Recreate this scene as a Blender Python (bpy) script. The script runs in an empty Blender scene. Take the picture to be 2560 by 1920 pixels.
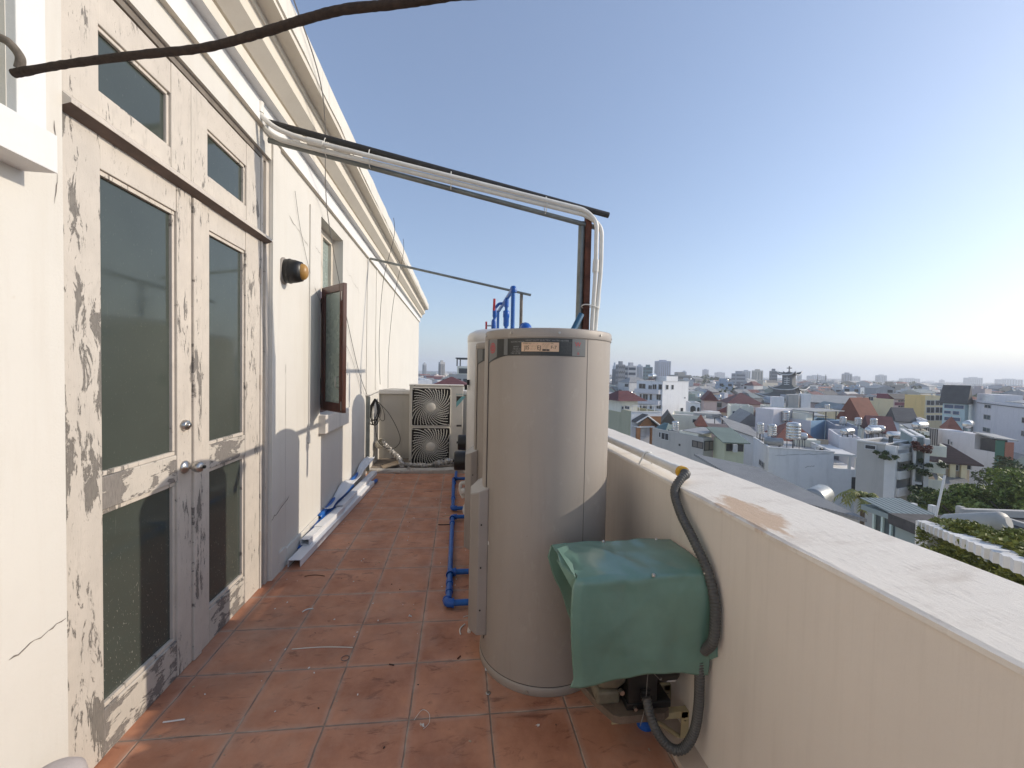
import bpy, bmesh, math, random
from mathutils import Vector, Matrix
rad=math.radians; sin=math.sin; cos=math.cos; PI=math.pi
sc=bpy.context.scene; COL=sc.collection
# ------------------------------------------------------------------ camera
YAW,PITCH,ROLL,FPX=rad(7.375),rad(-1.63),rad(1.2),1029.45
CAM=Vector((0,0,1.72))
fw=Vector((sin(YAW)*cos(PITCH),cos(YAW)*cos(PITCH),sin(PITCH)))
r0=Vector((cos(YAW),-sin(YAW),0)); u0=r0.cross(fw)
rt=r0*cos(ROLL)+u0*sin(ROLL); up=u0*cos(ROLL)-r0*sin(ROLL)
cd=bpy.data.cameras.new('camera'); cam=bpy.data.objects.new('camera',cd); COL.objects.link(cam)
m=Matrix((rt,up,-fw)).transposed().to_4x4(); m.translation=CAM; cam.matrix_world=m
cd.sensor_width=36; cd.lens=36*FPX/2560; cd.clip_start=.05; cd.clip_end=40000
sc.camera=cam
# ------------------------------------------------------------------ sky, sun, exposure
HZF,HZC=.42,(.86,1.02,1.50,1)   # even veil of multiply scattered haze light over the clear sky
SUN_EL,SUN_AZ=rad(25.4),rad(92.6)
w=bpy.data.worlds.new('World'); sc.world=w; w.use_nodes=True
nt=w.node_tree; bg=nt.nodes['Background']; sky=nt.nodes.new('ShaderNodeTexSky')
sky.sky_type='NISHITA'; sky.sun_disc=False; sky.sun_elevation=SUN_EL; sky.sun_rotation=SUN_AZ
sky.altitude=0; sky.air_density=1.0; sky.dust_density=1.0; sky.ozone_density=2.0
hs=nt.nodes.new('ShaderNodeHueSaturation'); hs.inputs['Saturation'].default_value=.98; nt.links.new(sky.outputs[0],hs.inputs['Color']); hm=nt.nodes.new('ShaderNodeMix'); hm.data_type='RGBA'; hm.inputs[0].default_value=HZF; hm.inputs[7].default_value=HZC; nt.links.new(hs.outputs[0],hm.inputs[6]); nt.links.new(hm.outputs[2],bg.inputs[0]); bg.inputs[1].default_value=.15
ld=bpy.data.lights.new('sun','SUN'); ld.energy=2.0; ld.angle=rad(.55); ld.color=(1,.89,.75)
sun=bpy.data.objects.new('sun',ld); COL.objects.link(sun)
sd=Vector((sin(SUN_AZ)*cos(SUN_EL),cos(SUN_AZ)*cos(SUN_EL),sin(SUN_EL)))
sun.rotation_euler=sd.to_track_quat('Z','Y').to_euler(); sun.location=(30,0,30)
vs=sc.view_settings; vs.view_transform='Standard'; vs.look='None'; vs.gamma=1; vs.exposure=0.82
sc.render.engine='CYCLES'; sc.cycles.max_bounces=8; sc.cycles.use_denoising=True
sc.cycles.volume_bounces=3
try: sc.cycles.denoiser='OPENIMAGEDENOISE'
except Exception: pass
rng=random.Random(7)

# ------------------------------------------------------------------ materials
def base(name):
    m=bpy.data.materials.new(name); m.use_nodes=True
    return m,m.node_tree,m.node_tree.nodes['Principled BSDF']
def pos(nt,scale=(1,1,1),world=True):
    if world: s=nt.nodes.new('ShaderNodeNewGeometry').outputs['Position']
    else: s=nt.nodes.new('ShaderNodeTexCoord').outputs['Object']
    mp=nt.nodes.new('ShaderNodeMapping'); mp.inputs['Scale'].default_value=scale
    nt.links.new(s,mp.inputs['Vector']); return mp.outputs[0]
def noise(nt,vec,scale=5,detail=4,rough=.55,dist=0):
    n=nt.nodes.new('ShaderNodeTexNoise'); n.inputs['Scale'].default_value=scale
    n.inputs['Detail'].default_value=detail; n.inputs['Roughness'].default_value=rough
    n.inputs['Distortion'].default_value=dist
    nt.links.new(vec,n.inputs['Vector']); return n.outputs[0]
def ramp(nt,fac,a,b,ca=(0,0,0,1),cb=(1,1,1,1)):
    r=nt.nodes.new('ShaderNodeValToRGB'); e=r.color_ramp.elements
    e[0].position=a; e[1].position=b; e[0].color=ca; e[1].color=cb
    nt.links.new(fac,r.inputs[0]); return r.outputs[0]
def mix(nt,fac,a,b,mode='MIX'):
    x=nt.nodes.new('ShaderNodeMix'); x.data_type='RGBA'; x.blend_type=mode
    for sck,v in ((x.inputs[0],fac),(x.inputs[6],a),(x.inputs[7],b)):
        if isinstance(v,(int,float)): sck.default_value=v
        elif isinstance(v,(tuple,list)): sck.default_value=tuple(v) if len(v)==4 else (*v,1)
        else: nt.links.new(v,sck)
    return x.outputs[2]
def bump(nt,bs,h,strength=.3,dist=.01):
    b=nt.nodes.new('ShaderNodeBump'); b.inputs['Strength'].default_value=strength; b.inputs['Distance'].default_value=dist
    nt.links.new(h,b.inputs['Height']); nt.links.new(b.outputs[0],bs.inputs['Normal'])
def simple(name,col,rough=.6,metal=0,var=.12,vs=6,bmp=0,bs=60,spec=.5,coat=0,scale=(1,1,1)):
    m,nt,b=base(name); b.inputs['Roughness'].default_value=rough; b.inputs['Metallic'].default_value=metal
    b.inputs['Specular IOR Level'].default_value=spec; b.inputs['Coat Weight'].default_value=coat
    v=pos(nt,scale); n=noise(nt,v,vs,6,.6)
    lo=tuple(c*(1-var) for c in col); hi=tuple(min(1,c*(1+var*.6)) for c in col)
    nt.links.new(ramp(nt,n,.3,.7,(*lo,1),(*hi,1)),b.inputs['Base Color'])
    if bmp: bump(nt,b,noise(nt,v,bs,4,.6),bmp,.004)
    return m
def plaster(name,col,dirt=(.45,.40,.33),amt=.35,streak=(6,6,.5),fine=110,rough=.85):
    m,nt,b=base(name); b.inputs['Roughness'].default_value=rough; b.inputs['Specular IOR Level'].default_value=.25
    v=pos(nt); sv=pos(nt,streak)
    big=ramp(nt,noise(nt,v,1.1,5,.6),.42,.75)
    st=ramp(nt,noise(nt,sv,1.6,6,.65),.52,.80)
    spots=ramp(nt,noise(nt,v,16,8,.7),.66,.74)
    c=mix(nt,ramp(nt,noise(nt,v,2.2,3),.3,.7),tuple(x*.95 for x in col),col)
    def scaled(x,k):
        q=nt.nodes.new('ShaderNodeMath'); q.operation='MULTIPLY'; q.inputs[1].default_value=k
        nt.links.new(x,q.inputs[0]); return q.outputs[0]
    c=mix(nt,scaled(big,amt*.35),c,tuple(x*.86 for x in col))
    c=mix(nt,scaled(st,amt*.6),c,dirt); c=mix(nt,scaled(spots,amt*.5),c,dirt)
    nt.links.new(c,b.inputs['Base Color'])
    bump(nt,b,noise(nt,v,fine,5,.65),.22,.004)
    if fine>50: b2=b.inputs['Normal'].links[0].from_node; bb=nt.nodes.new('ShaderNodeBump'); bb.inputs['Strength'].default_value=.25; bb.inputs['Distance'].default_value=.012; nt.links.new(noise(nt,pos(nt,(1,1.6,1)),5,4,.55),bb.inputs['Height']); nt.links.new(bb.outputs[0],b2.inputs['Normal'])
    return m
def stained_top():
    m=PTOP0; nt=m.node_tree; b=nt.nodes['Principled BSDF']; src=b.inputs['Base Color'].links[0].from_socket
    g=nt.nodes.new('ShaderNodeNewGeometry').outputs['Position']; mp=nt.nodes.new('ShaderNodeMapping'); mp.inputs['Location'].default_value=(-1.185,-1.52,-1.17); nt.links.new(g,mp.inputs['Vector'])
    m2=nt.nodes.new('ShaderNodeMapping'); m2.inputs['Scale'].default_value=(9.5,4.2,1); m2.inputs['Rotation'].default_value=(0,0,rad(-12)); nt.links.new(mp.outputs[0],m2.inputs['Vector'])
    ln=nt.nodes.new('ShaderNodeVectorMath'); ln.operation='LENGTH'; nt.links.new(m2.outputs[0],ln.inputs[0])
    ad=nt.nodes.new('ShaderNodeMath'); ad.operation='ADD'; nt.links.new(ln.outputs['Value'],ad.inputs[0])
    nn=noise(nt,pos(nt,(9,3,1)),1.6,9,.68); sc_=nt.nodes.new('ShaderNodeMath'); sc_.operation='MULTIPLY_ADD'; sc_.inputs[1].default_value=2.4; sc_.inputs[2].default_value=-1.2; nt.links.new(nn,sc_.inputs[0]); nt.links.new(sc_.outputs[0],ad.inputs[1])
    mk=ramp(nt,ad.outputs[0],.62,.92,(.75,)*3+(1,),(0,0,0,1))
    c=mix(nt,mk,src,(.50,.33,.20))
    sp=ramp(nt,noise(nt,pos(nt,(40,9,10)),1.5,8,.75),.58,.72,(0,0,0,1),(.5,)*3+(1,)); c=mix(nt,sp,c,(.40,.37,.33))
    nt.links.new(c,b.inputs['Base Color']); bump(nt,b,noise(nt,pos(nt,(1,.35,1)),45,8,.75),.6,.006); return m
def peel(name,paint,wood,thr,sc_=(1,9,2.1),blots=3.2):
    m,nt,b=base(name); b.inputs['Roughness'].default_value=.7
    v=pos(nt,sc_); n0=noise(nt,v,blots,14,.76,.45); lf=noise(nt,pos(nt,(1,3.2,.9)),2.1,2,.5); mm_=nt.nodes.new('ShaderNodeMath'); mm_.operation='MULTIPLY_ADD'; mm_.inputs[1].default_value=.55; nt.links.new(lf,mm_.inputs[0]); nt.links.new(n0,mm_.inputs[2]); sb=nt.nodes.new('ShaderNodeMath'); sb.operation='SUBTRACT'; sb.inputs[1].default_value=.275; nt.links.new(mm_.outputs[0],sb.inputs[0]); n=sb.outputs[0]
    fine=noise(nt,pos(nt,(1,40,6)),4,8,.7)
    mask=ramp(nt,n,thr,thr+.012)
    hair=ramp(nt,noise(nt,pos(nt,(1,30,5)),5,10,.75,.6),.635,.655)
    mk=nt.nodes.new('ShaderNodeMath'); mk.operation='MAXIMUM'; nt.links.new(mask,mk.inputs[0]); nt.links.new(hair,mk.inputs[1])
    wc=mix(nt,ramp(nt,fine,.35,.7),tuple(x*.75 for x in wood),tuple(x*1.25 for x in wood))
    edge=ramp(nt,n,thr-.02,thr)
    pc=mix(nt,ramp(nt,noise(nt,pos(nt),9,5),.35,.7),tuple(x*.9 for x in paint),paint)
    pc=mix(nt,ramp(nt,noise(nt,pos(nt,(1,12,2)),3,8,.7),.55,.75),pc,tuple(x*.74 for x in paint))
    c=mix(nt,mk.outputs[0],pc,wc); nt.links.new(c,b.inputs['Base Color'])
    inv=nt.nodes.new('ShaderNodeMath'); inv.operation='SUBTRACT'; inv.inputs[0].default_value=1; nt.links.new(mk.outputs[0],inv.inputs[1])
    ad=nt.nodes.new('ShaderNodeMath'); ad.operation='ADD'; nt.links.new(inv.outputs[0],ad.inputs[0])
    fs=nt.nodes.new('ShaderNodeMath'); fs.operation='MULTIPLY'; fs.inputs[1].default_value=.35; nt.links.new(fine,fs.inputs[0]); nt.links.new(fs.outputs[0],ad.inputs[1])
    bump(nt,b,ad.outputs[0],.8,.003); return m
def glassy(name,col,rough=.08,specks=True):
    m,nt,b=base(name); b.inputs['Roughness'].default_value=rough; b.inputs['Specular IOR Level'].default_value=.62
    v=pos(nt,(1,1,1))
    c=mix(nt,ramp(nt,noise(nt,v,2.5,4),.3,.7),tuple(x*.85 for x in col),col)
    if specks:
        sp=ramp(nt,noise(nt,pos(nt,(1,2,.8)),75,3,.7),.655,.685)
        sx=nt.nodes.new('ShaderNodeSeparateXYZ'); nt.links.new(v,sx.inputs[0]); zr=ramp(nt,sx.outputs[2],.25,1.0,(1,)*3+(1,),(.14,)*3+(1,)); ml=nt.nodes.new('ShaderNodeMath'); ml.operation='MULTIPLY'; nt.links.new(sp,ml.inputs[0]); nt.links.new(zr,ml.inputs[1]); sp=ml.outputs[0]
        stv=ramp(nt,noise(nt,pos(nt,(1,30,1.1)),2.2,6,.7),.66,.78)
        c=mix(nt,sp,c,(.33,.33,.28)); 
        q=nt.nodes.new('ShaderNodeMath'); q.operation='MULTIPLY'; q.inputs[1].default_value=.34; nt.links.new(stv,q.inputs[0])
        c=mix(nt,q.outputs[0],c,(.42,.40,.33))
        nt.links.new(ramp(nt,noise(nt,pos(nt),6,6,.7),.35,.75,(rough*.6,)*3+(1,),(rough*2.2,)*3+(1,)),b.inputs['Roughness'])
    nt.links.new(c,b.inputs['Base Color']); return m
TILE=.4; K0=-3.537*TILE; ROW0=5.069*TILE; X2=K0+2*TILE
def fl(x): return -.0105*(x-X2)
def tile_mat():
    m,nt,b=base('terracotta_tiles'); L=nt.links
    g=nt.nodes.new('ShaderNodeNewGeometry').outputs['Position']
    wob=nt.nodes.new('ShaderNodeVectorMath'); wob.operation='MULTIPLY_ADD'
    nn=nt.nodes.new('ShaderNodeTexNoise'); nn.inputs['Scale'].default_value=9; nn.inputs['Detail'].default_value=4
    L.new(g,nn.inputs['Vector']); L.new(nn.outputs['Color'],wob.inputs[0]); wob.inputs[1].default_value=(.007,.007,0); L.new(g,wob.inputs[2])
    sx=nt.nodes.new('ShaderNodeSeparateXYZ'); L.new(wob.outputs[0],sx.inputs[0])
    def mth(op,a,bv=None):
        q=nt.nodes.new('ShaderNodeMath'); q.operation=op
        for i,v in enumerate((a,bv)):
            if v is None: continue
            if isinstance(v,(int,float)): q.inputs[i].default_value=v
            else: L.new(v,q.inputs[i])
        return q.outputs[0]
    tx=mth('DIVIDE',mth('SUBTRACT',sx.outputs[0],K0+.0035),TILE); ty=mth('DIVIDE',mth('SUBTRACT',sx.outputs[1],ROW0+.0035),TILE)
    def dist(t):
        f=mth('FRACT',t); return mth('MINIMUM',f,mth('SUBTRACT',1.0,f))
    d=mth('MINIMUM',dist(tx),dist(ty))
    grout=ramp(nt,d,.006,.013,(1,1,1,1),(0,0,0,1))
    cb=nt.nodes.new('ShaderNodeCombineXYZ'); L.new(mth('FLOOR',tx),cb.inputs[0]); L.new(mth('FLOOR',ty),cb.inputs[1])
    wn=nt.nodes.new('ShaderNodeTexWhiteNoise'); L.new(cb.outputs[0],wn.inputs['Vector'])
    v=pos(nt)
    c=mix(nt,ramp(nt,noise(nt,v,3.2,8,.65),.32,.70),(.33,.130,.070),(.60,.285,.165))
    c=mix(nt,ramp(nt,noise(nt,pos(nt,(1,2.2,1)),6,8,.7,.8),.56,.70),c,(.17,.062,.036))
    c=mix(nt,mth('MULTIPLY',wn.outputs[0],.30),c,(.50,.25,.155))
    dust=ramp(nt,noise(nt,v,1.3,7,.7),.50,.78); c=mix(nt,mth('MULTIPLY',dust,.55),c,(.50,.36,.27))
    edge=ramp(nt,d,.015,.075,(1,1,1,1),(0,0,0,1)); c=mix(nt,mth('MULTIPLY',edge,mth('MULTIPLY',noise(nt,v,14,5),.6)),c,(.48,.37,.30))
    spk=ramp(nt,noise(nt,v,60,4,.7),.70,.74); c=mix(nt,mth('MULTIPLY',spk,.6),c,(.10,.06,.04))
    c=mix(nt,grout,c,mix(nt,ramp(nt,noise(nt,v,7,6),.4,.65),(.21,.155,.12),(.44,.345,.27)))
    L.new(c,b.inputs['Base Color'])
    L.new(ramp(nt,noise(nt,v,8,6),.3,.7,(.42,)*3+(1,),(.75,)*3+(1,)),b.inputs['Roughness'])
    h=mth('SUBTRACT',mth('MULTIPLY',noise(nt,v,9,6,.6),.5),mth('MULTIPLY',grout,.9))
    bump(nt,b,h,.7,.006); return m
def tank_mat(name,col):
    m,nt,b=base(name); b.inputs['Roughness'].default_value=.44; b.inputs['Metallic'].default_value=.08
    v=pos(nt); c=mix(nt,ramp(nt,noise(nt,v,2.2,5,.6),.3,.7),tuple(x*.93 for x in col),col)
    st=ramp(nt,noise(nt,pos(nt,(14,14,.9)),1.5,7,.7),.56,.76,(0,0,0,1),(.30,)*3+(1,)); c=mix(nt,st,c,tuple(x*.66 for x in col))
    du=ramp(nt,noise(nt,pos(nt,(4,4,2)),3,9,.72),.58,.70,(0,0,0,1),(.22,)*3+(1,)); c=mix(nt,du,c,(.55,.50,.44))
    sp=ramp(nt,noise(nt,v,55,3,.7),.71,.74,(0,0,0,1),(.5,)*3+(1,)); c=mix(nt,sp,c,tuple(x*.5 for x in col))
    nt.links.new(c,b.inputs['Base Color']); nt.links.new(ramp(nt,noise(nt,v,6,6,.7),.3,.75,(.46,)*3+(1,),(.62,)*3+(1,)),b.inputs['Roughness']); bump(nt,b,noise(nt,v,3.5,2,.4),.12,.01); return m
def sheet_mat():
    m,nt,b=base('green_sheet_metal'); b.inputs['Roughness'].default_value=.24; b.inputs['Specular IOR Level'].default_value=.7
    v=pos(nt); c=mix(nt,ramp(nt,noise(nt,v,4,6,.6),.3,.7),(.115,.215,.168),(.155,.28,.222))
    nt.links.new(c,b.inputs['Base Color']); bump(nt,b,noise(nt,v,7,3,.5),.18,.02); return m
def roof_tiles(name,col,k=4.0):
    m,nt,b=base(name); b.inputs['Roughness'].default_value=.8
    v=pos(nt); wv=nt.nodes.new('ShaderNodeTexWave'); wv.inputs['Scale'].default_value=k; wv.bands_direction='Z'; wv.inputs['Distortion'].default_value=.5
    nt.links.new(v,wv.inputs['Vector'])
    c=mix(nt,ramp(nt,noise(nt,v,.9,7,.7),.3,.72),tuple(x*.6 for x in col),col)
    c=mix(nt,ramp(nt,wv.outputs[0],.1,.5,(.45,)*3+(1,),(0,0,0,1)),c,tuple(x*.5 for x in col)); nt.links.new(c,b.inputs['Base Color']); return m
def corrugated(name,col,axis='X',k=2.2,rough=.55):
    m,nt,b=base(name); b.inputs['Roughness'].default_value=rough
    v=pos(nt); wv=nt.nodes.new('ShaderNodeTexWave'); wv.inputs['Scale'].default_value=k; wv.bands_direction=axis
    nt.links.new(v,wv.inputs['Vector'])
    c=mix(nt,ramp(nt,noise(nt,v,.5,7,.7),.3,.7),tuple(x*.72 for x in col),col)
    c=mix(nt,ramp(nt,noise(nt,pos(nt,(.3,.3,.3)),1,6),.5,.7),c,tuple(x*.8 for x in col))
    nt.links.new(c,b.inputs['Base Color']); bump(nt,b,wv.outputs[0],.5,.05); return m

WALL=plaster('cream_plaster',(.68,.655,.60),(.50,.43,.34),.40)
TRIM=plaster('white_trim_plaster',(.76,.76,.75),(.5,.46,.40),.25)
CORN=plaster('weathered_cornice',(.74,.71,.64),(.22,.20,.17),.55,streak=(3,7,.6))
PARA=plaster('parapet_plaster',(.76,.70,.62),(.38,.33,.27),.34,streak=(4.5,5.5,.42))
def runoff(m,z0,z1,col,k):
    nt=m.node_tree; b=nt.nodes['Principled BSDF']; src=b.inputs['Base Color'].links[0].from_socket
    g=nt.nodes.new('ShaderNodeNewGeometry').outputs['Position']; sx=nt.nodes.new('ShaderNodeSeparateXYZ'); nt.links.new(g,sx.inputs[0])
    zr=ramp(nt,sx.outputs[2],z0,z1); st=ramp(nt,noise(nt,pos(nt,(22,22,.8)),1.2,6,.7),.50,.72); q=nt.nodes.new('ShaderNodeMath'); q.operation='MULTIPLY'; nt.links.new(zr,q.inputs[0]); nt.links.new(st,q.inputs[1])
    q2=nt.nodes.new('ShaderNodeMath'); q2.operation='MULTIPLY'; q2.inputs[1].default_value=k; nt.links.new(q.outputs[0],q2.inputs[0]); nt.links.new(mix(nt,q2.outputs[0],src,col),b.inputs['Base Color'])
runoff(PARA,.55,1.15,(.40,.35,.29),.14)
PTOP0=plaster('parapet_top',(.82,.77,.69),(.42,.34,.27),.75,streak=(2.5,7,2))
CONC=plaster('dirty_concrete',(.48,.45,.40),(.20,.18,.15),.8,streak=(7,7,.7))
MORTAR=plaster('mortar_strip',(.52,.42,.34),(.3,.2,.15),.6)
PTOP=stained_top()
PEEL_HI=peel('peeling_paint_worn',(.585,.535,.47),(.205,.187,.165),.553,(1,6,1.7),2.6)
PEEL_MID=peel('peeling_paint',(.61,.55,.475),(.215,.195,.172),.602)
PEEL_LO=peel('flaking_paint',(.61,.555,.485),(.22,.20,.18),.655)
PEEL_RAIL=peel('worn_rail_paint',(.58,.53,.46),(.225,.205,.185),.515,(1,2.4,7),3.0)
GLASS=glassy('dusty_dark_glass',(.062,.074,.063),.06)
GLASS2=glassy('frosted_glass',(.30,.36,.33),.22)
TILES=tile_mat(); SHEET=sheet_mat()
TAUPE=tank_mat('taupe_enamel',(.355,.315,.275))
TAUPE_D=simple('taupe_box',(.33,.30,.27),.42,.15,.06,4)
WHITE_T=simple('white_enamel',(.72,.70,.66),.3,0,.06,4,0,60,.5,.2)
BLUE=simple('blue_pipe',(.012,.115,.42),.38,0,.25,14,.08,40)
BLUE_F=simple('blue_fitting',(.010,.095,.40),.36,0,.15,14)
TEAL=simple('teal_pipe',(.035,.12,.21),.4,0,.2,10)
PVC=simple('white_pvc',(.72,.70,.64),.4,0,.10,9)
PVCG=simple('trunking_white',(.78,.79,.80),.42,0,.05,6)
GALV=simple('grey_steel_pipe',(.21,.225,.215),.45,.55,.3,7,.1,40)
DARKP=simple('dark_foam_pipe',(.030,.028,.026),.6,0,.3,20)
RUST=simple('rusty_steel',(.135,.050,.030),.8,.2,.55,12,.4,50)
BLACK=simple('black_plastic',(.012,.012,.012),.4,0,.2,12)
HOSE=simple('grey_corrugated_hose',(.085,.085,.080),.5,0,.15,12)
STEEL=simple('brushed_steel',(.52,.50,.47),.28,.95,.1,30)
AC=simple('ac_enamel',(.60,.565,.49),.5,0,.10,5,.05,50)
ACW=simple('ac_wire',(.74,.71,.63),.45,0,.1,8)
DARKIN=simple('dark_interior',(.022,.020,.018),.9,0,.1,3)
FAN=simple('fan_grey',(.075,.068,.06),.5,0,.1,4)
WOODD=simple('dark_varnished_wood',(.072,.020,.011),.35,0,.4,5,.1,40,.5,.3,(3,3,.4))
WOODP=simple('pale_frame_wood',(.62,.56,.47),.6,0,.1,6)
GOLD=simple('amber_lens',(.40,.22,.06),.4,0,.15,10)
CABLE=simple('dark_cable',(.018,.016,.015),.6,0,.2,10)
CABLEG=simple('thin_grey_cable',(.23,.215,.20),.6,0,.2,10)
BROWN=simple('brown_lagging',(.036,.022,.016),.85,0,.45,60,.6,150)
GREYC=simple('pale_grey_cap',(.47,.43,.42),.7,0,.12,14,.2,60)
RED=simple('red_handle',(.45,.02,.03),.4)
YEL=simple('yellow_tape',(.65,.35,.02),.45)
BEIGE=simple('cream_angle_iron',(.46,.38,.215),.6,0,.18,10,.15,60)
IRON=simple('cast_base',(.17,.125,.09),.7,.1,.35,14,.4,60)
LABELB=simple('dark_label',(.032,.034,.033),.35,0,.08,6)
LABELG=simple('grey_label',(.17,.175,.17),.4,0,.08,6)
STICK=simple('beige_sticker',(.68,.47,.31),.55,0,.06,20)
INK=simple('black_ink',(.03,.025,.02),.6,0,.1,20)
INKG=simple('pale_ink',(.30,.30,.29),.6,0,.1,20)
INKR=simple('red_ink',(.45,.05,.06),.5,0,.1,20)
TEALP=simple('teal_logo',(.16,.36,.36),.5,0,.08,20)
PAPER=simple('paper_white',(.75,.74,.72),.8,0,.06,20)
CARD=simple('cardboard',(.46,.36,.25),.85,0,.2,12)
FOIL=simple('torn_foil_lagging',(.48,.46,.43),.4,.5,.35,30,.6,60)
CRACK=simple('crack_shadow',(.20,.175,.15),.9,0,.2,30)

# ------------------------------------------------------------------ mesh builder
WLOC={}
class MB:
    def __init__(s): s.v=[]; s.f=[]; s.mi=[]; s.sm=[]
    def add(s,vs,fs,mi=0,smooth=False):
        o=len(s.v); s.v+= [Vector(p) for p in vs]; s.f+=[tuple(i+o for i in f) for f in fs]; s.mi+=[mi]*len(fs); s.sm+=[smooth]*len(fs); return s
    def box(s,a,b,mi=0,M=None):
        x0,y0,z0=a; x1,y1,z1=b
        vs=[Vector(p) for p in ((x0,y0,z0),(x1,y0,z0),(x1,y1,z0),(x0,y1,z0),(x0,y0,z1),(x1,y0,z1),(x1,y1,z1),(x0,y1,z1))]
        if M: vs=[M@p for p in vs]
        return s.add(vs,[(0,3,2,1),(4,5,6,7),(0,1,5,4),(1,2,6,5),(2,3,7,6),(3,0,4,7)],mi)
    def prism(s,poly,fn,d0,d1,mi=0):
        n=len(poly); vs=[fn(a,b,d0) for a,b in poly]+[fn(a,b,d1) for a,b in poly]
        fs=[tuple(range(n))[::-1],tuple(range(n,2*n))]+[(i,(i+1)%n,n+(i+1)%n,n+i) for i in range(n)]
        return s.add(vs,fs,mi)
    def tube(s,pts,r,seg=10,mi=0,cap=True,radii=None):
        pts=[Vector(p) for p in pts]; n=len(pts)
        T=[(pts[min(i+1,n-1)]-pts[max(i-1,0)]).normalized() for i in range(n)]
        a=Vector((0,0,1)) if abs(T[0].z)<.9 else Vector((1,0,0))
        N=(a-T[0]*a.dot(T[0])).normalized(); vs=[]
        for i in range(n):
            N=(N-T[i]*N.dot(T[i])).normalized(); B=T[i].cross(N); rr=radii[i] if radii else r
            for k in range(seg):
                t=2*PI*k/seg; vs.append(pts[i]+(N*cos(t)+B*sin(t))*rr)
        fs=[(i*seg+k,i*seg+(k+1)%seg,(i+1)*seg+(k+1)%seg,(i+1)*seg+k) for i in range(n-1) for k in range(seg)]
        s.add(vs,fs,mi,True)
        if cap:
            s.add(vs[:seg],[tuple(range(seg))[::-1]],mi); s.add(vs[-seg:],[tuple(range(seg))],mi)
        return s
    def lathe(s,prof,c,seg=48,mi=0,M=None,smooth=True):
        vs=[];n=len(prof)
        for r,z in prof:
            for k in range(seg):
                t=2*PI*k/seg; p=Vector((r*cos(t),r*sin(t),z)); vs.append((M@p if M else p)+Vector(c))
        fs=[(i*seg+k,i*seg+(k+1)%seg,(i+1)*seg+(k+1)%seg,(i+1)*seg+k) for i in range(n-1) for k in range(seg)]
        s.add(vs,fs,mi,smooth)
        if prof[0][0]>1e-4: s.add(vs[:seg],[tuple(range(seg))[::-1]],mi)
        if prof[-1][0]>1e-4: s.add(vs[-seg:],[tuple(range(seg))],mi)
        return s
    def build(s,name,mats,parent=None,bevel=0,smooth_all=False,origin=None,seg=2):
        if not isinstance(mats,(list,tuple)): mats=[mats]
        if parent is not None: o0=WLOC[parent.name]
        elif origin is not None: o0=Vector(origin)
        else:
            xs=[p.x for p in s.v]; ys=[p.y for p in s.v]; zs=[p.z for p in s.v]
            o0=Vector(((min(xs)+max(xs))/2,(min(ys)+max(ys))/2,min(zs)))
        me=bpy.data.meshes.new(name); me.from_pydata([p-o0 for p in s.v],[],s.f); me.update()
        for m in mats: me.materials.append(m)
        for p,mi,sm in zip(me.polygons,s.mi,s.sm): p.material_index=mi; p.use_smooth=sm or smooth_all
        o=bpy.data.objects.new(name,me); COL.objects.link(o)
        if parent is not None: o.parent=parent
        else: o.location=o0
        WLOC[o.name]=o0
        if bevel:
            b=o.modifiers.new('bevel','BEVEL'); b.width=bevel; b.segments=seg; b.limit_method='ANGLE'; b.angle_limit=rad(40)
            b.harden_normals=False
        return o
def tag(o,label,cat,group=None):
    o['label']=label; o['category']=cat
    if group: o['group']=group
    return o
def thing(name,label,cat,loc,group=None):
    o=bpy.data.objects.new(name,None); COL.objects.link(o); o.location=loc; o.empty_display_size=.1; WLOC[o.name]=Vector(loc)
    return tag(o,label,cat,group)
def structure(o): o['kind']='structure'; return o
def spline(P,n=8):
    P=[Vector(p) for p in P]; out=[]
    for i in range(len(P)-1):
        a=P[max(i-1,0)];b=P[i];c=P[i+1];d=P[min(i+2,len(P)-1)]
        for k in range(n):
            t=k/n; out.append(.5*((2*b)+(c-a)*t+(2*a-5*b+4*c-d)*t*t+(3*b-a-3*c+d)*t**3))
    return out+[P[-1]]
def bend(P,r=.05,n=5):   # polyline with rounded corners
    P=[Vector(p) for p in P]; out=[P[0]]
    for i in range(1,len(P)-1):
        a=(P[i-1]-P[i]); b=(P[i+1]-P[i]); q=min(r,a.length*.45,b.length*.45); a.normalize(); b.normalize()
        for k in range(n+1):
            t=k/n; out.append((P[i]+a*q)*(1-t)**2+P[i]*2*t*(1-t)+(P[i]+b*q)*t*t)
    return out+[P[-1]]
def text_geo(s,size,align='LEFT'):
    cu=bpy.data.curves.new('text','FONT'); cu.body=s; cu.size=size; cu.align_x=align; cu.resolution_u=2
    ob=bpy.data.objects.new('text',cu); COL.objects.link(ob)
    dg=bpy.context.evaluated_depsgraph_get(); me=bpy.data.meshes.new_from_object(ob.evaluated_get(dg))
    vs=[v.co.copy() for v in me.vertices]; fs=[tuple(p.vertices) for p in me.polygons]
    bpy.data.objects.remove(ob); bpy.data.curves.remove(cu); bpy.data.meshes.remove(me); return vs,fs
def crack(mb,pts,w,n):   # thin ribbon on a plane with normal n
    n=Vector(n); P=[Vector(p) for p in pts]; vs=[]
    for i,p in enumerate(P):
        t=(P[min(i+1,len(P)-1)]-P[max(i-1,0)]).normalized(); b=n.cross(t); ww=w*.7*(.35+rng.random()*.9)*(0.3 if i in(0,len(P)-1) else 1)
        vs+=[p+b*ww/2,p-b*ww/2]
    mb.add(vs,[(2*i,2*i+1,2*i+3,2*i+2) for i in range(len(P)-1)])
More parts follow.
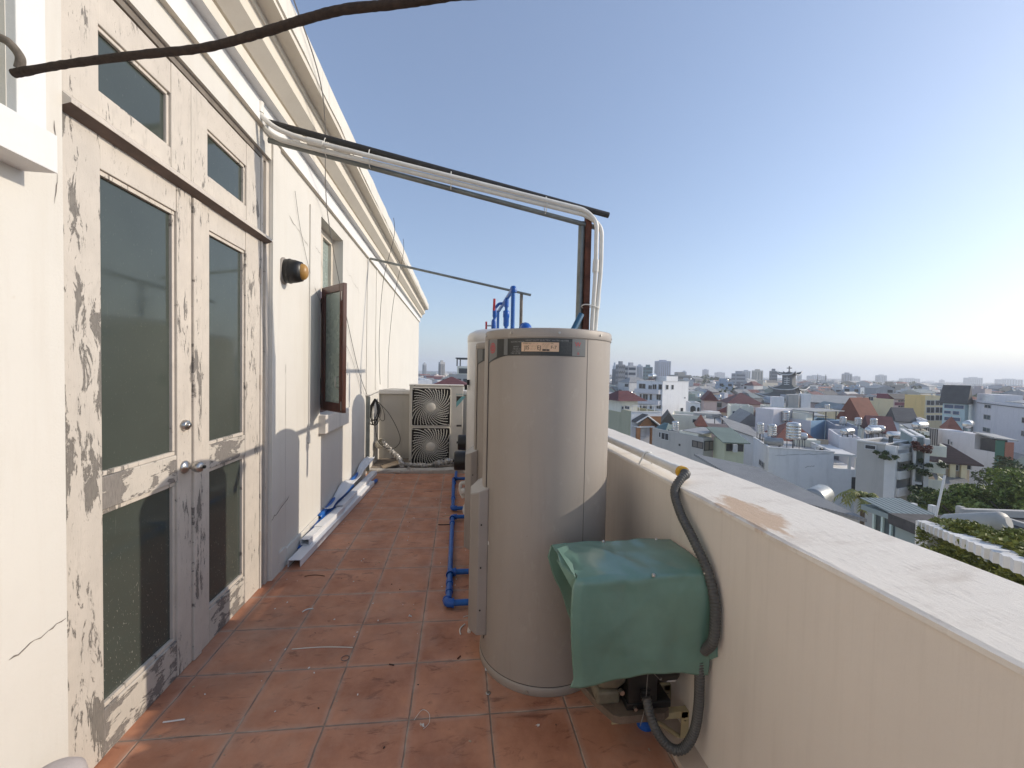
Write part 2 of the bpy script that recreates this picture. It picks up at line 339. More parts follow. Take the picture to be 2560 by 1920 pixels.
def jag(a,b,n,amp,x):
    a=Vector(a);b=Vector(b); return [(x,(a+(b-a)*i/n).y+rng.uniform(-amp,amp)*(0<i<n),(a+(b-a)*i/n).z+rng.uniform(-amp,amp)*(0<i<n)) for i in range(n+1)]

# ------------------------------------------------------------------ ground, terrace floor
STREET=-20.0
gm=simple('city_ground',(.36,.35,.33),.9,0,.35,.02)
g=MB(); NG=96
g.add([(9000*cos(2*PI*k/NG),9000*sin(2*PI*k/NG),STREET) for k in range(NG)],[tuple(range(NG))]); structure(g.build('ground',gm,origin=(0,0,STREET)))
f=MB(); xs=(-1.62,1.14)
f.add([(xs[0],-2.5,fl(xs[0])),(xs[1],-2.5,fl(xs[1])),(xs[1],9,fl(xs[1])),(xs[0],9,fl(xs[0]))],[(0,1,2,3)]); structure(f.build('terrace_floor',TILES))

# ------------------------------------------------------------------ our building: facade with doors, window, cornice
WX=-1.475; YE=15.4
bld=thing('white_building','cream plastered building with peeling double door and long cornice beside the terrace','building',(WX-.3,6,STREET))
def wallgrid(ys,zs,holes,x,depth,mb,rev_mi=0):
    for i in range(len(ys)-1):
        for j in range(len(zs)-1):
            y=(ys[i]+ys[i+1])/2; z=(zs[j]+zs[j+1])/2
            if any(h[0]<y<h[1] and h[2]<z<h[3] for h in holes): continue
            mb.add([(x,ys[i],zs[j]),(x,ys[i+1],zs[j]),(x,ys[i+1],zs[j+1]),(x,ys[i],zs[j+1])],[(0,1,2,3)])
    for a,b,c,d in holes:
        X0=x-depth
        mb.add([(x,a,c),(X0,a,c),(X0,a,d),(x,a,d)],[(0,1,2,3)]); mb.add([(x,b,c),(x,b,d),(X0,b,d),(X0,b,c)],[(0,1,2,3)])
        mb.add([(x,a,d),(X0,a,d),(X0,b,d),(x,b,d)],[(0,1,2,3)]); mb.add([(x,a,c),(x,b,c),(X0,b,c),(X0,a,c)],[(0,1,2,3)])
wm=MB(); HO=[(.55,1.565,2.47,3.45),(1.757,3.465,-.05,3.33),(4.64,5.47,1.22,3.33)]
wallgrid([-2.5,.55,1.565,1.757,3.465,4.64,5.47,YE],[-.05,1.22,2.47,3.33,3.45,3.487],HO,WX,.26,wm)
wm.add([(WX,YE,-.05),(WX-6,YE,-.05),(WX-6,YE,4.1),(WX,YE,4.1)],[(0,1,2,3)])
wm.box((WX-6,-2.5,-20),(WX-.27,YE,-.05)); wm.box((WX-6,-2.5,-.05),(WX-.45,YE,3.6))
wm.add([(WX,-2.5,-20),(WX,YE,-20),(WX,YE,-.05),(WX,-2.5,-.05)],[(0,1,2,3)])
wm.build('wall',WALL,bld)
# relief strips and plinth
for a_,b_ in (((WX-.02,3.468,-.04),(WX+.016,3.60,3.484)),((WX-.02,4.292,.97),(WX+.014,4.42,3.32)),((WX-.02,6.83,1.30),(WX+.014,6.93,3.484)),((WX-.02,7.55,1.36),(WX+.012,7.66,3.484))):
    rm=MB(); rm.box(a_,b_); rm.build('relief_strip',WALL,bld,.003)
pm=MB(); pm.box((WX-.02,3.604,-.04),(WX+.02,3.74,.175)); pm.box((WX-.02,3.744,-.04),(WX+.022,6.80,.155)); pm.build('plinth',WALL,bld,.006)
# window surround & sill at the near left
pm=MB(); pm.box((WX-.02,1.567,2.495),(WX+.03,1.665,3.484)); pm.build('window_surround',TRIM,bld,.003)
pm=MB(); pm.box((WX-.02,.50,2.365),(WX+.105,1.615,2.492)); pm.build('window_sill',TRIM,bld,.002)
wf=MB(); wf.box((WX-.16,.56,2.475),(WX-.10,1.56,3.445)); wf.build('shutter',simple('pale_olive_paint',(.44,.44,.36),.7,0,.1,5,.1,80),bld)
# cornice: profile swept along y
P=[(-1.50,3.487),(-1.441,3.487),(-1.441,3.647),(-1.375,3.647),(-1.375,3.722),(-1.386,3.724),(-1.386,3.738),(-1.366,3.738),(-1.277,3.807),(-1.277,3.90),(-1.262,3.905),(-1.262,3.945),(-1.155,3.945),(-1.155,3.985),(-1.145,3.985),(-1.145,4.155),(-1.9,4.20),(-1.9,3.487)]
BR=[-2.5,5.55,5.552,YE+.10]
cm=MB(); n=len(P)
NY=60; ys=[-2.5+(YE+.1+2.5)*i/NY for i in range(NY+1)]
vs=[]
for i,y in enumerate(ys):
    for k,(a,b) in enumerate(P):
        j=rng.uniform(-.006,.006) if k in (13,14,15) else 0
        vs.append((a+j,y,b+j*.8))
fs=[(i*n+k,i*n+(k+1)%n,(i+1)*n+(k+1)%n,(i+1)*n+k) for i in range(NY) for k in range(n)]
mi=[]
for i in range(NY):
    for k in range(n): mi.append(1 if k in (1,2) else 2 if k>=13 else 0)
o_=len(cm.v); cm.v+=[Vector(p) for p in vs]; cm.f+=fs; cm.mi+=mi; cm.sm+=[False]*len(fs)
cm.add(vs[-n:],[tuple(range(n))],0); cm.add(vs[:n],[tuple(range(n))[::-1]],0)
cm.build('cornice',[plaster('cornice_plaster',(.72,.67,.58),(.4,.35,.28),.35),TRIM,CORN],bld)
# cracks
ck=MB(); crack(ck,jag((0,1.725,2.60),(0,1.73,2.42),6,.004,WX+.002)+jag((0,1.735,2.41),(0,1.722,2.30),5,.004,WX+.002),.004,(1,0,0)); ck.build('crack',CRACK,bld)
ck=MB(); crack(ck,jag((0,1.55,.724),(0,1.752,.745),12,.006,WX+.002),.008,(1,0,0)); ck.build('crack',CRACK,bld)
ck=MB(); crack(ck,jag((0,3.80,3.03),(0,4.26,2.90),12,.012,WX+.002),.008,(1,0,0)); ck.build('crack',CRACK,bld)
ck=MB(); crack(ck,jag((0,4.46,2.96),(0,4.63,2.92),6,.008,WX+.002),.007,(1,0,0)); ck.build('crack',CRACK,bld)
ck=MB(); crack(ck,jag((0,5.60,3.02),(0,6.4,2.84),10,.02,WX+.002),.006,(1,0,0)); ck.build('crack',CRACK,bld)
ck=MB(); crack(ck,jag((0,3.45,.50),(0,3.80,.60),12,.012,WX+.0185),.012,(1,0,0)); ck.build('crack',CRACK,bld)
ck=MB(); crack(ck,jag((0,3.75,1.75),(0,3.755,1.66),3,.003,WX+.002),.012,(1,0,0)); ck.build('crack',CRACK,bld)
ck=MB(); crack(ck,jag((0,3.755,1.66),(0,3.76,.25),8,.002,WX+.002),.006,(1,0,0)); ck.build('crack',CRACK,bld)
# --- double door
DX=-1.50
def leaf(y0,y1,gy0,gy1,edge,hi):
    d=MB(); r=.045
    d.box((DX-r,y0,.012),(DX,gy0,2.675)); d.build('stile',PEEL_HI if hi else PEEL_MID,door,.004)
    d=MB(); d.box((DX-r,gy1,.012),(DX,y1,2.675)); d.build('stile',PEEL_MID,door,.004)
    d=MB(); d.box((DX-r,gy0+.001,.012),(DX-.003,gy1-.001,.215)); d.build('rail',PEEL_RAIL,door,.004)
    d=MB(); d.box((DX-r,gy0+.001,1.09),(DX-.003,gy1-.001,1.235)); d.build('rail',PEEL_RAIL,door,.004)
    d=MB(); d.box((DX-r,gy0+.001,2.535),(DX-.003,gy1-.001,2.675)); d.build('rail',PEEL_LO,door,.004)
    for a,b in ((.215,1.09),(1.235,2.535)):
        d=MB(); w_=.022
        for bx in (((gy0,a),(gy1,a+w_)),((gy0,b-w_),(gy1,b)),((gy0,a+w_),(gy0+w_*.4,b-w_)),((gy1-w_,a+w_),(gy1,b-w_))):
            d.box((DX-.030,bx[0][0]+.002,bx[0][1]+.001),(DX-.012,bx[1][0]-.002,bx[1][1]-.001))
        d.build('glazing_bead',PEEL_MID,door,.005)
        d=MB(); d.box((DX-.034,gy0-.004,a-.004),(DX-.028,gy1+.004,b+.004)); d.build('glass_pane',GLASS,door)
door=bpy.data.objects.new('door',None); COL.objects.link(door); door.parent=bld; door.location=Vector((DX,2.56,0))-WLOC[bld.name]; WLOC[door.name]=Vector((DX,2.56,0))
leaf(1.760,2.545,1.953,2.425,1,True); leaf(2.622,3.350,2.712,3.140,1,False)
d=MB(); d.box((DX-.02,2.548,.012),(DX+.012,2.619,2.662)); d.build('astragal',PEEL_MID,door,.005)
d=MB(); d.box((DX-.10,1.757,2.676),(DX-.002,3.352,2.728)); d.build('transom_bar',PEEL_LO,door)
pr=[(0,2.655),(.075,2.655),(.075,2.672),(0,2.745)]
d=MB(); pr=[(0,2.668),(.052,2.688),(.056,2.688),(.056,2.703),(0,2.748)]; d.prism(pr,lambda a,b,y:Vector((DX+a,y,b)),1.757,3.43); d.mi[2]=1; d.mi[-1]=0; d.build('drip_ledge',[PEEL_LO,simple('brown_underside',(.15,.105,.085),.6,0,.3,9)],door)
def tr(y0,y1,gy0,gy1):
    d=MB(); d.box((DX-.045,y0,2.747),(DX,gy0,3.285)); d.box((DX-.045,gy1,2.747),(DX,y1,3.285)); d.box((DX-.045,gy0,2.747),(DX-.003,gy1,2.85)); d.box((DX-.045,gy0,3.125),(DX-.003,gy1,3.285))
    d.build('transom_frame',PEEL_LO,door,.004)
    d=MB(); w_=.02; a,b=2.85,3.125
    for bx in (((gy0,a),(gy1,a+w_*.6)),((gy0,b-w_),(gy1,b)),((gy1-w_,a),(gy1,b))): d.box((DX-.030,bx[0][0]+.001,bx[0][1]+.001),(DX-.012,bx[1][0]-.001,bx[1][1]-.001))
    d.build('glazing_bead',PEEL_MID,door,.004)
    d=MB(); d.box((DX-.034,gy0-.004,2.846),(DX-.028,gy1+.004,3.129)); d.build('glass_pane',GLASS,door)
tr(1.760,2.542,1.949,2.385); tr(2.545,3.350,2.695,3.148)
d=MB(); d.box((DX-.06,3.354,.005),(DX+.005,3.385,3.30)); d.box((DX-.06,3.387,.005),(DX-.012,3.415,3.30)); d.box((DX-.06,3.417,.005),(DX+.012,3.463,3.30)); d.build('door_frame',PEEL_LO,door,.004)
d=MB(); d.box((DX-.06,1.76,3.29),(DX+.004,3.463,3.327)); d.build('door_head',simple('dark_head_wood',(.20,.17,.14),.7,0,.3,10),door)
d=MB(); d.box((DX-.2,1.70,-.02),(DX-.006,3.47,.0105)); d.build('threshold',PEEL_RAIL,door)
d=MB()
for z in (.35,1.55,2.35): d.tube([(DX+.004,3.350,z),(DX+.004,3.350,z+.11)],.008,8)
d.build('hinge',simple('painted_hinge',(.5,.43,.36),.6),door)
RY=Matrix.Rotation(rad(90),4,'Y')
d=MB(); d.lathe([(.031,0),(.031,.006),(.027,.012),(.026,.020),(.024,.022),(.0,.022)],(DX,2.478,1.39),28,0,RY); d.lathe([(.012,.02),(.012,.03),(.0,.03)],(DX+.002,2.478,1.39),16,0,RY); d.build('deadbolt',STEEL,door)
d=MB(); d.lathe([(.036,0),(.036,.006),(.030,.014),(.014,.020),(.012,.036),(.020,.046),(.029,.060),(.031,.076),(.026,.090),(.012,.098),(0,.099)],(DX,2.478,1.158),32,0,RY); d.build('door_knob',STEEL,door)
d=MB(); d.tube([(DX+.098,2.478,1.158),(DX+.108,2.478,1.158)],.009,10); d.build('keyhole_plug',BLACK,door)
# --- side window with open casement
win=bpy.data.objects.new('window',None); COL.objects.link(win); win.parent=bld; win.location=Vector((WX,5.05,1.22))-WLOC[bld.name]; WLOC[win.name]=Vector((WX,5.05,1.22))
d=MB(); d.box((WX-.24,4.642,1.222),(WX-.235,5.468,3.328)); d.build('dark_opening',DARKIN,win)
d=MB(); x0=WX-.19; x1=WX-.12
for a,b in (((4.642,2.58),(5.468,2.65)),((4.642,3.25),(5.468,3.328)),((4.642,2.65),(4.71,3.25)),((5.40,2.65),(5.468,3.25)),((5.02,2.65),(5.09,3.25))): d.box((x0,a[0],a[1]),(x1,b[0],b[1]))
d.build('fixed_frame',WOODP,win,.004)
d=MB(); d.box((WX-.165,4.70,2.64),(WX-.158,5.41,3.26)); d.build('fanlight_pane',GLASS2,win)
d=MB()
for a,b in (((4.642,1.222),(4.70,2.575)),((5.41,1.222),(5.468,2.575)),((4.70,2.50),(5.41,2.575)),((4.70,1.222),(5.41,1.28))): d.box((x0,a[0],a[1]),(WX-.06,b[0],b[1]))
d.build('casement_frame',WOODD,win,.004)
def sash(hx,hy,ox,oy,z0,z1,hinge_z):
    a=Vector((hx,hy,0)); b=Vector((ox,oy,0)); e=(b-a); L=e.length; e.normalize(); nrm=Vector((-e.y,e.x,0))
    M=Matrix(((e.x,nrm.x,0,hx),(e.y,nrm.y,0,hy),(0,0,1,0),(0,0,0,1)))
    d=MB(); t=.02; s_=.075
    d.box((0,-t,z0),(s_,t,z1),0,M); d.box((L-s_,-t,z0),(L,t,z1),0,M); d.box((s_,-t,z0),(L-s_,t,z0+.095),0,M); d.box((s_,-t,z1-.075),(L-s_,t,z1),0,M)
    so=d.build('sash',WOODD,win,.004)
    return M,L
M_,L_=sash(-1.452,4.655,-1.135,4.30,1.275,2.575,0)
d=MB(); d.box((.07,-.004,1.36),(L_-.07,.004,2.51),0,M_); d.build('sash_pane',GLASS2,win)
d=MB(); d.tube(bend([M_@Vector((L_-.10,-.006,1.52)),M_@Vector((L_-.10,-.045,1.53)),M_@Vector((L_-.10,-.045,1.63)),M_@Vector((L_-.10,-.006,1.64))],.02),.005,8); 
for z in (1.30,2.40): d.box((L_-.035,-.024,z),(L_-.018,-.0205,z+.09),0,M_)
d.build('sash_handle',STEEL,win)
d=MB(); d.box((WX-.24,4.60,1.018),(WX+.075,5.60,1.218)); d.build('window_sill',CONC if False else plaster('sill_plaster',(.70,.66,.60),(.25,.23,.2),.6,streak=(7,7,.6)),win,.008)

# ------------------------------------------------------------------ parapet, back wall, nook
pp=thing('parapet_wall','thick cream parapet wall with weathered pale top along the right edge','wall',(1.3,3,STREET))
d=MB(); d.box((1.10,-2.5,-20),(1.50,9.4,1.150)); d.build('wall',PARA,pp)
pt=[(1.096,1.151),(1.503,1.151),(1.504,1.176),(1.492,1.184),(1.11,1.171),(1.097,1.165)]
d=MB(); NP=70; vs=[]; n=len(pt)
for i in range(NP+1):
    y=-2.5+11.9*i/NP
    for k,(a,b) in enumerate(pt): vs.append((a+(rng.uniform(-.0025,.0025) if k in(4,5,3,2) else 0),y,b+(rng.uniform(-.002,.002) if k>=2 else 0)))
d.add(vs,[(i*n+k,i*n+(k+1)%n,(i+1)*n+(k+1)%n,(i+1)*n+k) for i in range(NP) for k in range(n)]); d.add(vs[:n],[tuple(range(n))[::-1]]); d.add(vs[-n:],[tuple(range(n))])
d.build('coping',PTOP,pp)
d=MB(); vs=[];fs=[]
for i in range(40):
    y=-1.5+i*.25; a=.985+rng.uniform(-.012,.012); vs+=[(a,y,fl(a)+.003),(a+.008,y,fl(a)+.022),(1.099,y,.028)]
d.add(vs,[(3*i+k,3*i+k+1,3*i+k+4,3*i+k+3) for i in range(39) for k in range(2)]); d.build('mortar_fillet',MORTAR,pp)
bw=thing('low_back_wall','low grey stained wall closing the far end of the terrace behind the cooling unit','wall',(0,8.1,0))
d=MB(); d.box((-1.474,8.0,-.05),(1.098,8.20,1.262)); d.build('wall',CONC,bw)
d=MB(); d.box((-1.474,7.955,1.264),(1.098,8.26,1.345)); d.build('coping',plaster('grey_coping',(.62,.60,.56),(.3,.28,.25),.6),bw,.01)
kb=MB(); 
KP=[(6.955,-.03),(6.955,.045),(6.965,.062),(7.09,.066),(7.10,.05),(7.10,-.03)]
vs=[];NK=30
for i in range(NK+1):
    x=-1.47+2.56*i/NK
    for k,(a,b) in enumerate(KP): vs.append((x,a+(rng.uniform(-.008,.008) if 1<=k<=3 else 0),b+(rng.uniform(-.006,.006) if 1<=k<=4 else 0)))
n=6; kb.add(vs,[(i*n+k,(i+1)*n+k,(i+1)*n+(k+1)%n,i*n+(k+1)%n) for i in range(NK) for k in range(n)])
tag(kb.build('kerb',CONC),'rough broken concrete kerb across the far end of the tiled floor','kerb')
nb=MB(); nb.box((-1.47,7.102,-.05),(1.095,7.998,.040)); structure(nb.build('nook_floor',plaster('nook_dirt',(.26,.22,.18),(.1,.08,.06),.8)))
d=MB(); d.box((-1.470,6.85,.07),(-1.425,6.90,1.29)); d.box((-1.424,6.853,.07),(-1.415,6.897,1.28))
tag(d.build('steel_upright',GALV,None,.003),'grey steel upright bar against the wall at the far kerb','post')

# ------------------------------------------------------------------ water heaters
def tp(cx,cy,r,th,z): return Vector((cx+r*sin(th),cy-r*cos(th),z))
def curved(mb,cx,cy,r,t0,t1,z0f,z1f,n=24,th=.0015,mi=0):
    vs=[]
    for i in range(n+1):
        t=t0+(t1-t0)*i/n; z0=z0f(t) if callable(z0f) else z0f; z1=z1f(t) if callable(z1f) else z1f
        vs+=[tp(cx,cy,r,t,z0),tp(cx,cy,r,t,z1),tp(cx,cy,r+th,t,z1),tp(cx,cy,r+th,t,z0)]
    fs=[]
    for i in range(n):
        a=4*i
        for p,q in ((3,2),(2,1),(0,3)): fs.append((a+p,a+4+p,a+4+q,a+q))
    fs+=[(0,1,2,3),(4*n+3,4*n+2,4*n+1,4*n)]
    mb.add(vs,fs,mi,False)
def heater(cx,cy,r,zt,label,full):
    z0=fl(cx); t=thing('water_heater',label,'water heater',(cx,cy,z0),'taupe water heaters')
    d=MB(); d.lathe([(r,z0+.05),(r,zt-.046)],(cx,cy,0),128); d.build('tank_body',TAUPE,t)
    d=MB(); d.lathe([(r+.002,z0),(r+.005,z0+.003),(r+.005,z0+.046),(r+.001,z0+.050),(r-.02,z0+.0505)],(cx,cy,0),128); d.build('base_ring',TAUPE,t)
    d=MB(); d.lathe([(r+.0004,z0+.0505),(r+.0012,z0+.051),(r+.0012,z0+.0535),(r+.0004,z0+.054)],(cx,cy,0),96); d.build('base_seam',INK,t)
    d=MB(); d.lathe([(r-.01,zt-.050),(r+.004,zt-.049),(r+.005,zt-.046),(r+.005,zt-.006),(r+.001,zt),(r-.02,zt+.003),(r*.6,zt+.012),(0,zt+.016)],(cx,cy,0),128); d.build('lid',TAUPE,t)
    for k in range(6):
        th=rad(-75+40*k-8); p=tp(cx,cy,r+.005,th,zt-.024); nrm=Vector((sin(th),-cos(th),0))
        d=MB(); d.tube([p,p+nrm*.006],.006,8); d.build('screw',STEEL,t)
    p=tp(cx,cy,r+.010,rad(-22),z0+.024); d=MB(); d.tube([p,p+Vector((sin(rad(-22)),-cos(rad(-22)),0))*.006],.005,8); d.build('screw',STEEL,t)
    d=MB(); ts=rad(22.5); curved(d,cx,cy,r-.0005,ts,ts+.006,z0+.052,zt-.051,1,.0012); d.build('seam',INK,t)
    # electrical cover: strip above, box below
    tb=rad(-92); rr=r
    ex=Vector((sin(tb),-cos(tb),0)); ey=Vector((cos(tb),sin(tb),0))   # outwards, along surface (towards camera side)
    c=Vector((cx,cy,0))
    def fn(a,b,z): return c+ex*a+ey*b+Vector((0,0,z))
    prof=[(r-.03,-.145),(r-.028,.145),(r+.030,.145),(r+.072,.085),(r+.078,.07),(r+.078,-.085),(r+.030,-.145)]
    d=MB(); top=[]
    zb,zt2=z0+.20,z0+1.01
    n=len(prof); lo=[fn(a,b,zb) for a,b in prof]; hi=[fn(a,b,zt2+ (.055 if a<r else .03 if a<r+.05 else 0)) for a,b in prof]
    d.add(lo+hi,[tuple(range(n)),tuple(range(n,2*n))[::-1]]+[(i,n+i,n+(i+1)%n,(i+1)%n) for i in range(n)])
    box=d.build('cover_box',TAUPE_D,t,.006)
    for z in (z0+.35,z0+.6,z0+.85):
        d=MB(); p=fn(r+.012,.1455,z); d.tube([p,p+ey*.004],.005,8); d.build('screw',INK,t)
    d=MB(); curved(d,cx,cy,r+.001,rad(-104),rad(-75.5),z0+.16,zt-.052,10,.006); d.build('access_strip',TAUPE,t)
    d=MB(); curved(d,cx,cy,r+.0005,rad(-75.4),rad(-75.4)+.006,z0+.16,zt-.052,1,.003); d.build('seam',INK,t)
    # label band
    zl1=zt-.053; 
    d=MB(); curved(d,cx,cy,r+.0005,rad(-75),rad(20),lambda a:zl1-.092-.042*max(0,(rad(-48)-a)/rad(27))**1.2,zl1,40,.0012); d.build('label_band',LABELB,t)
    d=MB(); R1=r+.0018
    def z_lo(a): return zl1-.116-.083*max(0,(rad(-48)-a)/rad(27))**1.2
    curved(d,cx,cy,R1,rad(-75),rad(-60),lambda a:zl1-.080-.05*max(0,(rad(-48)-a)/rad(27))**1.2+.002,zl1,8,.0006); d.build('label_patch',LABELG,t)
    d=MB(); curved(d,cx,cy,R1,rad(8),rad(20),zl1-.090,zl1,6,.0006); d.build('label_patch',LABELG,t)
    d=MB(); curved(d,cx,cy,R1,rad(-51),rad(-47),zl1-.088,zl1,3,.0006); d.build('label_patch',LABELG,t)
    d=MB(); curved(d,cx,cy,R1,rad(-33.5),rad(-3),zl1-.070,zl1-.022,16,.0006); d.build('rating_sticker',STICK,t)
    R2=r+.0032
    def put(mb,s,u,v,size,mat=0,bold=0):
        V,F=text_geo(s,size); mb.add([tp(cx,cy,R2,u+p.x/r,v+p.y) for p in V],F)
    if full:
        d=MB(); put(d,'HEAVY DUTY ELECTRIC WATER HEATER',rad(-30),zl1-.016,.0125); put(d,'ELECTRIC HEATER',rad(-43.5),zl1-.022,.010); put(d,'SERVICE',rad(-41),zl1-.048,.009); put(d,'1300 555 116',rad(-41.5),zl1-.060,.009); put(d,'CALL SERVICE',rad(-42),zl1-.071,.008); put(d,'1300 132 950',rad(-43.5),zl1-.083,.011)
        for k in range(9): put(d,'- -- --- -- - --- -- ---'[k%4:],rad(-1.5),zl1-.022-.007*k,.008)
        put(d,'MARK',rad(12),zl1-.052,.008); put(d,'LIC',rad(12.5),zl1-.060,.008)
        d.build('label_text',INKG,t)
        d=MB(); put(d,'W',rad(10.2),zl1-.040,.034); put(d,'R',rad(12.5),zl1-.084,.020)
        for k in range(40):   # round emblem ring
            a0,a1=2*PI*k/40,2*PI*(k+1)/40; q=[]
            for a,ra in ((a0,.030),(a1,.030),(a1,.024),(a0,.024)): q.append(tp(cx,cy,R2,rad(-67)+ra*cos(a)/r*1.0,zl1-.048+ra*sin(a)))
            d.add(q,[(0,1,2,3)])
            q=[]
            for a,ra in ((a0,.018),(a1,.018),(a1,.011),(a0,.011)): q.append(tp(cx,cy,R2,rad(-67)+ra*cos(a)/r,zl1-.048+ra*sin(a)))
            d.add(q,[(0,1,2,3)])
        d.add([tp(cx,cy,R2,rad(-67)+x/r,zl1-.048+z) for x,z in ((-.003,-.02),(.003,-.02),(.003,.02),(-.003,.02))],[(0,1,2,3)])
        d.build('emblem',INKR,t)
        d=MB(); rr_=random.Random(3)
        put(d,'JIS',rad(-31),zl1-.060,.030); put(d,'EJ',rad(-20.5),zl1-.060,.030); put(d,'F-7',rad(-9.6),zl1-.056,.024)
        put(d,'MODEL No.',rad(-32.3),zl1-.031,.009); put(d,'kPa',rad(-9.4),zl1-.031,.009)
        for k in range(5): put(d,'-- --- - --'[k:],rad(-25.8),zl1-.032-.008*k,.012); put(d,'--- -- ----'[k:],rad(-16.2),zl1-.030-.0062*k,.012)
        for k in range(11):
            u=rad(-16.2)+k*.0085; wd=.0022+.003*rr_.random(); d.add([tp(cx,cy,R2,u+a/r,zl1-.067+b) for a,b in ((0,0),(wd,0),(wd,.009),(0,.009))],[(0,1,2,3)])
        d.build('sticker_print',INK,t)
        d=MB(); curved(d,cx,cy,r+.0005,rad(-69.5),rad(-67.5),z0+.735,z0+.755,2,.001); d.build('small_tag',PAPER,t)
        d=MB(); d.tube(bend([tp(cx,cy,r+.03,rad(-105),z0+.30),tp(cx,cy,r+.06,rad(-108),z0+.22),tp(cx,cy,r+.10,rad(-112),z0+.03)],.06),.013,10); d.build('drain_tube',PVC,t)
    return t
heater(.535,2.48,.375,1.955,'taupe cylindrical water heater with dark printed label band, nearest the camera',True)
heater(.50,3.63,.352,1.965,'taupe water heater half hidden behind the big labelled heater',False)
def white_tank(cx,cy,r,zt,label):
    z0=fl(cx); t=thing('white_tank',label,'water tank',(cx,cy,z0),'white water tanks')
    d=MB(); d.lathe([(r-.02,z0+.09),(r,z0+.12),(r,zt-.13),(r-.002,zt-.125),(r+.004,zt-.12),(r+.004,zt-.05),(r-.02,zt-.015),(r*.8,zt+.02),(r*.4,zt+.045),(0,zt+.055)],(cx,cy,0),96); d.build('tank_body',WHITE_T,t)
    d=MB(); d.lathe([(r-.03,z0+.0),(r+.02,z0+.002),(r+.03,z0+.03),(r+.02,z0+.075),(r-.02,z0+.089)],(cx,cy,0),96); d.build('base_ring',WHITE_T,t)
    RYm=Matrix.Rotation(rad(-90),4,'Y'); zc=z0+.655
    d=MB(); d.lathe([(.115,-.05),(.115,.13),(.108,.145),(.10,.15),(0,.15)],(cx-r+.01,cy-.05,zc),40,0,RYm); d.lathe([(.015,.15),(.02,.165),(0,.168)],(cx-r+.01,cy-.05,zc),12,0,RYm); d.build('heating_element_cap',BLACK,t)
    d=MB(); d.tube(bend([(cx-r+.02,cy-.1,z0+.40),(cx-r-.06,cy-.1,z0+.40),(cx-r-.06,cy-.1,z0+.30),(cx-r-.02,cy-.1,z0+.22)],.04),.022,12); d.lathe([(.035,0),(.035,.05),(0,.05)],(cx-r-.02,cy-.15,z0+.32),16,0,Matrix.Rotation(rad(90),4,'X')); d.build('outlet',PVC,t)
    return t
white_tank(.525,5.02,.425,2.19,'white enamel water tank with black element cap, third in the row')
t=white_tank(.545,6.30,.405,2.13,'white enamel water tank with black element cap, farthest of the tank row')
d=MB(); d.box((.095,4.86,1.56),(.125,4.92,1.62)); d.box((.07,4.90,1.50),(.10,4.93,1.56)); tag(d.build('clip',BLACK),'small black clip on the flank of the third tank','clip')

# ------------------------------------------------------------------ blue plumbing
def elbow(mb,c,d1,d2,r=.030,l=.05):
    c=Vector(c); mb.tube(bend([c+Vector(d1)*l,c,c+Vector(d2)*l],l*.8,5),r,12,0)
    for dd in (d1,d2): p=c+Vector(dd)*l; mb.tube([p-Vector(dd)*.012,p],r*1.13,12,0)
bp=thing('floor_pipework','blue plastic pipe line with elbows running along the floor beside the tanks','pipes',(-.04,4.5,0))
zz=.035; px_=-.045
segs=[((px_,3.44,zz),(px_,2.98,zz)),((px_,3.44,zz),(.11,3.44,zz)),((px_-.012,2.975,zz),(.15,2.975,zz)),((px_,3.46,zz),(px_,4.76,zz)),((px_+.015,4.76,zz),(.14,4.76,zz)),((px_+.015,5.06,zz),(.14,5.06,zz)),((px_,5.08,zz),(px_-.01,6.45,zz)),((px_,6.47,zz),(.14,6.47,zz)),((px_+.02,6.5,zz),(px_+.03,6.9,zz))]
for a,b in segs:
    d=MB(); d.tube([a,b],.0225,14); d.build('pipe',BLUE,bp)
for c_,s_ in (((px_-.012,2.975,zz),1),((px_,3.44,zz),-1),((px_,4.76,zz),-1),((px_,5.06,zz),1),((px_,6.47,zz),-1)): d=MB(); elbow(d,c_,(0,s_,0),(1,0,0)); d.build('elbow',BLUE_F,bp)
for y in (3.12,3.24,4.55,5.45,6.2): d=MB(); d.tube([(px_,y,zz),(px_,y+.055,zz)],.029,14); d.build('coupling',BLUE_F,bp)
up_=thing('overhead_pipework','blue pipe manifold with unions and red valves rising above the rear tanks','pipes',(.6,5.4,2.1))
xp,zp=.60,2.675
d=MB(); d.tube([(xp,4.66,zp),(xp,6.7,zp)],.024,14); d.build('pipe',BLUE,up_)
d=MB(); d.tube([(xp-.005,4.66,zp),(xp-.005,4.66,1.9)],.024,14); d.build('pipe',BLUE,up_)
d=MB(); d.tube([(xp-.01,5.28,zp),(xp-.01,5.28,1.9)],.021,12); d.tube([(xp-.01,6.42,zp),(xp-.01,6.42,2.1)],.021,12); d.build('pipe',BLUE,up_)
d=MB(); elbow(d,(xp,4.66,zp),(0,1,0),(0,0,-1),.032,.05); d.build('elbow',BLUE_F,up_)
d=MB(); d.tube([(xp-.01,5.28,zp-.02),(xp-.01,5.28,zp-.12)],.031,14); d.lathe([(.022,0),(.036,.02),(.036,.12),(.042,.125),(.042,.20),(.03,.21)],(xp-.01,5.28,2.30),16); d.lathe([(.03,0),(.045,.01),(.045,.07),(.03,.08)],(xp-.01,5.28,2.17),16); d.build('union',BLUE_F,up_)
d=MB(); d.lathe([(.025,0),(.034,.02),(.034,.22),(.025,.25)],(xp-.13,5.75,2.20),14); d.lathe([(.02,0),(.03,.02),(.03,.14),(.02,.16)],(xp-.12,5.75,2.47),14); d.tube([(xp-.13,5.75,2.0),(xp-.12,5.75,2.6)],.02,12); d.tube(bend([(xp-.12,5.75,2.6),(xp-.06,5.75,2.675),(xp,5.75,2.675)],.04),.02,12); d.build('valve_body',BLUE_F,up_)
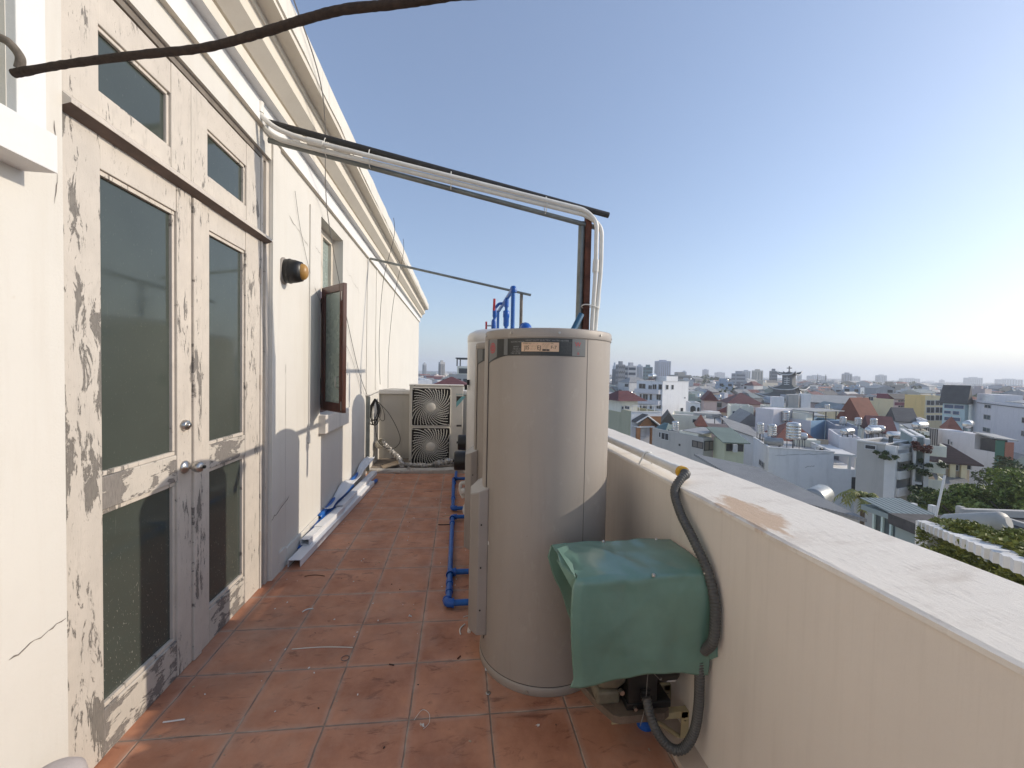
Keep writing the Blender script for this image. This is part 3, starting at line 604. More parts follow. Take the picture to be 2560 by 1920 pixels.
for z,s_ in ((2.36,-1),(2.60,-1)):
    d=MB(); d.tube([(xp-.13,5.75,z),(xp-.23 if z<2.5 else xp-.14,5.74 if z<2.5 else 5.66,z)],.010,8); d.build('valve_stem',STEEL,up_)
    d=MB()
    if z<2.5: d.tube([(xp-.235,5.74,z-.055),(xp-.235,5.74,z+.055)],.013,10)
    else: d.tube([(xp-.14,5.65,z-.04),(xp-.135,5.65,z+.12)],.017,10)
    d.build('valve_handle',RED,up_)
tl=thing('tank_top_pipe','blue pipe with elbow lying across the tops of the first heaters','pipes',(.5,3.2,1.97))
d=MB(); d.tube([(.425,2.63,2.005),(.425,4.75,2.02)],.022,12); d.build('pipe',BLUE,tl)
d=MB(); elbow(d,(.425,2.63,2.005),(0,1,0),(0,0,-1),.038,.045); d.lathe([(.03,0),(.036,.02),(.036,.06),(.03,.08)],(.425,2.63,1.93),14); d.build('elbow',BLUE_F,tl)
d=MB(); d.tube(bend([(.425,4.2,2.02),(.36,4.2,2.02),(.36,4.2,1.62),(.30,4.2,1.50)],.05),.022,12); d.build('branch',BLUE,tl)
d=MB(); d.lathe([(.03,0),(.04,.02),(.04,.12),(.03,.14)],(.36,4.2,1.78),14); d.build('coupling',BLUE_F,tl)
d=MB(); a=Vector((.70,2.62,1.965)); b=Vector((.905,3.02,2.165)); a=b+(a-b)
d.tube([(.79,2.95,1.96),(.905,3.02,2.165)],.023,14); tag(d.build('pipe_offcut',TEAL),'dark teal pipe offcut leaning up behind the big labelled heater','pipe')

# ------------------------------------------------------------------ pipe gantry from wall to post
g1=thing('pipe_gantry','rusty post and sloping steel pipes carrying white conduits from wall to parapet','pipe rack',(1.02,3.38,0))
d=MB(); d.tube([(.985,3.40,fl(.985)),(1.0,3.38,2.985)],.030,16); d.build('post',GALV,g1)
d=MB(); d.box((1.022,3.33,-.01),(1.068,3.338,3.05)); d.box((1.022,3.338,-.01),(1.030,3.39,3.05)); d.build('angle_post',RUST,g1)
d=MB(); d.tube([(-1.44,3.34,3.415),(1.155,3.36,2.935)],.0195,14); d.build('beam',GALV,g1)
d=MB(); d.tube([(-1.46,3.30,3.53),(1.225,3.37,3.055)],.0235,14); d.build('beam',DARKP,g1)
c1=[(-1.452,3.222,3.60),(-1.452,3.222,3.535),(-1.36,3.235,3.455),(-1.18,3.26,3.405),(1.00,3.29,3.052),(1.10,3.30,2.97),(1.105,3.31,2.55),(1.085,3.31,2.1),(1.078,3.31,.3)]
c2=[(-1.452,3.30,3.53),(-1.445,3.295,3.47),(-1.36,3.29,3.405),(-1.18,3.29,3.372),(1.02,3.31,3.018),(1.15,3.32,2.94),(1.155,3.325,2.6),(1.12,3.33,2.1),(1.108,3.33,.3)]
# conduits run just above the lower beam
for c in (c1,c2):
    d=MB(); d.tube(bend(c,.10,8),.0178,14); d.build('conduit',PVC,g1)
d=MB()
d.lathe([(.028,0),(.028,.075),(.0225,.078)],(-1.452,3.222,3.545),16); d.lathe([(.026,0),(.026,.06)],(-1.452,3.30,3.49),16)
d.tube([Vector(c1[3])+(Vector(c1[4])-Vector(c1[3]))*.02,Vector(c1[3])+(Vector(c1[4])-Vector(c1[3]))*.07],.025,14); d.tube([(1.105,3.31,2.66),(1.103,3.31,2.56)],.025,14); d.tube([(1.135,3.327,2.36),(1.128,3.328,2.26)],.024,14)
d.build('conduit_socket',PVC,g1)
d=MB()
for k in (.17,.30,.55,.86):
    c=Vector((-1.44,3.31,3.46)).lerp(Vector((1.02,3.33,3.02)),k); d.tube([c+Vector((0,.05*cos(t),.065*sin(t)+.0)) for t in [2*PI*i/20 for i in range(21)]],.0035,6)
for z in (2.28,1.97): d.tube([Vector((1.075,3.33,z+.01*sin(2*t)))+Vector((.075*cos(t),.045*sin(t),0)) for t in [2*PI*i/24 for i in range(25)]],.005,6)
d.build('cable_tie',PVC,g1)
g2=thing('drying_rail','thin grey rail from the wall to a T-topped post above the rear tanks','rail',(.96,6.40,0))
d=MB(); d.tube([(-1.465,6.90,3.50),(1.09,6.35,2.925)],.019,12); d.build('rail',GALV,g2)
d=MB(); d.tube([(.945,6.38,0),(.945,6.38,2.94)],.025,12); d.build('post',simple('old_pole',(.19,.165,.135),.7,.3,.4,9),g2)

# ------------------------------------------------------------------ conduit on parapet, pump, cover, hoses
wc=thing('parapet_conduit','white plastic pipe clipped along the inner top edge of the parapet','pipe',(1.15,2.9,1.2))
d=MB(); d.tube([(1.155,1.985,1.222),(1.145,5.2,1.222)],.024,14); d.build('pipe',PVC,wc)
d=MB(); d.tube([(1.155,1.985,1.222),(1.155,2.06,1.222)],.028,14); d.build('socket',PVC,wc)
d=MB(); d.tube([(1.155,1.972,1.222),(1.155,2.0,1.222)],.0315,14); d.build('tape',YEL,wc)
for y in (2.38,3.4): 
    d=MB(); d.tube([(1.10,y,1.175)]+[(1.153+.029*cos(t),y,1.222+.029*sin(t)) for t in [PI-PI*i/10 for i in range(11)]]+[(1.182,y,1.178)],.006,6); d.build('clip',PVC,wc)
def hose(name,pts,r,label,pitch=.0125):
    S=spline(pts,40); L=[0]
    for i in range(1,len(S)): L.append(L[-1]+(S[i]-S[i-1]).length)
    n=int(L[-1]/pitch*4); P_=[];R_=[]; j=0
    for i in range(n+1):
        s_=L[-1]*i/n
        while j<len(L)-2 and L[j+1]<s_: j+=1
        t=(s_-L[j])/max(1e-9,L[j+1]-L[j]); P_.append(S[j].lerp(S[j+1],t)); R_.append(r*(1+.11*cos(2*PI*s_/pitch)))
    d=MB(); d.tube(P_,r,16,0,True,R_); return tag(d.build(name,HOSE),label,'hose')
hose('corrugated_hose',[(1.155,1.985,1.222),(1.153,1.945,1.222),(1.115,1.925,1.205),(1.068,1.90,1.15),(1.055,1.82,1.07),(1.055,1.70,.985),(1.062,1.61,.90),(1.068,1.562,.80),(1.068,1.55,.70),(1.063,1.555,.62),(1.055,1.60,.55)],.0200,'grey corrugated hose dropping from the parapet pipe to the green cover')
hose('corrugated_hose',[(1.045,1.615,.50),(1.05,1.615,.40),(1.052,1.62,.28),(1.042,1.63,.17),(1.005,1.64,.095),(.955,1.65,.085),(.905,1.67,.13),(.872,1.69,.20),(.862,1.72,.27)],.0195,'grey corrugated hose looping up to the black pump motor')
pu=thing('water_pump','black electric water pump on a worn base plate under the green cover','pump',(.85,1.84,.17))
zp0=.185
d=MB(); poly=[(.62,1.95),(.655,1.845),(.715,1.735),(.745,1.722),(.955,1.722),(.985,1.74),(1.0,1.78),(1.0,1.95)]
d.prism(poly,lambda a,b,z:Vector((a,b,z)),zp0-.035,zp0); d.box((.68,1.84,zp0+.001),(.69,1.93,zp0+.006)); d.build('base_plate',IRON,pu,.008)
d=MB(); d.box((.785,1.748,zp0+.001),(1.0,1.93,zp0+.035)); d.box((.79,1.745,zp0+.036),(.93,1.93,.46)); d.lathe([(.105,0),(.105,.19),(.098,.205),(0,.205)],(.84,1.85,.36),32,0,RY); d.box((.845,1.725,.24),(.89,1.7445,.29)); d.build('motor',BLACK,pu,.006)
d=MB(); d.lathe([(.05,-.11),(.085,-.10),(.09,-.02),(.07,.02)],(.775,1.85,.33),28,0,RY); d.box((.66,1.79,zp0+.002),(.77,1.92,.25)); d.build('pump_casing',simple('cream_casting',(.17,.15,.105),.6,0,.35,14,.3,60),pu,.012)
d=MB(); d.tube([(.765,1.775,.265),(.765,1.755,.265)],.011,10); d.tube([(.90,1.745,.42),(.90,1.741,.42)],.007,8); d.tube([(.985,1.748,.40),(.985,1.744,.40)],.006,8); d.tube([(.80,1.745,.43),(.80,1.741,.43)],.007,8); d.tube([(.82,1.744,.205),(.82,1.73,.205)],.008,8); d.build('bolt',STEEL,pu)
d=MB(); vs=[];
for i in range(7):
    t=rad(-60+i*14)-PI/2; vs+=[(.985,1.85+.1062*cos(t),.36+.1062*sin(t)),(1.03,1.85+.1062*cos(t),.36+.1062*sin(t))]
d.add(vs,[(2*i,2*i+1,2*i+3,2*i+2) for i in range(6)]); d.build('rating_label',PAPER,pu)
bk=thing('pump_bracket','cream angle iron wall bracket holding the pump off the parapet','bracket',(1.09,1.80,.0))
for y in (1.765,1.93):
    d=MB(); d.box((1.06,y-.004,-.01),(1.0985,y,.148)); d.box((1.0945,y,-.01),(1.0985,y+.035,.148)); d.build('upright',BEIGE,bk,.001)
    d=MB(); d.box((.72,y-.004,.118),(1.094,y,.1485)); d.box((.72,y,.1445),(1.094,y+.03,.1485)); d.build('arm',BEIGE,bk,.001)
    d=MB(); d.tube([(.91,y+.012,.125),(1.085,y+.012,.0)],.011,4); d.build('brace',BEIGE,bk)
    d=MB()
    for z in (.02,.105): d.tube([(1.078,y-.005,z),(1.078,y-.0045,z+.001)],.006,8)
    d.build('bolt_hole',INK,bk)
d=MB(); d.tube(bend([(.945,1.89,-.018),(.94,1.87,.055),(.93,1.87,.11)],.04),.034,16); d.tube([(.94,1.872,.04),(.94,1.872,.045)],.042,16); d.lathe([(.04,0),(.042,.02),(.034,.03)],(.945,1.89,-.016),16)
tag(d.build('pipe_elbow',BLUE_F),'blue pipe elbow on the floor under the pump base','pipe')
d=MB(); d.tube(spline([(.86,1.590,.455),(.862,1.60,.44),(.862,1.70,.40),(.86,1.715,.28),(.85,1.714,.20),(.83,1.705,.15)],6),.0015,5); tag(d.build('tie_wire',CABLEG),'thin wire tied through the lower edge of the green cover','wire')
# green cover: bent sheet (rear flap, top, front)
NU,NV=80,120; d=MB(); vs=[]
prof=[(1.955,.44),(1.965,.70),(1.968,.888),(1.80,.898),(1.66,.890),(1.600,.880),(1.592,.80),(1.588,.62),(1.600,.44)]
PS=bend([Vector((0,a,b)) for a,b in prof],.016,4)
L=[0]
for i in range(1,len(PS)): L.append(L[-1]+(PS[i]-PS[i-1]).length)
nr=random.Random(5); dents=[(nr.random(),.35+.6*nr.random(),nr.uniform(-.009,.009),nr.uniform(.06,.16)) for _ in range(22)]
creases=[(nr.random(),nr.uniform(.38,.95),nr.uniform(-.7,.7)+(PI/2 if nr.random()<.3 else 0),nr.uniform(.10,.32),nr.uniform(.025,.06),nr.choice((-1,1))*nr.uniform(.0015,.0045)) for _ in range(20)]+[(.35,.66,.05,.35,.03,.006),(.75,.665,-.04,.3,.03,-.006)]
for j in range(NV+1):
    s_=L[-1]*j/NV; i=max(k for k in range(len(L)) if L[k]<=s_+1e-9); i=min(i,len(PS)-2); t=(s_-L[i])/max(1e-9,L[i+1]-L[i]); p=PS[i].lerp(PS[i+1],t)
    tan=(PS[i+1]-PS[i]).normalized(); nrm=Vector((0,tan.z,-tan.y)); nrm=-nrm if nrm.y*1+0<0 and False else nrm
    v=j/NV
    # left and right edges along the sheet
    if v<.30: k=v/.30; xl=.60-.15*k; 
    elif v<.60: k=(v-.30)/.30; xl=.45+.03*k+.012*sin(k*PI*2)
    else: k=(v-.60)/.40; xl=.482+.012*k-.02*sin(PI*k)+(.022*math.exp(-((k-.08)/.06)**2)) - (.02 if k>.93 else 0)*((k-.93)/.07)
    xr=1.078+ (0.014*sin(PI*min(1,max(0,(v-.62)/.38)))) if v>.6 else 1.084
    for q in range(NU+1):
        u=q/NU; x=xl+(xr-xl)*u; off=0
        for du,dv,a,s2 in dents: off+=a*math.exp(-((u-du)**2+((v-dv)*1.0)**2)/(s2*s2))
        off+=.004*sin(7*u+9*v)+.0015*sin(23*u-14*v)
        for ca,cb,cc,cl,cw_2,camp in creases:
            du=u-ca; dv=v-cb; al=du*cos(cc)+dv*sin(cc); pe=-du*sin(cc)+dv*cos(cc)
            off+=camp*max(0,1-abs(pe)/cw_2)*max(0,1-(al/cl)**2)
        z=0
        if v>.9: z=(v-.9)/.1*(.032*(sin(PI*u*.9)**2)-.012*(1-u)+.0012*sin(25*u))
        P_=Vector((x,p.y,p.z))+Vector((0,-nrm.y,-nrm.z))*off*(-1)
        P_.z+=z; 
        if v<.6 and u<.1: P_.z-=.02*(1-u/.1)*(sin(v*20)**2)
        if u<.06 and v>.55: P_.y+=.012*(1-u/.06)
        vs.append(P_)
W_=NU+1
d.add(vs,[(j*W_+q,j*W_+q+1,(j+1)*W_+q+1,(j+1)*W_+q) for j in range(NV) for q in range(NU)],0,True)
cv=thing('pump_cover','crumpled dark green sheet metal hood bent over the pump beside the parapet','cover',(.78,1.78,.44))
so=d.build('hood',SHEET,cv); md=so.modifiers.new('thick','SOLIDIFY'); md.thickness=.0022
d=MB(); d.add([(.535,1.905,.895),(.47,1.86,.90),(.49,1.62,.885),(.50,1.61,.80),(.475,1.66,.84),(.455,1.80,.87)],[(0,1,2),(0,2,5),(5,2,4),(4,2,3)]); 
so=d.build('torn_edge',SHEET,cv); so.modifiers.new('thick','SOLIDIFY').thickness=.002
d=MB(); d.add([(1.06,1.588,.60),(1.10,1.575,.595),(1.098,1.57,.545),(1.07,1.58,.525)],[(0,1,2,3)]); so=d.build('tab',SHEET,cv); so.modifiers.new('thick','SOLIDIFY').thickness=.003
for p in ((.82,1.603,.885),(1.05,1.602,.885),(.72,1.93,.895),(1.0,1.94,.893)):
    d=MB(); d.lathe([(.007,-.004),(.008,.004),(.004,.008),(0,.009)],p,10); d.build('rivet',STEEL,cv)

# ------------------------------------------------------------------ outdoor cooling unit
au=thing('cooling_unit','cream outdoor air conditioner with two stacked spiral fan grilles and teal logo','air conditioner',(-.4,7.65,.05))
x0,x1,yf,zb,zt=-.865,.085,7.50,.095,1.462
d=MB(); d.box((x0,yf,zb),(x1,yf+.33,zt-.02)); d.build('casing',AC,au,.008)
d=MB(); d.box((x0-.008,yf-.008,zt-.019),(x1+.008,yf+.338,zt+.006)); d.build('top_panel',AC,au,.006)
d=MB()
for x in (x0+.1,x1-.16): d.box((x,yf+.01,.041),(x+.08,yf+.32,.094))
d.build('foot',AC,au)
fc=[]; gw=.345; cxg=x0+.03+gw+.008
for cz in (zt-.05-gw,zt-.05-gw*3-.022):
    gr=bpy.data.objects.new('fan_grille',None); COL.objects.link(gr); gr.parent=au; gr.location=Vector((cxg,yf,cz))-WLOC[au.name]; WLOC[gr.name]=Vector((cxg,yf,cz))
    d=MB(); RX=Matrix.Rotation(rad(90),4,'X'); d.lathe([(gw*.93,0),(gw*.93,.003),(0,.003)],(cxg,yf-.002,cz),48,0,RX); 
    c=gw-.012; d.box((cxg-c,yf-.0015,cz-c),(cxg+c,yf-.0005,cz+c)); d.build('dark_recess',DARKIN,gr)
    d=MB()
    for k in range(4):
        vs=[]
        for i in range(9):
            rr=.07+i*.028; t0=k*PI/2+.5*i/8; t1=t0+.95
            vs+=[(cxg+rr*cos(t0),yf-.004,cz+rr*sin(t0)),(cxg+rr*cos(t1),yf-.010,cz+rr*sin(t1))]
        d.add(vs,[(2*i,2*i+1,2*i+3,2*i+2) for i in range(8)])
    d.build('fan_blade',FAN,gr)
    d=MB(); NS=34
    for k in range(NS):
        pts=[]
        for i in range(15):
            q=i/14; rr=.075+q*(.405); t=2*PI*k/NS+1.15*q**.8
            X=rr*cos(t); Z=rr*sin(t); lim=gw-.012
            if max(abs(X),abs(Z))>lim: break
            pts.append((cxg+X,yf-.030+.012*q**2,cz+Z))
        if len(pts)>2: d.tube(pts,.0052,4,0,False)
    for i in range(7):
        rr=.11+i*.034; d.tube([(cxg+rr*cos(2*PI*j/56),yf-.026,cz+rr*sin(2*PI*j/56)) for j in range(57)],.0013,3,0,False)
    d.build('spiral_wire',ACW,gr)
    d=MB(); c=gw-.004
    loop=[]
    for sx_,sz_,a0 in ((1,1,0),(-1,1,90),(-1,-1,180),(1,-1,270)):
        for i in range(6):
            t=rad(a0+18*i); loop.append((cxg+sx_*(c-.035)+.035*cos(t),yf-.012,cz+sz_*(c-.035)+.035*sin(t)))
    loop.append(loop[0]); loop.append(loop[1]); d.tube(loop,.010,8,0,False); d.build('grille_frame',AC,gr)
    d=MB(); d.lathe([(.079,-.02),(.079,.030),(.070,.036),(0,.037)],(cxg,yf-.004,cz),32,0,RX); d.build('hub',AC,gr)
    d=MB()
    for a,b in ((1,1),(1,-1),(-1,1),(-1,-1)): d.box((cxg+a*(c-.045)-.012,yf-.024,cz+b*(c-.03)-.012),(cxg+a*(c-.045)+.012,yf-.019,cz+b*(c-.03)+.012))
    d.build('grille_clip',BLACK,gr)
lx=cxg+gw+.10
V,F=text_geo('DAIKIN',.05); d=MB(); d.add([(lx-.005+p.x,yf-.002,zt-.175+p.y*.8) for p in V],F); d.build('brand_lettering',TEALP,au)
d=MB(); d.add([(lx,yf-.002,zt-.195),(lx+.10,yf-.002,zt-.195),(lx,yf-.002,zt-.30)],[(0,2,1)]); d.build('logo_dark',INK,au)
d=MB(); d.add([(lx+.10,yf-.002,zt-.195),(lx+.17,yf-.002,zt-.195),(lx,yf-.002,zt-.40),(lx,yf-.002,zt-.30)],[(0,3,2,1)]); d.build('logo_teal',TEALP,au)
d=MB(); d.box((lx+.01,yf-.004,zb+.62),(lx+.10,yf-.001,zb+.655)); d.build('vent_slot',FAN,au)
d=MB()
for x in (x0+.09,cxg+gw-.02): d.tube([(x,yf-.009,zt-.012),(x,yf-.012,zt-.012)],.008,8)
d.build('screw',BLACK,au)

# ------------------------------------------------------------------ small fittings & loose things near the wall
lp=thing('bulkhead_lamp','black oval wall lamp with amber end on the cream wall beside the door','wall lamp',(WX,3.70,2.52))
Mz=Matrix.Rotation(rad(90),4,'Y')@Matrix.Diagonal((1.15,.92,1,1))
lc=(WX,3.70,2.53)
d=MB(); d.lathe([(.098,0),(.098,.008),(.090,.018),(0,.018)],lc,36,0,Mz); d.build('back_plate',simple('grey_plate',(.30,.27,.24),.6),lp)
d=MB(); d.lathe([(.086,.018),(.088,.05),(.082,.10),(.070,.150),(0,.150)],lc,36,0,Mz); d.lathe([(.090,.048),(.091,.054),(.090,.060)],lc,36,0,Mz); d.build('housing',BLACK,lp)
d=MB(); d.lathe([(.060,.150),(.055,.172),(.038,.190),(.02,.196),(0,.197)],lc,36,0,Mz); d.build('lens',GOLD,lp)
def cable(name,pts,r,label,mat=CABLE,cat='cable',n=8):
    d=MB(); d.tube(spline(pts,n),r,6); return tag(d.build(name,mat),label,cat)
cable('thin_cable',[(-1.13,2.95,4.17),(-1.14,3.6,3.95),(-1.36,4.4,3.55),(-1.43,4.75,3.30),(-1.452,5.3,2.70),(-1.455,6.2,1.75),(-1.44,6.75,1.33)],.0045,'thin grey cable falling from the near cornice past the open casement to the coil',CABLEG)
cable('thin_cable',[(-1.10,7.0,4.20),(-1.10,7.05,3.9),(-1.30,7.25,3.2),(-1.40,7.5,2.2),(-1.42,7.75,1.45)],.004,'thin dark cable hanging in front of the far wall, nearer of two',CABLE)
cable('thin_cable',[(-1.09,8.1,4.21),(-1.10,8.15,3.9),(-1.30,8.4,3.1),(-1.40,8.5,2.1),(-1.38,8.35,1.36)],.004,'thin dark cable hanging in front of the far wall, farther of two',CABLE)
cable('thin_cable',[(-1.462,3.9,3.28),(-1.465,4.1,2.9),(-1.462,4.55,2.45),(-1.46,5.75,1.95),(-1.462,6.5,1.35)],.0022,'hair thin cable slanting across the wall from above the lamp',CABLEG)
cable('thin_cable',[(-1.445,6.78,1.31),(-1.42,7.0,1.30),(-1.40,7.5,1.33),(-1.30,7.93,1.36),(-1.0,8.02,1.355)],.006,'grey cable running level into the corner above the coil',CABLEG)
d=MB(); cr=random.Random(2)
for k in range(9):
    dx=cr.uniform(-.02,.03); h=cr.uniform(.30,.42); wd=cr.uniform(.02,.06)
    d.tube(spline([(-1.36+dx*.3,6.98,1.24),(-1.39+dx-wd,6.97,1.05),(-1.40+dx-wd*.6,6.96,1.24-h),(-1.36+dx+wd*.5,6.96,1.24-h+.01),(-1.33+dx+wd,6.97,1.05),(-1.355+dx*.3,6.98,1.235)],6),.0055,6)
d.tube(spline([(-1.36,6.97,1.23),(-1.25,6.98,1.12),(-1.20,6.98,.92),(-1.25,6.98,.88),(-1.31,6.98,1.0),(-1.34,6.98,1.2)],8),.005,6)
d.tube(spline([(-1.355,6.97,1.235),(-1.12,6.97,.98),(-.95,6.97,.62),(-1.0,6.97,.45),(-1.15,6.97,.42),(-1.30,6.97,.55),(-1.36,6.97,.85),(-1.37,6.97,1.0)],8),.006,6)
tag(d.build('cable_coil',CABLE),'black cable bundle looped over a hook in the far left corner','cable')
# brown lagged pipe across the top left
lg=thing('lagged_pipe','dark brown rough wrapped pipe curving across the sky from the wall','pipe',(-1.40,1.515,2.63))
P_=spline([(-1.395,1.505,2.621),(-1.202,1.45,2.632),(-.956,1.38,2.636),(-.734,1.30,2.622),(-.551,1.22,2.621),(-.423,1.16,2.622),(-.306,1.11,2.622),(-.186,1.07,2.616),(-.05,1.02,2.61),(.2,.9,2.58),(.65,.45,2.45),(1.1,-.3,2.0),(1.28,-.9,1.2)],14)
d=MB(); d.tube(P_,.0112,12,0,True,[.0112*(1+rng.uniform(-.07,.07)+(.12 if i<6 else 0)) for i in range(len(P_))]); d.build('wrapped_tube',BROWN,lg)
d=MB(); d.tube(spline([(-1.50,1.47,2.735),(-1.42,1.488,2.716),(-1.392,1.49,2.702),(-1.366,1.492,2.665),(-1.374,1.497,2.632)],8),.012,10,0,True); d.build('hook_end',simple('old_lagging',(.16,.135,.11),.85,0,.3,40,.5,120),lg)
d=MB(); d.lathe([(.085,0),(.085,.285),(.080,.308),(.062,.325),(.03,.335),(0,.337)],(-1.345,1.545,0.0),36)
tag(d.build('capped_stub',GREYC),'pale grey rounded cap standing at the foot of the wall beside the peeling door','pipe stub')
# trunking lying on the floor
def trunk(name,A,B,wd,h,z,label,tilt=0,mat=PVCG,open_end=True):
    A=Vector(A);B=Vector(B); e=(B-A); L=e.length; e.normalize(); nr_=Vector((e.y,-e.x,0)).normalized(); upv=nr_.cross(e)
    M=Matrix(((nr_.x,e.x,upv.x,A.x),(nr_.y,e.y,upv.y,A.y),(nr_.z,e.z,upv.z,A.z),(0,0,0,1)))
    d=MB(); t=.004
    d.box((0,0,h-t),(wd,L,h),0,M); d.box((0,0,0),(t,L,h-t),0,M); d.box((wd-t,0,0),(wd,L,h-t),0,M)
    if z: d.box((t,.001,0),(wd-t,L,t),0,M)
    return tag(d.build(name,mat,None,.0012,origin=A),label,'trunking','white trunking lengths')
F0=.012
trunk('cable_trunking',(-1.425,3.69,F0),(-1.315,6.25,F0),.105,.062,False,'longest white open channel lying flat on the tiles along the wall')
trunk('cable_trunking',(-1.430,3.99,F0+.0635),(-1.36,4.92,F0+.0635),.078,.055,True,'short white hollow box trunking with its open end toward the viewer')
trunk('cable_trunking',(-1.415,4.30,F0+.120),(-1.335,6.0,F0+.0645),.080,.004,False,'flat white trunking lid on top of the short box trunking')
trunk('cable_trunking',(-1.39,4.95,F0+.064),(-1.33,6.62,F0+.064),.085,.058,True,'white closed trunking lying farther along on the open channel')
def strip(name,pts,wd,label,mat,cat,tw=.35):
    S=spline(pts,10); d=MB(); vs=[]
    for i,p in enumerate(S):
        t=(S[min(i+1,len(S)-1)]-S[max(i-1,0)]).normalized(); nr_=Vector((t.y,-t.x,0)).normalized(); a=tw*sin(i*.25)
        for k in range(5): 
            q=k/4-.5; vs.append(p+nr_*wd*q+Vector((0,0,wd*q*a+.5*wd*q*q)))
    d.add(vs,[(i*5+k,i*5+k+1,(i+1)*5+k+1,(i+1)*5+k) for i in range(len(S)-1) for k in range(4)],0,True)
    o=d.build(name,mat); o.modifiers.new('thick','SOLIDIFY').thickness=.003; return tag(o,label,cat)
strip('plastic_sheet_offcut',[(-1.42,4.75,.165),(-1.41,5.05,.175),(-1.39,5.45,.24),(-1.395,6.0,.19),(-1.40,6.35,.26),(-1.38,6.85,.30)],.11,'curled white plastic offcut resting on the trunking pile',PVCG,'offcut',.5)
for k,(a,b,r_,lab) in enumerate((((-1.44,3.97,.03),(-1.445,4.65,.10),.026,'slit blue pipe length nearest the viewer in the pile by the wall'),((-1.452,4.55,.13),(-1.45,5.4,.17),.024,'upper blue pipe length tucked between wall and trunking'),((-1.43,4.52,.095),(-1.44,5.9,.10),.023,'lower blue pipe length tucked between wall and trunking'),((-1.44,5.5,.17),(-1.44,6.35,.20),.024,'far blue pipe length on the pile by the wall'),((-1.27,5.95,.035),(-1.22,6.42,.035),.024,'short blue pipe length under the far end of the trunking'))):
    A=Vector(a);B=Vector(b); d=MB(); t=(B-A).normalized(); n1=t.cross(Vector((0,0,1))).normalized(); n2=n1.cross(t); vs=[]
    for j in range(12):
        p=A.lerp(B,j/11)
        for q in range(11):
            an=rad(-160+32*q); vs.append(p+(n1*cos(an)+n2*sin(an))*r_*(1+.12*sin(j+k)))
    d.add(vs,[(j*11+q,j*11+q+1,(j+1)*11+q+1,(j+1)*11+q) for j in range(11) for q in range(10)],0,True)
    o=d.build('blue_pipe_offcut',BLUE); o.modifiers.new('thick','SOLIDIFY').thickness=.003; tag(o,lab,'pipe','blue pipe offcuts')
# rubble in the far nook
d=MB(); d.lathe([(.075,0),(.075,.13),(.068,.13),(.066,.01)],(-1.40,7.55,.38),24,0,Matrix.Rotation(rad(55),4,'X')@Matrix.Rotation(rad(35),4,'Y')); tag(d.build('pipe_socket',simple('cream_socket',(.50,.47,.40),.6)),'cream open pipe socket sticking out of the far left corner','pipe')
def crumple(name,pts,r,label,mat,cat):
    S=spline(pts,12); q=random.Random(len(label)); d=MB(); d.tube(S,r,9,0,True,[r*q.uniform(.65,1.25) for _ in S])
    for i in range(len(d.v)): d.v[i]+=Vector((q.uniform(-1,1),q.uniform(-1,1),q.uniform(-1,1)))*r*.22
    d.sm=[False]*len(d.f); return tag(d.build(name,mat),label,cat)
crumple('foil_duct',[(-1.33,7.53,.44),(-1.25,7.50,.36),(-1.12,7.45,.24),(-1.02,7.35,.18),(-.95,7.20,.12),(-.93,7.12,.11)],.042,'torn foil wrapped duct coming down out of the corner socket',FOIL,'duct')
crumple('foil_duct',[(-.90,7.20,.10),(-.72,7.22,.085),(-.50,7.20,.085),(-.36,7.22,.09)],.036,'torn foil wrapped duct lying low in front of the fan unit',FOIL,'duct')
crumple('foil_duct',[(-.42,7.18,.10),(-.22,7.22,.135),(-.02,7.22,.16),(.10,7.25,.16)],.050,'grey wrapped duct with pale splashes beside the black tank cap',FOIL,'duct')
crumple('plaster_lump',[(-.82,7.02,.06),(-.74,6.98,.045),(-.66,7.0,.03)],.035,'pale plaster lump fallen over the middle of the kerb',simple('plaster_lump',(.55,.50,.43),.9,0,.2,20,.3,60),'rubble')
crumple('plaster_lump',[(-1.05,6.98,.04),(-.98,6.95,.03),(-.92,6.97,.03)],.022,'flat pale flake of render on the kerb left of the lump',simple('plaster_flake',(.52,.48,.42),.9,0,.2,20),'rubble')
d=MB(); M=Matrix.Translation((-1.15,7.25,.075))@Matrix.Rotation(rad(20),4,'Z')@Matrix.Rotation(rad(-14),4,'Y'); d.box((-.13,-.12,0),(.16,.12,.012),0,M); tag(d.build('board_scrap',CARD,None,.002),'tan board scrap lying behind the kerb under the corner socket','board')
d=MB(); q=random.Random(8)
for k in range(70):
    x,y=q.uniform(-1.4,.9),q.uniform(7.12,7.45); s_=q.uniform(.006,.03); M=Matrix.Translation((x,y,.041))@Matrix.Rotation(q.uniform(0,6),4,'Z'); d.box((-s_,-s_*q.uniform(.4,1),0),(s_,s_*.6,s_*.7),0,M)
o=d.build('rubble_bits',simple('rubble',(.30,.26,.21),.9,0,.4,20)); o['kind']='stuff'; tag(o,'loose rubble and dirt strewn behind the far kerb','rubble')
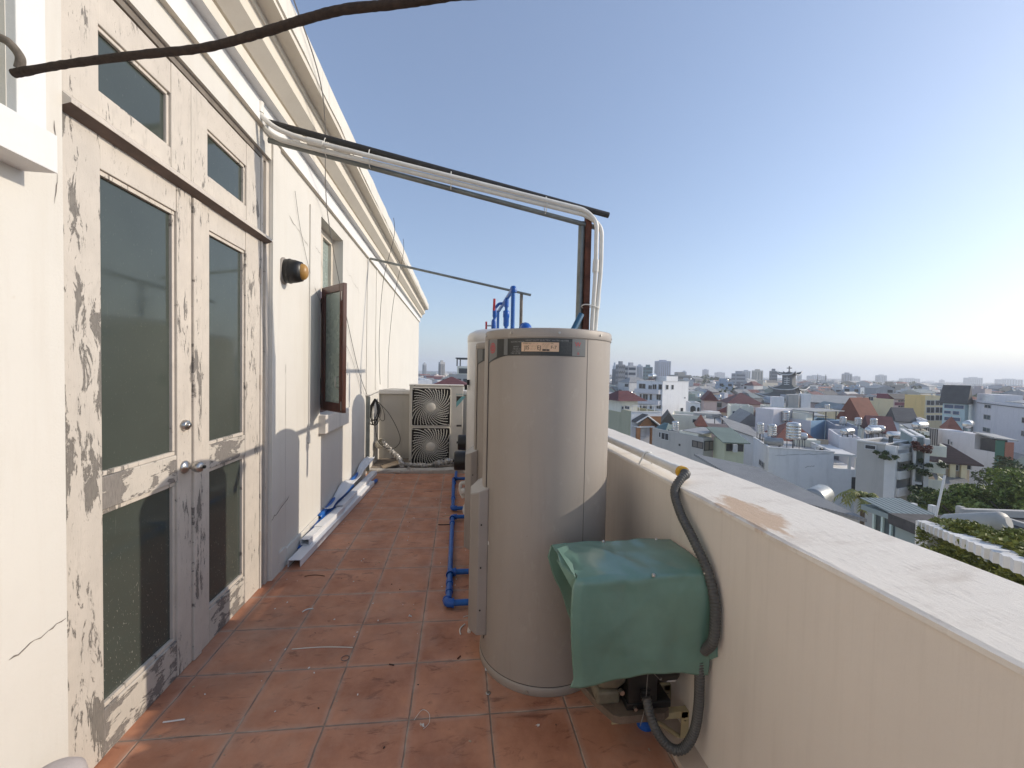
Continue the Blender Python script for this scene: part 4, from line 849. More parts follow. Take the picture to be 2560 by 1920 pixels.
# litter on the tiles
def at_floor(x,y,dz=.0): return Vector((x,y,fl(x)+dz))
def curl(x,y,L,r,a,c,label,mat):
    pts=[at_floor(x+L*(t-.5)*cos(a)-c*sin(PI*t)*sin(a),y+L*(t-.5)*sin(a)+c*sin(PI*t)*cos(a),r) for t in [i/10 for i in range(11)]]
    d=MB(); d.tube(pts,r,6); return tag(d.build('cable_scrap',mat),label,'scrap','cable and paper scraps on the tiles')
curl(-.80,2.60,.36,.003,-.04,.012,'long straight white cable scrap lying along a grout line before the doors',PVC)
curl(-1.33,2.12,.09,.004,.1,.0,'short white strip on the sunlit tiles at the foot of the door',PAPER)
curl(.055,2.72,.11,.0045,1.3,.018,'curved grey white cable scrap by the foot of the big heater',PVC)
curl(.09,2.86,.06,.003,.1,.01,'thin white cable scrap just under the blue pipe elbow',PVC)
curl(-.10,4.9,.10,.004,.1,.012,'tan wavy scrap on the tiles beside the blue pipe',CARD)
curl(-.13,4.62,.14,.005,.0,-.004,'dark thin scrap on the tiles left of the paired blue elbows',CABLE)
curl(-.36,2.42,.03,.004,-.35,0,'small dark bolt lying on the tiles, left of two',simple('old_bolt',(.07,.05,.04),.5,.4))
curl(.03,2.45,.028,.004,.9,0,'small rusty bolt lying near the heater base',RUST)
curl(-1.15,3.52,.16,.003,-.05,.02,'thin brown twig on the tiles at the wall corner',simple('twig',(.16,.09,.05),.8))
curl(-1.03,3.02,.07,.0045,.5,.015,'white torn paper scrap near the wall corner, largest there',PAPER)
curl(-.55,4.55,.0,.003,0,.0,'tiny pale crumb in the middle of the far tiles',PAPER) if False else None
for x,y,a,lab in ((-.15,1.98,.5,'crumpled white paper ball at a grout crossing in the foreground'),(.41,1.93,1.,'tiny white paper square on the grout line before the big heater'),(.19,2.33,.2,'white triangular chip at the foot of the big heater'),(-.31,2.90,.3,'white paper fleck in the middle of the tiles'),(-.78,1.68,.4,'white fleck at the bottom edge of the tiles')):
    d=MB(); q=random.Random(int(x*100)); s_=.014
    ps=[at_floor(x+q.uniform(-s_,s_),y+q.uniform(-s_,s_),.001+q.uniform(0,.016)) for _ in range(9)]
    d.add(ps,[(0,1,2),(2,3,4),(4,5,6),(6,7,8),(0,4,8),(1,5,7),(0,2,6)]); tag(d.build('paper_scrap',PAPER),lab,'scrap','cable and paper scraps on the tiles')
d=MB(); d.tube(spline([at_floor(-.19,2.02,.003),at_floor(-.155,2.07,.01),at_floor(-.12,2.05,.006),at_floor(-.115,1.99,.01),at_floor(-.14,1.965,.003)],6),.0012,5); tag(d.build('wire_scrap',PVC),'hair thin white wire curled round the paper ball','scrap')
d=MB(); d.lathe([(.006,0),(.013,0),(.013,.003),(.006,.003)],at_floor(.185,2.16,.001),16); tag(d.build('washer',STEEL),'small round washer on the tile before the heater','washer')
d=MB(); d.tube([at_floor(-.64,2.50,.003)+Vector((.022*cos(t),.022*sin(t),0)) for t in [2*PI*i/20 for i in range(21)]],.0025,6); tag(d.build('ring_scrap',simple('grey_ring',(.2,.15,.13),.6)),'small dark ring lying on the tiles in front of the doors','scrap')
d=MB(); q=random.Random(21)
for k in range(240):
    x,y=q.uniform(-1.4,.95),q.uniform(1.55,6.8)**1.0
    if (x-.535)**2+(y-2.48)**2<.16: continue
    s_=q.uniform(.0015,.006); M=Matrix.Translation(at_floor(x,y,.001))@Matrix.Rotation(q.uniform(0,6),4,'Z'); d.box((-s_,-s_*q.uniform(.3,1),0),(s_,s_*.5,s_*.6),q.choice((0,0,1,2)),M)
o=d.build('grit',[PAPER,simple('grit_dark',(.08,.05,.04),.9),CARD]); o['kind']='stuff'; tag(o,'tiny crumbs and flecks scattered over the tiles','debris')

# ================================================================== THE CITY
def ray(px,py): return fw+rt*((px-1280)/FPX)-up*((py-960)/FPX)
def at(px,py,dist):      # point on the pixel's ray at that horizontal distance
    d=ray(px,py); h=math.hypot(d.x,d.y); return CAM+d*(dist/h)
def az(px,py=950): d=ray(px,py); return math.atan2(d.x,d.y)
def zat(px,py,dist): return at(px,py,dist).z
CM={}
def wallm(key,col,dirt=.5):
    if key not in CM: CM[key]=plaster('wall_'+key,col,tuple(c*.35 for c in col),dirt,streak=(.8,.8,.12),fine=3)
    return CM[key]
cw_=dict(white=(.80,.80,.79),offwhite=(.68,.67,.63),lilac=(.58,.60,.67),grey=(.38,.39,.40),sage=(.34,.36,.29),cream=(.58,.53,.38),yellow=(.60,.48,.24),blue=(.28,.45,.66),pink=(.50,.42,.42),palegreen=(.42,.46,.36),brick=(.34,.15,.11),teal=(.24,.30,.32),green=(.07,.17,.13),aqua=(.45,.60,.66),tan=(.42,.36,.29),mauve=(.40,.35,.37))
cw={k:tuple(min(.84,x*g_) for x,g_ in zip(v,(1.30,1.22,1.10))) for k,v in cw_.items()}
WM={k:wallm(k,v) for k,v in cw.items()}
MAROON=roof_tiles('maroon_roof',(.16,.050,.050),1.6); REDT=roof_tiles('red_tile_roof',(.30,.10,.06),1.8); BRNT=roof_tiles('brown_tile_roof',(.105,.062,.052),1.6); GRYT=roof_tiles('grey_tile_roof',(.13,.125,.12),1.6)
CORG=corrugated('grey_corrugated_roof',(.30,.295,.285),'X',7); CORGR=corrugated('green_corrugated_roof',(.20,.25,.20),'X',1.2); CORP=corrugated('pale_corrugated_roof',(.42,.41,.38),'Y',1.1); CORT=corrugated('teal_corrugated_roof',(.155,.20,.205),'X',1.4)
SLAB=plaster('roof_slab',(.50,.485,.46),(.16,.15,.13),.9,streak=(.5,.5,.5),fine=2)
WIN=glassy('city_window_glass',(.030,.036,.042),.12,False); WFR=simple('window_frame_paint',(.55,.55,.54),.6,0,.1,2); TRIMC=simple('city_white_trim',(.72,.71,.68),.7,0,.12,.6)
WOODC=simple('orange_wood_cladding',(.34,.15,.055),.7,0,.25,1.2); STEELC=simple('steel_tank_metal',(.60,.59,.57),.25,.85,.15,2); DKM=simple('dark_metal_and_shade',(.06,.06,.062),.5,.2,.2,3); LEAFD=None  # the dark metal colour also stands for shade inside house openings
class Bd:
    """box building: nearest corner C, right face runs along e1, left face along e2"""
    def __init__(s,name,label,pxL,pxC,pxR,pyT,dist,a1,wall,cat='house',zb=STREET,par=.55,roof=SLAB,over=None,group=None,trim=None):
        C=at(pxC,pyT,dist)
        if over and over[1]: a1=max(a1,math.degrees(az(pxC))+82)
        s.C=Vector((C.x,C.y,0)); s.zt=C.z; s.zb=zb; a1=rad(a1); s.e1=Vector((sin(a1),cos(a1),0)); s.e2=Vector((-cos(a1),sin(a1),0))
        def solve(px,e):
            t=az(px); n=Vector((cos(t),-sin(t),0)); return -s.C.dot(n)/e.dot(n)
        s.w1=abs(solve(pxR,s.e1)) if pxR else 10; s.w2=abs(solve(pxL,s.e2)) if pxL else 10
        if over: s.w1=over[0] or s.w1; s.w2=over[1] or s.w2
        s.w1=min(s.w1,45); s.w2=min(s.w2,45)
        s.M=Matrix(((s.e1.x,s.e2.x,0,s.C.x),(s.e1.y,s.e2.y,0,s.C.y),(0,0,1,0),(0,0,0,1)))
        mid=s.C+s.e1*s.w1/2+s.e2*s.w2/2; s.t=thing(name,label,cat,(mid.x,mid.y,zb),group)
        s.wall=wall; d=MB(); d.box((0,0,zb),(s.w1,s.w2,s.zt-par),0,s.M)
        if par:
            q=.18
            for a,b in (((0,0),(s.w1,q)),((0,s.w2-q),(s.w1,s.w2)),((0,q),(q,s.w2-q)),((s.w1-q,q),(s.w1,s.w2-q))): d.box((a[0],a[1],s.zt-par+.002),(b[0],b[1],s.zt),0,s.M)
        d.build('wall',wall,s.t)
        if roof:
            d=MB(); z=s.zt-par; d.box((.19 if par else -.15,.19 if par else -.15,z+.004),(s.w1-(.19 if par else -.15),s.w2-(.19 if par else -.15),z+.05),0,s.M); d.build('roof',roof,s.t)
        if trim:
            d=MB(); z=s.zt
            for a,b in (((-.08,-.08),(s.w1+.08,.2)),((-.08,s.w2-.2),(s.w1+.08,s.w2+.08)),((-.08,.2),(.2,s.w2-.2)),((s.w1-.2,.2),(s.w1+.08,s.w2-.2))): d.box((a[0],a[1],z+.003),(b[0],b[1],z+.13),0,s.M)
            d.build('coping',trim,s.t)
    def P(s,a,b,z): return s.M@Vector((a,b,z))
    def part(s,name,mb,mat): return mb.build(name,mat,s.t)
    def fbox(s,mb,face,u0,u1,z0,z1,o0,o1,mi=0):   # slab on a face: u along the face (m), outwards o0..o1
        if face=='R': mb.box((u0,-o1,z0),(u1,-o0,z1),mi,s.M)
        elif face=='L': mb.box((-o1,u0,z0),(-o0,u1,z1),mi,s.M)
    def wins(s,face,us,zs,w,h,glass=WIN,frame=WFR,mull=True,name='window'):
        """us: fractions of face width, zs: metres under the roof line"""
        W=s.w1 if face=='R' else s.w2
        for u in us:
            for z in zs:
                u0=u*W-w/2; z0=s.zt-z-h; d=MB(); t=.07
                s.fbox(d,face,u0,u0+w,z0,z0+t,.002,.06); s.fbox(d,face,u0,u0+w,z0+h-t,z0+h,.002,.06); s.fbox(d,face,u0,u0+t,z0+t,z0+h-t,.002,.06); s.fbox(d,face,u0+w-t,u0+w,z0+t,z0+h-t,.002,.06)
                if mull and w>.9: s.fbox(d,face,u0+w/2-.03,u0+w/2+.03,z0+t,z0+h-t,.031,.05)
                s.fbox(d,face,u0-.05,u0+w+.05,z0-.10,z0-.003,.002,.12)
                s.fbox(d,face,u0+t,u0+w-t,z0+t,z0+h-t,.002,.03,1); d.build(name,[frame,glass],s.t)
    def slab(s,name,face,u0,u1,z0,z1,o0,o1,mat):
        W=s.w1 if face=='R' else s.w2; d=MB(); s.fbox(d,face,u0*W,u1*W,s.zt-z1,s.zt-z0,o0,o1); return d.build(name,mat,s.t)
    def balcony(s,face,u0,u1,z,dep=1.1,h=.95,mat=None,name='balcony'):
        W=s.w1 if face=='R' else s.w2; d=MB(); a,b=u0*W,u1*W; zf=s.zt-z
        s.fbox(d,face,a,b,zf-.16,zf,.003,dep); s.fbox(d,face,a,b,zf+.001,zf+h,dep-.1,dep); s.fbox(d,face,a,a+.1,zf+.001,zf+h,.003,dep-.101); s.fbox(d,face,b-.1,b,zf+.001,zf+h,.003,dep-.101)
        return d.build(name,mat or s.wall,s.t)
    def hip(s,h,mat,over=.5,kind='hip',axis=1,name='roof',z0=None):
        z=s.zt+.01 if z0 is None else z0; a0,a1,b0,b1=-over,s.w1+over,-over,s.w2+over; d=MB()
        if axis==1: r0_,r1_=((a0+min(s.w2/2+over,(a1-a0)*.48)) if kind=='hip' else a0),((a1-min(s.w2/2+over,(a1-a0)*.48)) if kind=='hip' else a1); mid=(b0+b1)/2; rg=[(r0_,mid),(r1_,mid)]
        else: r0_,r1_=((b0+min(s.w1/2+over,(b1-b0)*.48)) if kind=='hip' else b0),((b1-min(s.w1/2+over,(b1-b0)*.48)) if kind=='hip' else b1); mid=(a0+a1)/2; rg=[(mid,r0_),(mid,r1_)]
        vs=[s.P(a0,b0,z),s.P(a1,b0,z),s.P(a1,b1,z),s.P(a0,b1,z),s.P(rg[0][0],rg[0][1],z+h),s.P(rg[1][0],rg[1][1],z+h)]
        vs+=[v-Vector((0,0,.14)) for v in vs[:4]]
        if axis==1: fs=[(0,1,5,4),(2,3,4,5),(1,2,5),(3,0,4)]
        else: fs=[(3,0,4,5),(1,2,5,4),(0,1,4),(2,3,5)]
        d.add(vs,fs+[(6,7,1,0),(7,8,2,1),(8,9,3,2),(9,6,0,3),(9,8,7,6)]); return d.build(name,mat,s.t)
    def gable_wall(s,h,mat,axis=1):
        d=MB(); z=s.zt; 
        if axis==1:
            for a in (.01,s.w1-.2): d.add([s.P(a,0,z),s.P(a,s.w2,z),s.P(a,s.w2/2,z+h),s.P(a+.19,0,z),s.P(a+.19,s.w2,z),s.P(a+.19,s.w2/2,z+h)],[(0,2,1),(3,4,5),(0,3,5,2),(1,2,5,4)])
        else:
            for b in (.01,s.w2-.2): d.add([s.P(0,b,z),s.P(s.w1,b,z),s.P(s.w1/2,b,z+h),s.P(0,b+.19,z),s.P(s.w1,b+.19,z),s.P(s.w1/2,b+.19,z+h)],[(0,1,2),(3,5,4),(0,2,5,3),(1,4,5,2)])
        return d.build('gable',mat,s.t)
    def shed(s,name,a0,a1,b0,b1,zlo,zhi,mat,axis=1,th=.10):   # mono pitch sheet above the roof
        d=MB()
        vs=[s.P(a0,b0,s.zt+zlo),s.P(a1,b0,s.zt+(zlo if axis==2 else zhi)),s.P(a1,b1,s.zt+zhi),s.P(a0,b1,s.zt+(zhi if axis==2 else zlo))]
        vs+=[v-Vector((0,0,th)) for v in vs]; d.add(vs,[(0,1,2,3),(7,6,5,4),(0,4,5,1),(1,5,6,2),(2,6,7,3),(3,7,4,0)]); return d.build(name,mat,s.t)
    def posts(s,pts,z0,z1,r=.07,mat=TRIMC,name='post'):
        for a,b in pts:
            d=MB(); d.box((a-r,b-r,s.zt+z0),(a+r,b+r,s.zt+z1),0,s.M); d.build(name,mat,s.t)
    def block(s,name,a0,a1,b0,b1,z0,z1,mat): d=MB(); d.box((a0,b0,s.zt+z0),(a1,b1,s.zt+z1),0,s.M); return d.build(name,mat,s.t)
def roof_tank_v(p,r,h,label,leg=1.0):
    t=thing('steel_water_tank',label,'water tank',p,'steel tanks on the rooftops'); x,y,z=p
    pr=[(r*.9,leg)]; n=5
    for i in range(n):
        z0=leg+.05+h*i/n; pr+=[(r,z0),(r,z0+h/n*.75),(r*.955,z0+h/n*.88)]
    pr+=[(r,leg+.05+h),(r*.75,leg+h+.2*r+.05),(r*.2,leg+h+.3*r+.05),(0,leg+h+.3*r+.05)]
    d=MB(); d.lathe(pr,p,24); d.build('shell',STEELC,t)
    for k in range(4):
        d=MB(); a=PI/4+k*PI/2; d.tube([(x+r*.8*cos(a),y+r*.8*sin(a),z),(x+r*.8*cos(a),y+r*.8*sin(a),z+leg)],.04,6); d.build('leg',DKM,t)
    return t
def roof_tank_h(p,r,L,a,label,leg=.7,mat=None):
    t=thing('steel_water_tank',label,'water tank',p,'steel tanks on the rooftops'); e=Vector((sin(rad(a)),cos(rad(a)),0)); c=Vector(p)+Vector((0,0,leg+r))
    pts=[];R=[]
    for i in range(6): q=i/5; pts.append(c-e*(L/2+r*.4*(1-q))); R.append(r*math.sqrt(max(.02,1-(1-q)**2)))
    for i in range(6): q=i/5; pts.append(c+e*(L/2+r*.4*q)); R.append(r*math.sqrt(max(.02,1-q**2)))
    d=MB(); d.tube(pts,r,20,0,True,R); d.build('shell',mat or STEELC,t)
    s_=Vector((e.y,-e.x,0))
    for k in (-1,1):
        d=MB()
        for j in (-1,1): q=Vector(p)+e*L*.35*k+s_*r*.7*j; d.tube([q,q+Vector((0,0,leg+r*.35))],.035,6)
        q=Vector(p)+e*L*.35*k+Vector((0,0,leg)); d.tube([q-s_*r*.7,q+s_*r*.7],.035,6); d.build('cradle',DKM,t)
    return t
def roof_ac(p,a,label,s_=1):
    t=thing('roof_cooling_unit',label,'air conditioner',p,'cooling units on roofs and walls'); M=Matrix.Translation(p)@Matrix.Rotation(-rad(a),4,'Z')
    d=MB(); d.box((-.45*s_,-.17*s_,.06),(.45*s_,.17*s_,.72*s_),0,M); d.build('casing',simple('city_ac',(.55,.54,.50),.6) if 'ac' not in CM else CM['ac'],t,.01)
    d=MB(); d.lathe([(.26*s_,0),(.26*s_,.02),(0,.02)],(0,0,0),20,0,Matrix.Rotation(rad(90),4,'X')); d.v=[M@(v+Vector((-.1*s_,-.172*s_,.39*s_))) for v in d.v]; d.build('fan',DKM,t); return t
def panel_win(b,face,u0,u1,z0,z1,cols,rows,glass=WIN,frame=TRIMC,name='window'):
    W=b.w1 if face=='R' else b.w2
    for i in range(cols):
        for j in range(rows):
            a=(u0+(u1-u0)*i/cols)*W; c=(u0+(u1-u0)*(i+1)/cols)*W; p=z0+(z1-z0)*j/rows; q=z0+(z1-z0)*(j+1)/rows; g=.1*(c-a); d=MB()
            b.fbox(d,face,a+g,c-g,b.zt-q+.12*(q-p),b.zt-p-.2*(q-p),.003,.05,0); d.build(name,glass,b.t)
def k1(x,y): return (1500+x*.16275,860+y*.16275)
def k2(x,y): return (1800+x*.1808,860+y*.1808)
def k3(x,y): return (2160+x*.1808,860+y*.1808)
def k5(x,y): return (1850+x*.16875,1060+y*.16875)
def k6(x,y): return (2160+x*.2411,1060+y*.2411)
def fpt(b,face,px,py):
    d=ray(px,py); n=b.e2 if face=='R' else b.e1; e=b.e1 if face=='R' else b.e2
    den=d.dot(n); t=(b.C-Vector((0,0,0))).dot(n)/den if abs(den)>1e-6 else 50
    p=CAM+d*t; return (p-b.C).dot(e),p.z
def rect(b,face,a,c,K=None,mat=WIN,frame=WFR,name='window',out=.03,fr=True):
    (u0,za),(u1,zb)=fpt(b,face,*a),fpt(b,face,*c); u0,u1=min(u0,u1),max(u0,u1); z0,z1=min(za,zb),max(za,zb)
    d=MB(); t=.08
    if fr:
        for q in ((u0,u1,z0,z0+t),(u0,u1,z1-t,z1),(u0,u0+t,z0+t,z1-t),(u1-t,u1,z0+t,z1-t)): b.fbox(d,face,q[0],q[1],q[2],q[3],.002,out+.04,0)
        if u1-u0>1.2: b.fbox(d,face,(u0+u1)/2-.04,(u0+u1)/2+.04,z0+t,z1-t,out+.001,out+.035,0)
        b.fbox(d,face,u0+t,u1-t,z0+t,z1-t,.002,out,1); return d.build(name,[frame,mat],b.t)
    b.fbox(d,face,u0,u1,z0,z1,.002,out); return d.build(name,mat,b.t)
def uR(b,px): return fpt(b,'R',px,1000)[0]
HB=[]
def reg(b): 
    c=b.C+b.e1*b.w1/2+b.e2*b.w2/2; HB.append((c.x,c.y,.5*math.hypot(b.w1,b.w2))); return b
W_=WM
# -- low grey roof directly below the parapet
P1,P2,P3=at(1735,1134,34),at(1897,1168,31),at(2168,1298,24); P4=P1+(P3-P2)
t=thing('low_warehouse','long low building with sloping grey corrugated roof just beyond the parapet','building',((P1.x+P3.x)/2,(P1.y+P3.y)/2,STREET))
d=MB(); q=[P1,P2,P3,P4]; d.add(q+[p-Vector((0,0,.15)) for p in q],[(0,3,2,1),(4,5,6,7)]+[(i,(i+1)%4,(i+1)%4+4,i+4) for i in range(4)]); d.build('roof',CORG,t)
ctr=sum(q,Vector())/4; d=MB(); qi=[p+(ctr-p)*.06-Vector((0,0,.18)) for p in q]; d.add(qi+[Vector((p.x,p.y,STREET)) for p in qi],[(0,1,2,3)]+[(i,i+4,(i+1)%4+4,(i+1)%4) for i in range(4)]); d.build('wall',W_['grey'],t); HB.append((ctr.x,ctr.y,9))
p=at(2046,1232,28.5); roof_tank_h(Vector((p.x,p.y,p.z-.9)),.55,1.5,60,'grey horizontal tank lying on the edge of the low grey roof',.15,simple('dull_tank',(.36,.37,.36),.4,.5,.2,2))
# -- white corner house
b=reg(Bd('white_house','plain white stuccoed house with stepped balcony end behind the low grey roof',1868,1922.6,2093,1120,55,117,W_['white'],trim=TRIMC))
rect(b,'L',k5(290,515),k5(362,670)); rect(b,'L',k5(122,465),k5(158,600))
ua=fpt(b,'R',2093,1171); ub=fpt(b,'R',2147,1171); d=MB(); d.box((b.w1+.005,0,STREET),(ub[0],b.w2*.8,ua[1]),0,b.M); d.build('balcony_block',W_['white'],b.t)
d=MB(); d.box((b.w1+.005,.0,b.zt-.35),(ub[0]-.3,b.w2*.8,b.zt-.1),0,b.M); d.build('balcony_roof',TRIMC,b.t)
for px in (2125,2143):
    u=fpt(b,'R',px,1150)[0]; d=MB(); d.box((u-.12,.02,ua[1]),(u+.12,.26,b.zt-.351),0,b.M); d.build('column',TRIMC,b.t)
rect(b,'R',k5(1655,785),k5(1735,985),mat=DKM,name='opening_shade',fr=False)  # flat dark slab in place of the shade inside the opening
d=MB(); u=fpt(b,'R',2098,1150)[0]; d.box((u,b.w2*.5,ua[1]+.01),(u+1.2,b.w2*.5+.1,ua[1]+2.2),0,b.M); d.build('door',W_['tan'],b.t)
ck=MB()
for (x0,y0,x1,y1) in ((510,465,1350,445),(960,640,1110,620)):
    pts=[]; 
    for i in range(14): u,z=fpt(b,'R',*k5(x0+(x1-x0)*i/13,y0+(y1-y0)*i/13+rng.uniform(-9,9))); pts.append(b.P(u,-.004,z))
    crack(ck,pts,.09,-b.e2)
ck.build('crack',simple('wall_crack_grey',(.40,.40,.39),.9),b.t)
z=b.zt-.5
roof_tank_v(b.P(3.1,3.0,z),.75,1.75,'tall ribbed steel tank on a stand, largest on the white house roof',1.3)
roof_tank_v(b.P(.6,7.5,z),.42,1.25,'slim ribbed steel tank at the back left of the white house roof',1.2); roof_tank_v(b.P(1.6,6.0,z),.50,1.25,'ribbed steel tank between the slim and the tallest on the white house',1.2)
roof_tank_h(b.P(.9,2.0,z),.48,1.6,b_ if False else 117,'dull grey horizontal tank low on the front of the white house roof',.5,simple('grey_tank',(.30,.31,.31),.4,.3,.2,2))
roof_tank_h(b.P(4.6,6.0,z),.45,1.2,110,'bright horizontal tank behind the tallest tank on the white house',.9)
roof_ac(b.P(5.6,2.2,z),0,'small boxy cooling unit on the white house roof')
b.block('stair_head',4.6,7.0,6.8,8.6,-.5,.35,W_['offwhite'])
# -- sage house with gable
b=reg(Bd('gabled_house','sage sided house with white gabled front and orange wood infill beside the big heater',1490,1578,1655,1028,70,84,W_['sage']))
d=MB(); b.fbox(d,'R',.0,b.w1,STREET,b.zt-.002,.004,.06); d.build('front_wall',W_['white'],b.t)
rect(b,'R',k1(750,1110),k1(930,1275),mat=WOODC,name='wood_panel',fr=False,out=.10)
pk=fpt(b,'R',*k1(650,1090)); el=fpt(b,'R',*k1(482,1190)); er=fpt(b,'R',*k1(940,1315))
d=MB(); dp=1.6
A,B_,C_=b.P(el[0],-dp,el[1]),b.P(pk[0],-dp,pk[1]),b.P(er[0],-dp,er[1]); A2,B2,C2=b.P(el[0],-.07,el[1]),b.P(pk[0],-.07,pk[1]),b.P(er[0],-.07,er[1]); dz=Vector((0,0,.25))
d.add([A,B_,C_,A2,B2,C2]+[v+dz for v in (A,B_,C_,A2,B2,C2)],[(0,1,7,6),(1,2,8,7),(6,7,10,9),(7,8,11,10),(0,3,4,1),(1,4,5,2),(0,6,9,3),(2,5,11,8)]); d.build('gable_roof',GRYT,b.t)
d=MB(); 
for p_,q_ in ((A,B_),(B_,C_)): d.tube([p_-b.e2*.06,q_-b.e2*.06],.13,4)
d.build('barge_board',TRIMC,b.t)
d=MB(); zb_=fpt(b,'R',*k1(600,1250))[1]; 
d.add([b.P(el[0]+.5,-dp+.25,zb_),b.P(fpt(b,'R',*k1(720,1250))[0],-dp+.25,zb_),b.P(fpt(b,'R',*k1(712,1160))[0],-dp+.25,fpt(b,'R',*k1(712,1160))[1]),b.P(pk[0],-dp+.25,pk[1]-.2)],[(0,1,2,3)]); o=d.build('wood_infill',WOODC,b.t); o.modifiers.new('thick','SOLIDIFY').thickness=.05
d=MB(); zc=fpt(b,'R',*k1(600,1245))[1]; d.box((el[0]+.3,-dp+.1,zc-.22),(fpt(b,'R',*k1(760,1250))[0],-.065,zc),0,b.M); d.build('beam',TRIMC,b.t)
for x in (505,715):
    u=fpt(b,'R',*k1(x,1300))[0]; d=MB(); d.box((u,-dp+.15,STREET),(u+.55,-dp+.65,zc-.225),0,b.M); d.build('column',WOODC,b.t)
rect(b,'R',k1(545,1265),k1(705,1420)); rect(b,'R',k1(765,1280),k1(840,1380))
b.slab('parapet_band','R',0,1,.0,.15,.065,.15,TRIMC)
for x0,x1 in ((305,370),(385,455)): rect(b,'L',k1(x0,945),k1(x1,1010))
b.posts([(u,.2) for u in (.3,1.6,3.0,4.4,5.8)],.0,.9,.04); b.block('railing',.3,b.w1-.2,.17,.23,.85,.93,TRIMC)
b.block('roof_room',-.1,b.w1*.55,3.2,9,-.5,1.7,W_['offwhite']); d=MB()
vs=[b.P(-1.2,2.2,b.zt+1.5),b.P(b.w1*.55+1.4,2.2,b.zt+1.5),b.P(b.w1*.55+1.4,10,b.zt+1.5),b.P(-1.2,10,b.zt+1.5),b.P(.8,6,b.zt+3.1),b.P(b.w1*.55-.3,6,b.zt+3.1)]
d.add(vs,[(0,1,5,4),(2,3,4,5),(1,2,5),(3,0,4),(3,2,1,0)]); d.build('roof',MAROON,b.t)
# -- tall white block
b=reg(Bd('white_apartment_block','tall white apartment block with blank lit side wall and left balconies',1592,1657,1722,954,105,70,W_['white'],trim=TRIMC))
for py0,py1 in ((600,690),):
    rect(b,'L',k1(600,605),k1(700,690)); rect(b,'L',k1(745,630),k1(800,700)); rect(b,'L',k1(810,615),k1(870,700)); rect(b,'L',k1(900,615),k1(955,705))
for y0,y1 in ((765,865),(930,1000)):
    for x0,x1 in ((610,640),(660,735),(765,800),(870,940)): rect(b,'L',k1(x0,y0),k1(x1,y1))
for y in (745,905):
    zz=fpt(b,'L',*k1(700,y))[1]; b.balcony('L',.03,.97,b.zt-zz,1.0,.9,W_['lilac'])
rect(b,'R',k1(1010,625),k1(1050,700)); rect(b,'R',k1(1095,625),k1(1130,700)); rect(b,'R',k1(1290,815),k1(1312,838)); rect(b,'R',k1(1235,980),k1(1275,1050))
b.block('stair_head',2.5,6.5,1.2,5.0,-.5,1.3,W_['white']); roof_tank_h(b.P(1.2,4.5,b.zt-.5),.7,3.0,40,'long bright tank on the roof of the tall white apartment block',1.0)
# -- grey box house with cage
b=reg(Bd('grey_flat_house','plain grey flat roofed house with caged terrace just beyond the parapet pipe',1635,1759,1786,1095,52,77,W_['grey'],par=.4))
rect(b,'L',k1(905,1345),k1(940,1440)); rect(b,'L',k1(945,1350),k1(1060,1490)); rect(b,'L',k1(1210,1530),k1(1236,1570),mat=DKM,name='vent',fr=False)
rect(b,'L',k1(1420,1475),k1(1585,1615),mat=simple('brown_mesh',(.20,.175,.15),.8,0,.3,30),frame=DKM,name='cage'); rect(b,'R',k1(1600,1490),k1(1745,1630),mat=simple('brown_mesh_lit',(.26,.23,.19),.8,0,.3,30),frame=DKM,name='cage')  # same mesh in two tones: lighter on the sunlit side, darker on the shaded
b.block('roof_box',.2,2.2,1,4,-.4,.35,W_['offwhite']); b.shed('roof_sheet',.1,3.2,.2,3.4,.45,.75,CORP)
roof_tank_v(b.P(1.5,6.2,b.zt-.4),.45,1.1,'slim upright tank at the middle of the grey flat house roof',.3)
t_=thing('teal_tarpaulin','teal tarpaulin pitched over stored things on the grey flat house roof','tarpaulin',b.P(1.5,8,b.zt-.4)); d=MB(); q=[b.P(.4,6.8,b.zt-.3),b.P(3,6.8,b.zt-.3),b.P(3,9.4,b.zt-.3),b.P(.4,9.4,b.zt-.3),b.P(1.6,7.6,b.zt+.75),b.P(1.8,8.6,b.zt+.7)]
d.add(q,[(0,1,4),(1,2,5,4),(2,3,5),(3,0,4,5),(3,2,1,0)]); d.build('sheet',simple('teal_tarp',(.10,.17,.17),.6,0,.2,3),t_)
# -- pale green workshop
b=reg(Bd('pale_green_house','pale green house with green sheet roof and shaded porch left of the white house',1789,1812,1866,1104,50,104,W_['palegreen'],par=0,roof=None))
b.shed('roof',-.4,b.w1+.4,-.6,b.w2*1.4,.02,1.0,CORGR,2); rect(b,'R',k1(1940,1530),k1(2200,1655),mat=DKM,name='porch_opening_shade',fr=False)  # porch shade is a dark slab set on the front wall
p=fpt(b,'R',*k1(2040,1640)); roof_ac(b.P(p[0],-.45,p[1]-.05),118,'round fanned cooling unit under the green sheet roof',1.2)
# -- mauve house
b=reg(Bd('mauve_house','dusky mauve house with one teal shutter behind the grey flat house',1752,1767,1832,1058,76,118,W_['mauve'],par=.5,roof=SLAB))
rect(b,'R',k1(1720,1270),k1(1815,1365),mat=W_['teal'],name='shutter'); b.shed('awning',.3,5,-1.2,.0,-.25,.05,MAROON,2) if False else None
b.shed('roof_sheet',1.2,b.w1*.7,1.2,5,.9,1.3,GRYT); b.posts([(1.3,1.3),(b.w1*.7-.1,1.3)],-.5,.9,.06,DKM)
roof_tank_v(b.P(b.w1*.78,1.8,b.zt-.5),.5,1.1,'steel tank at the right end of the mauve house roof',.4)
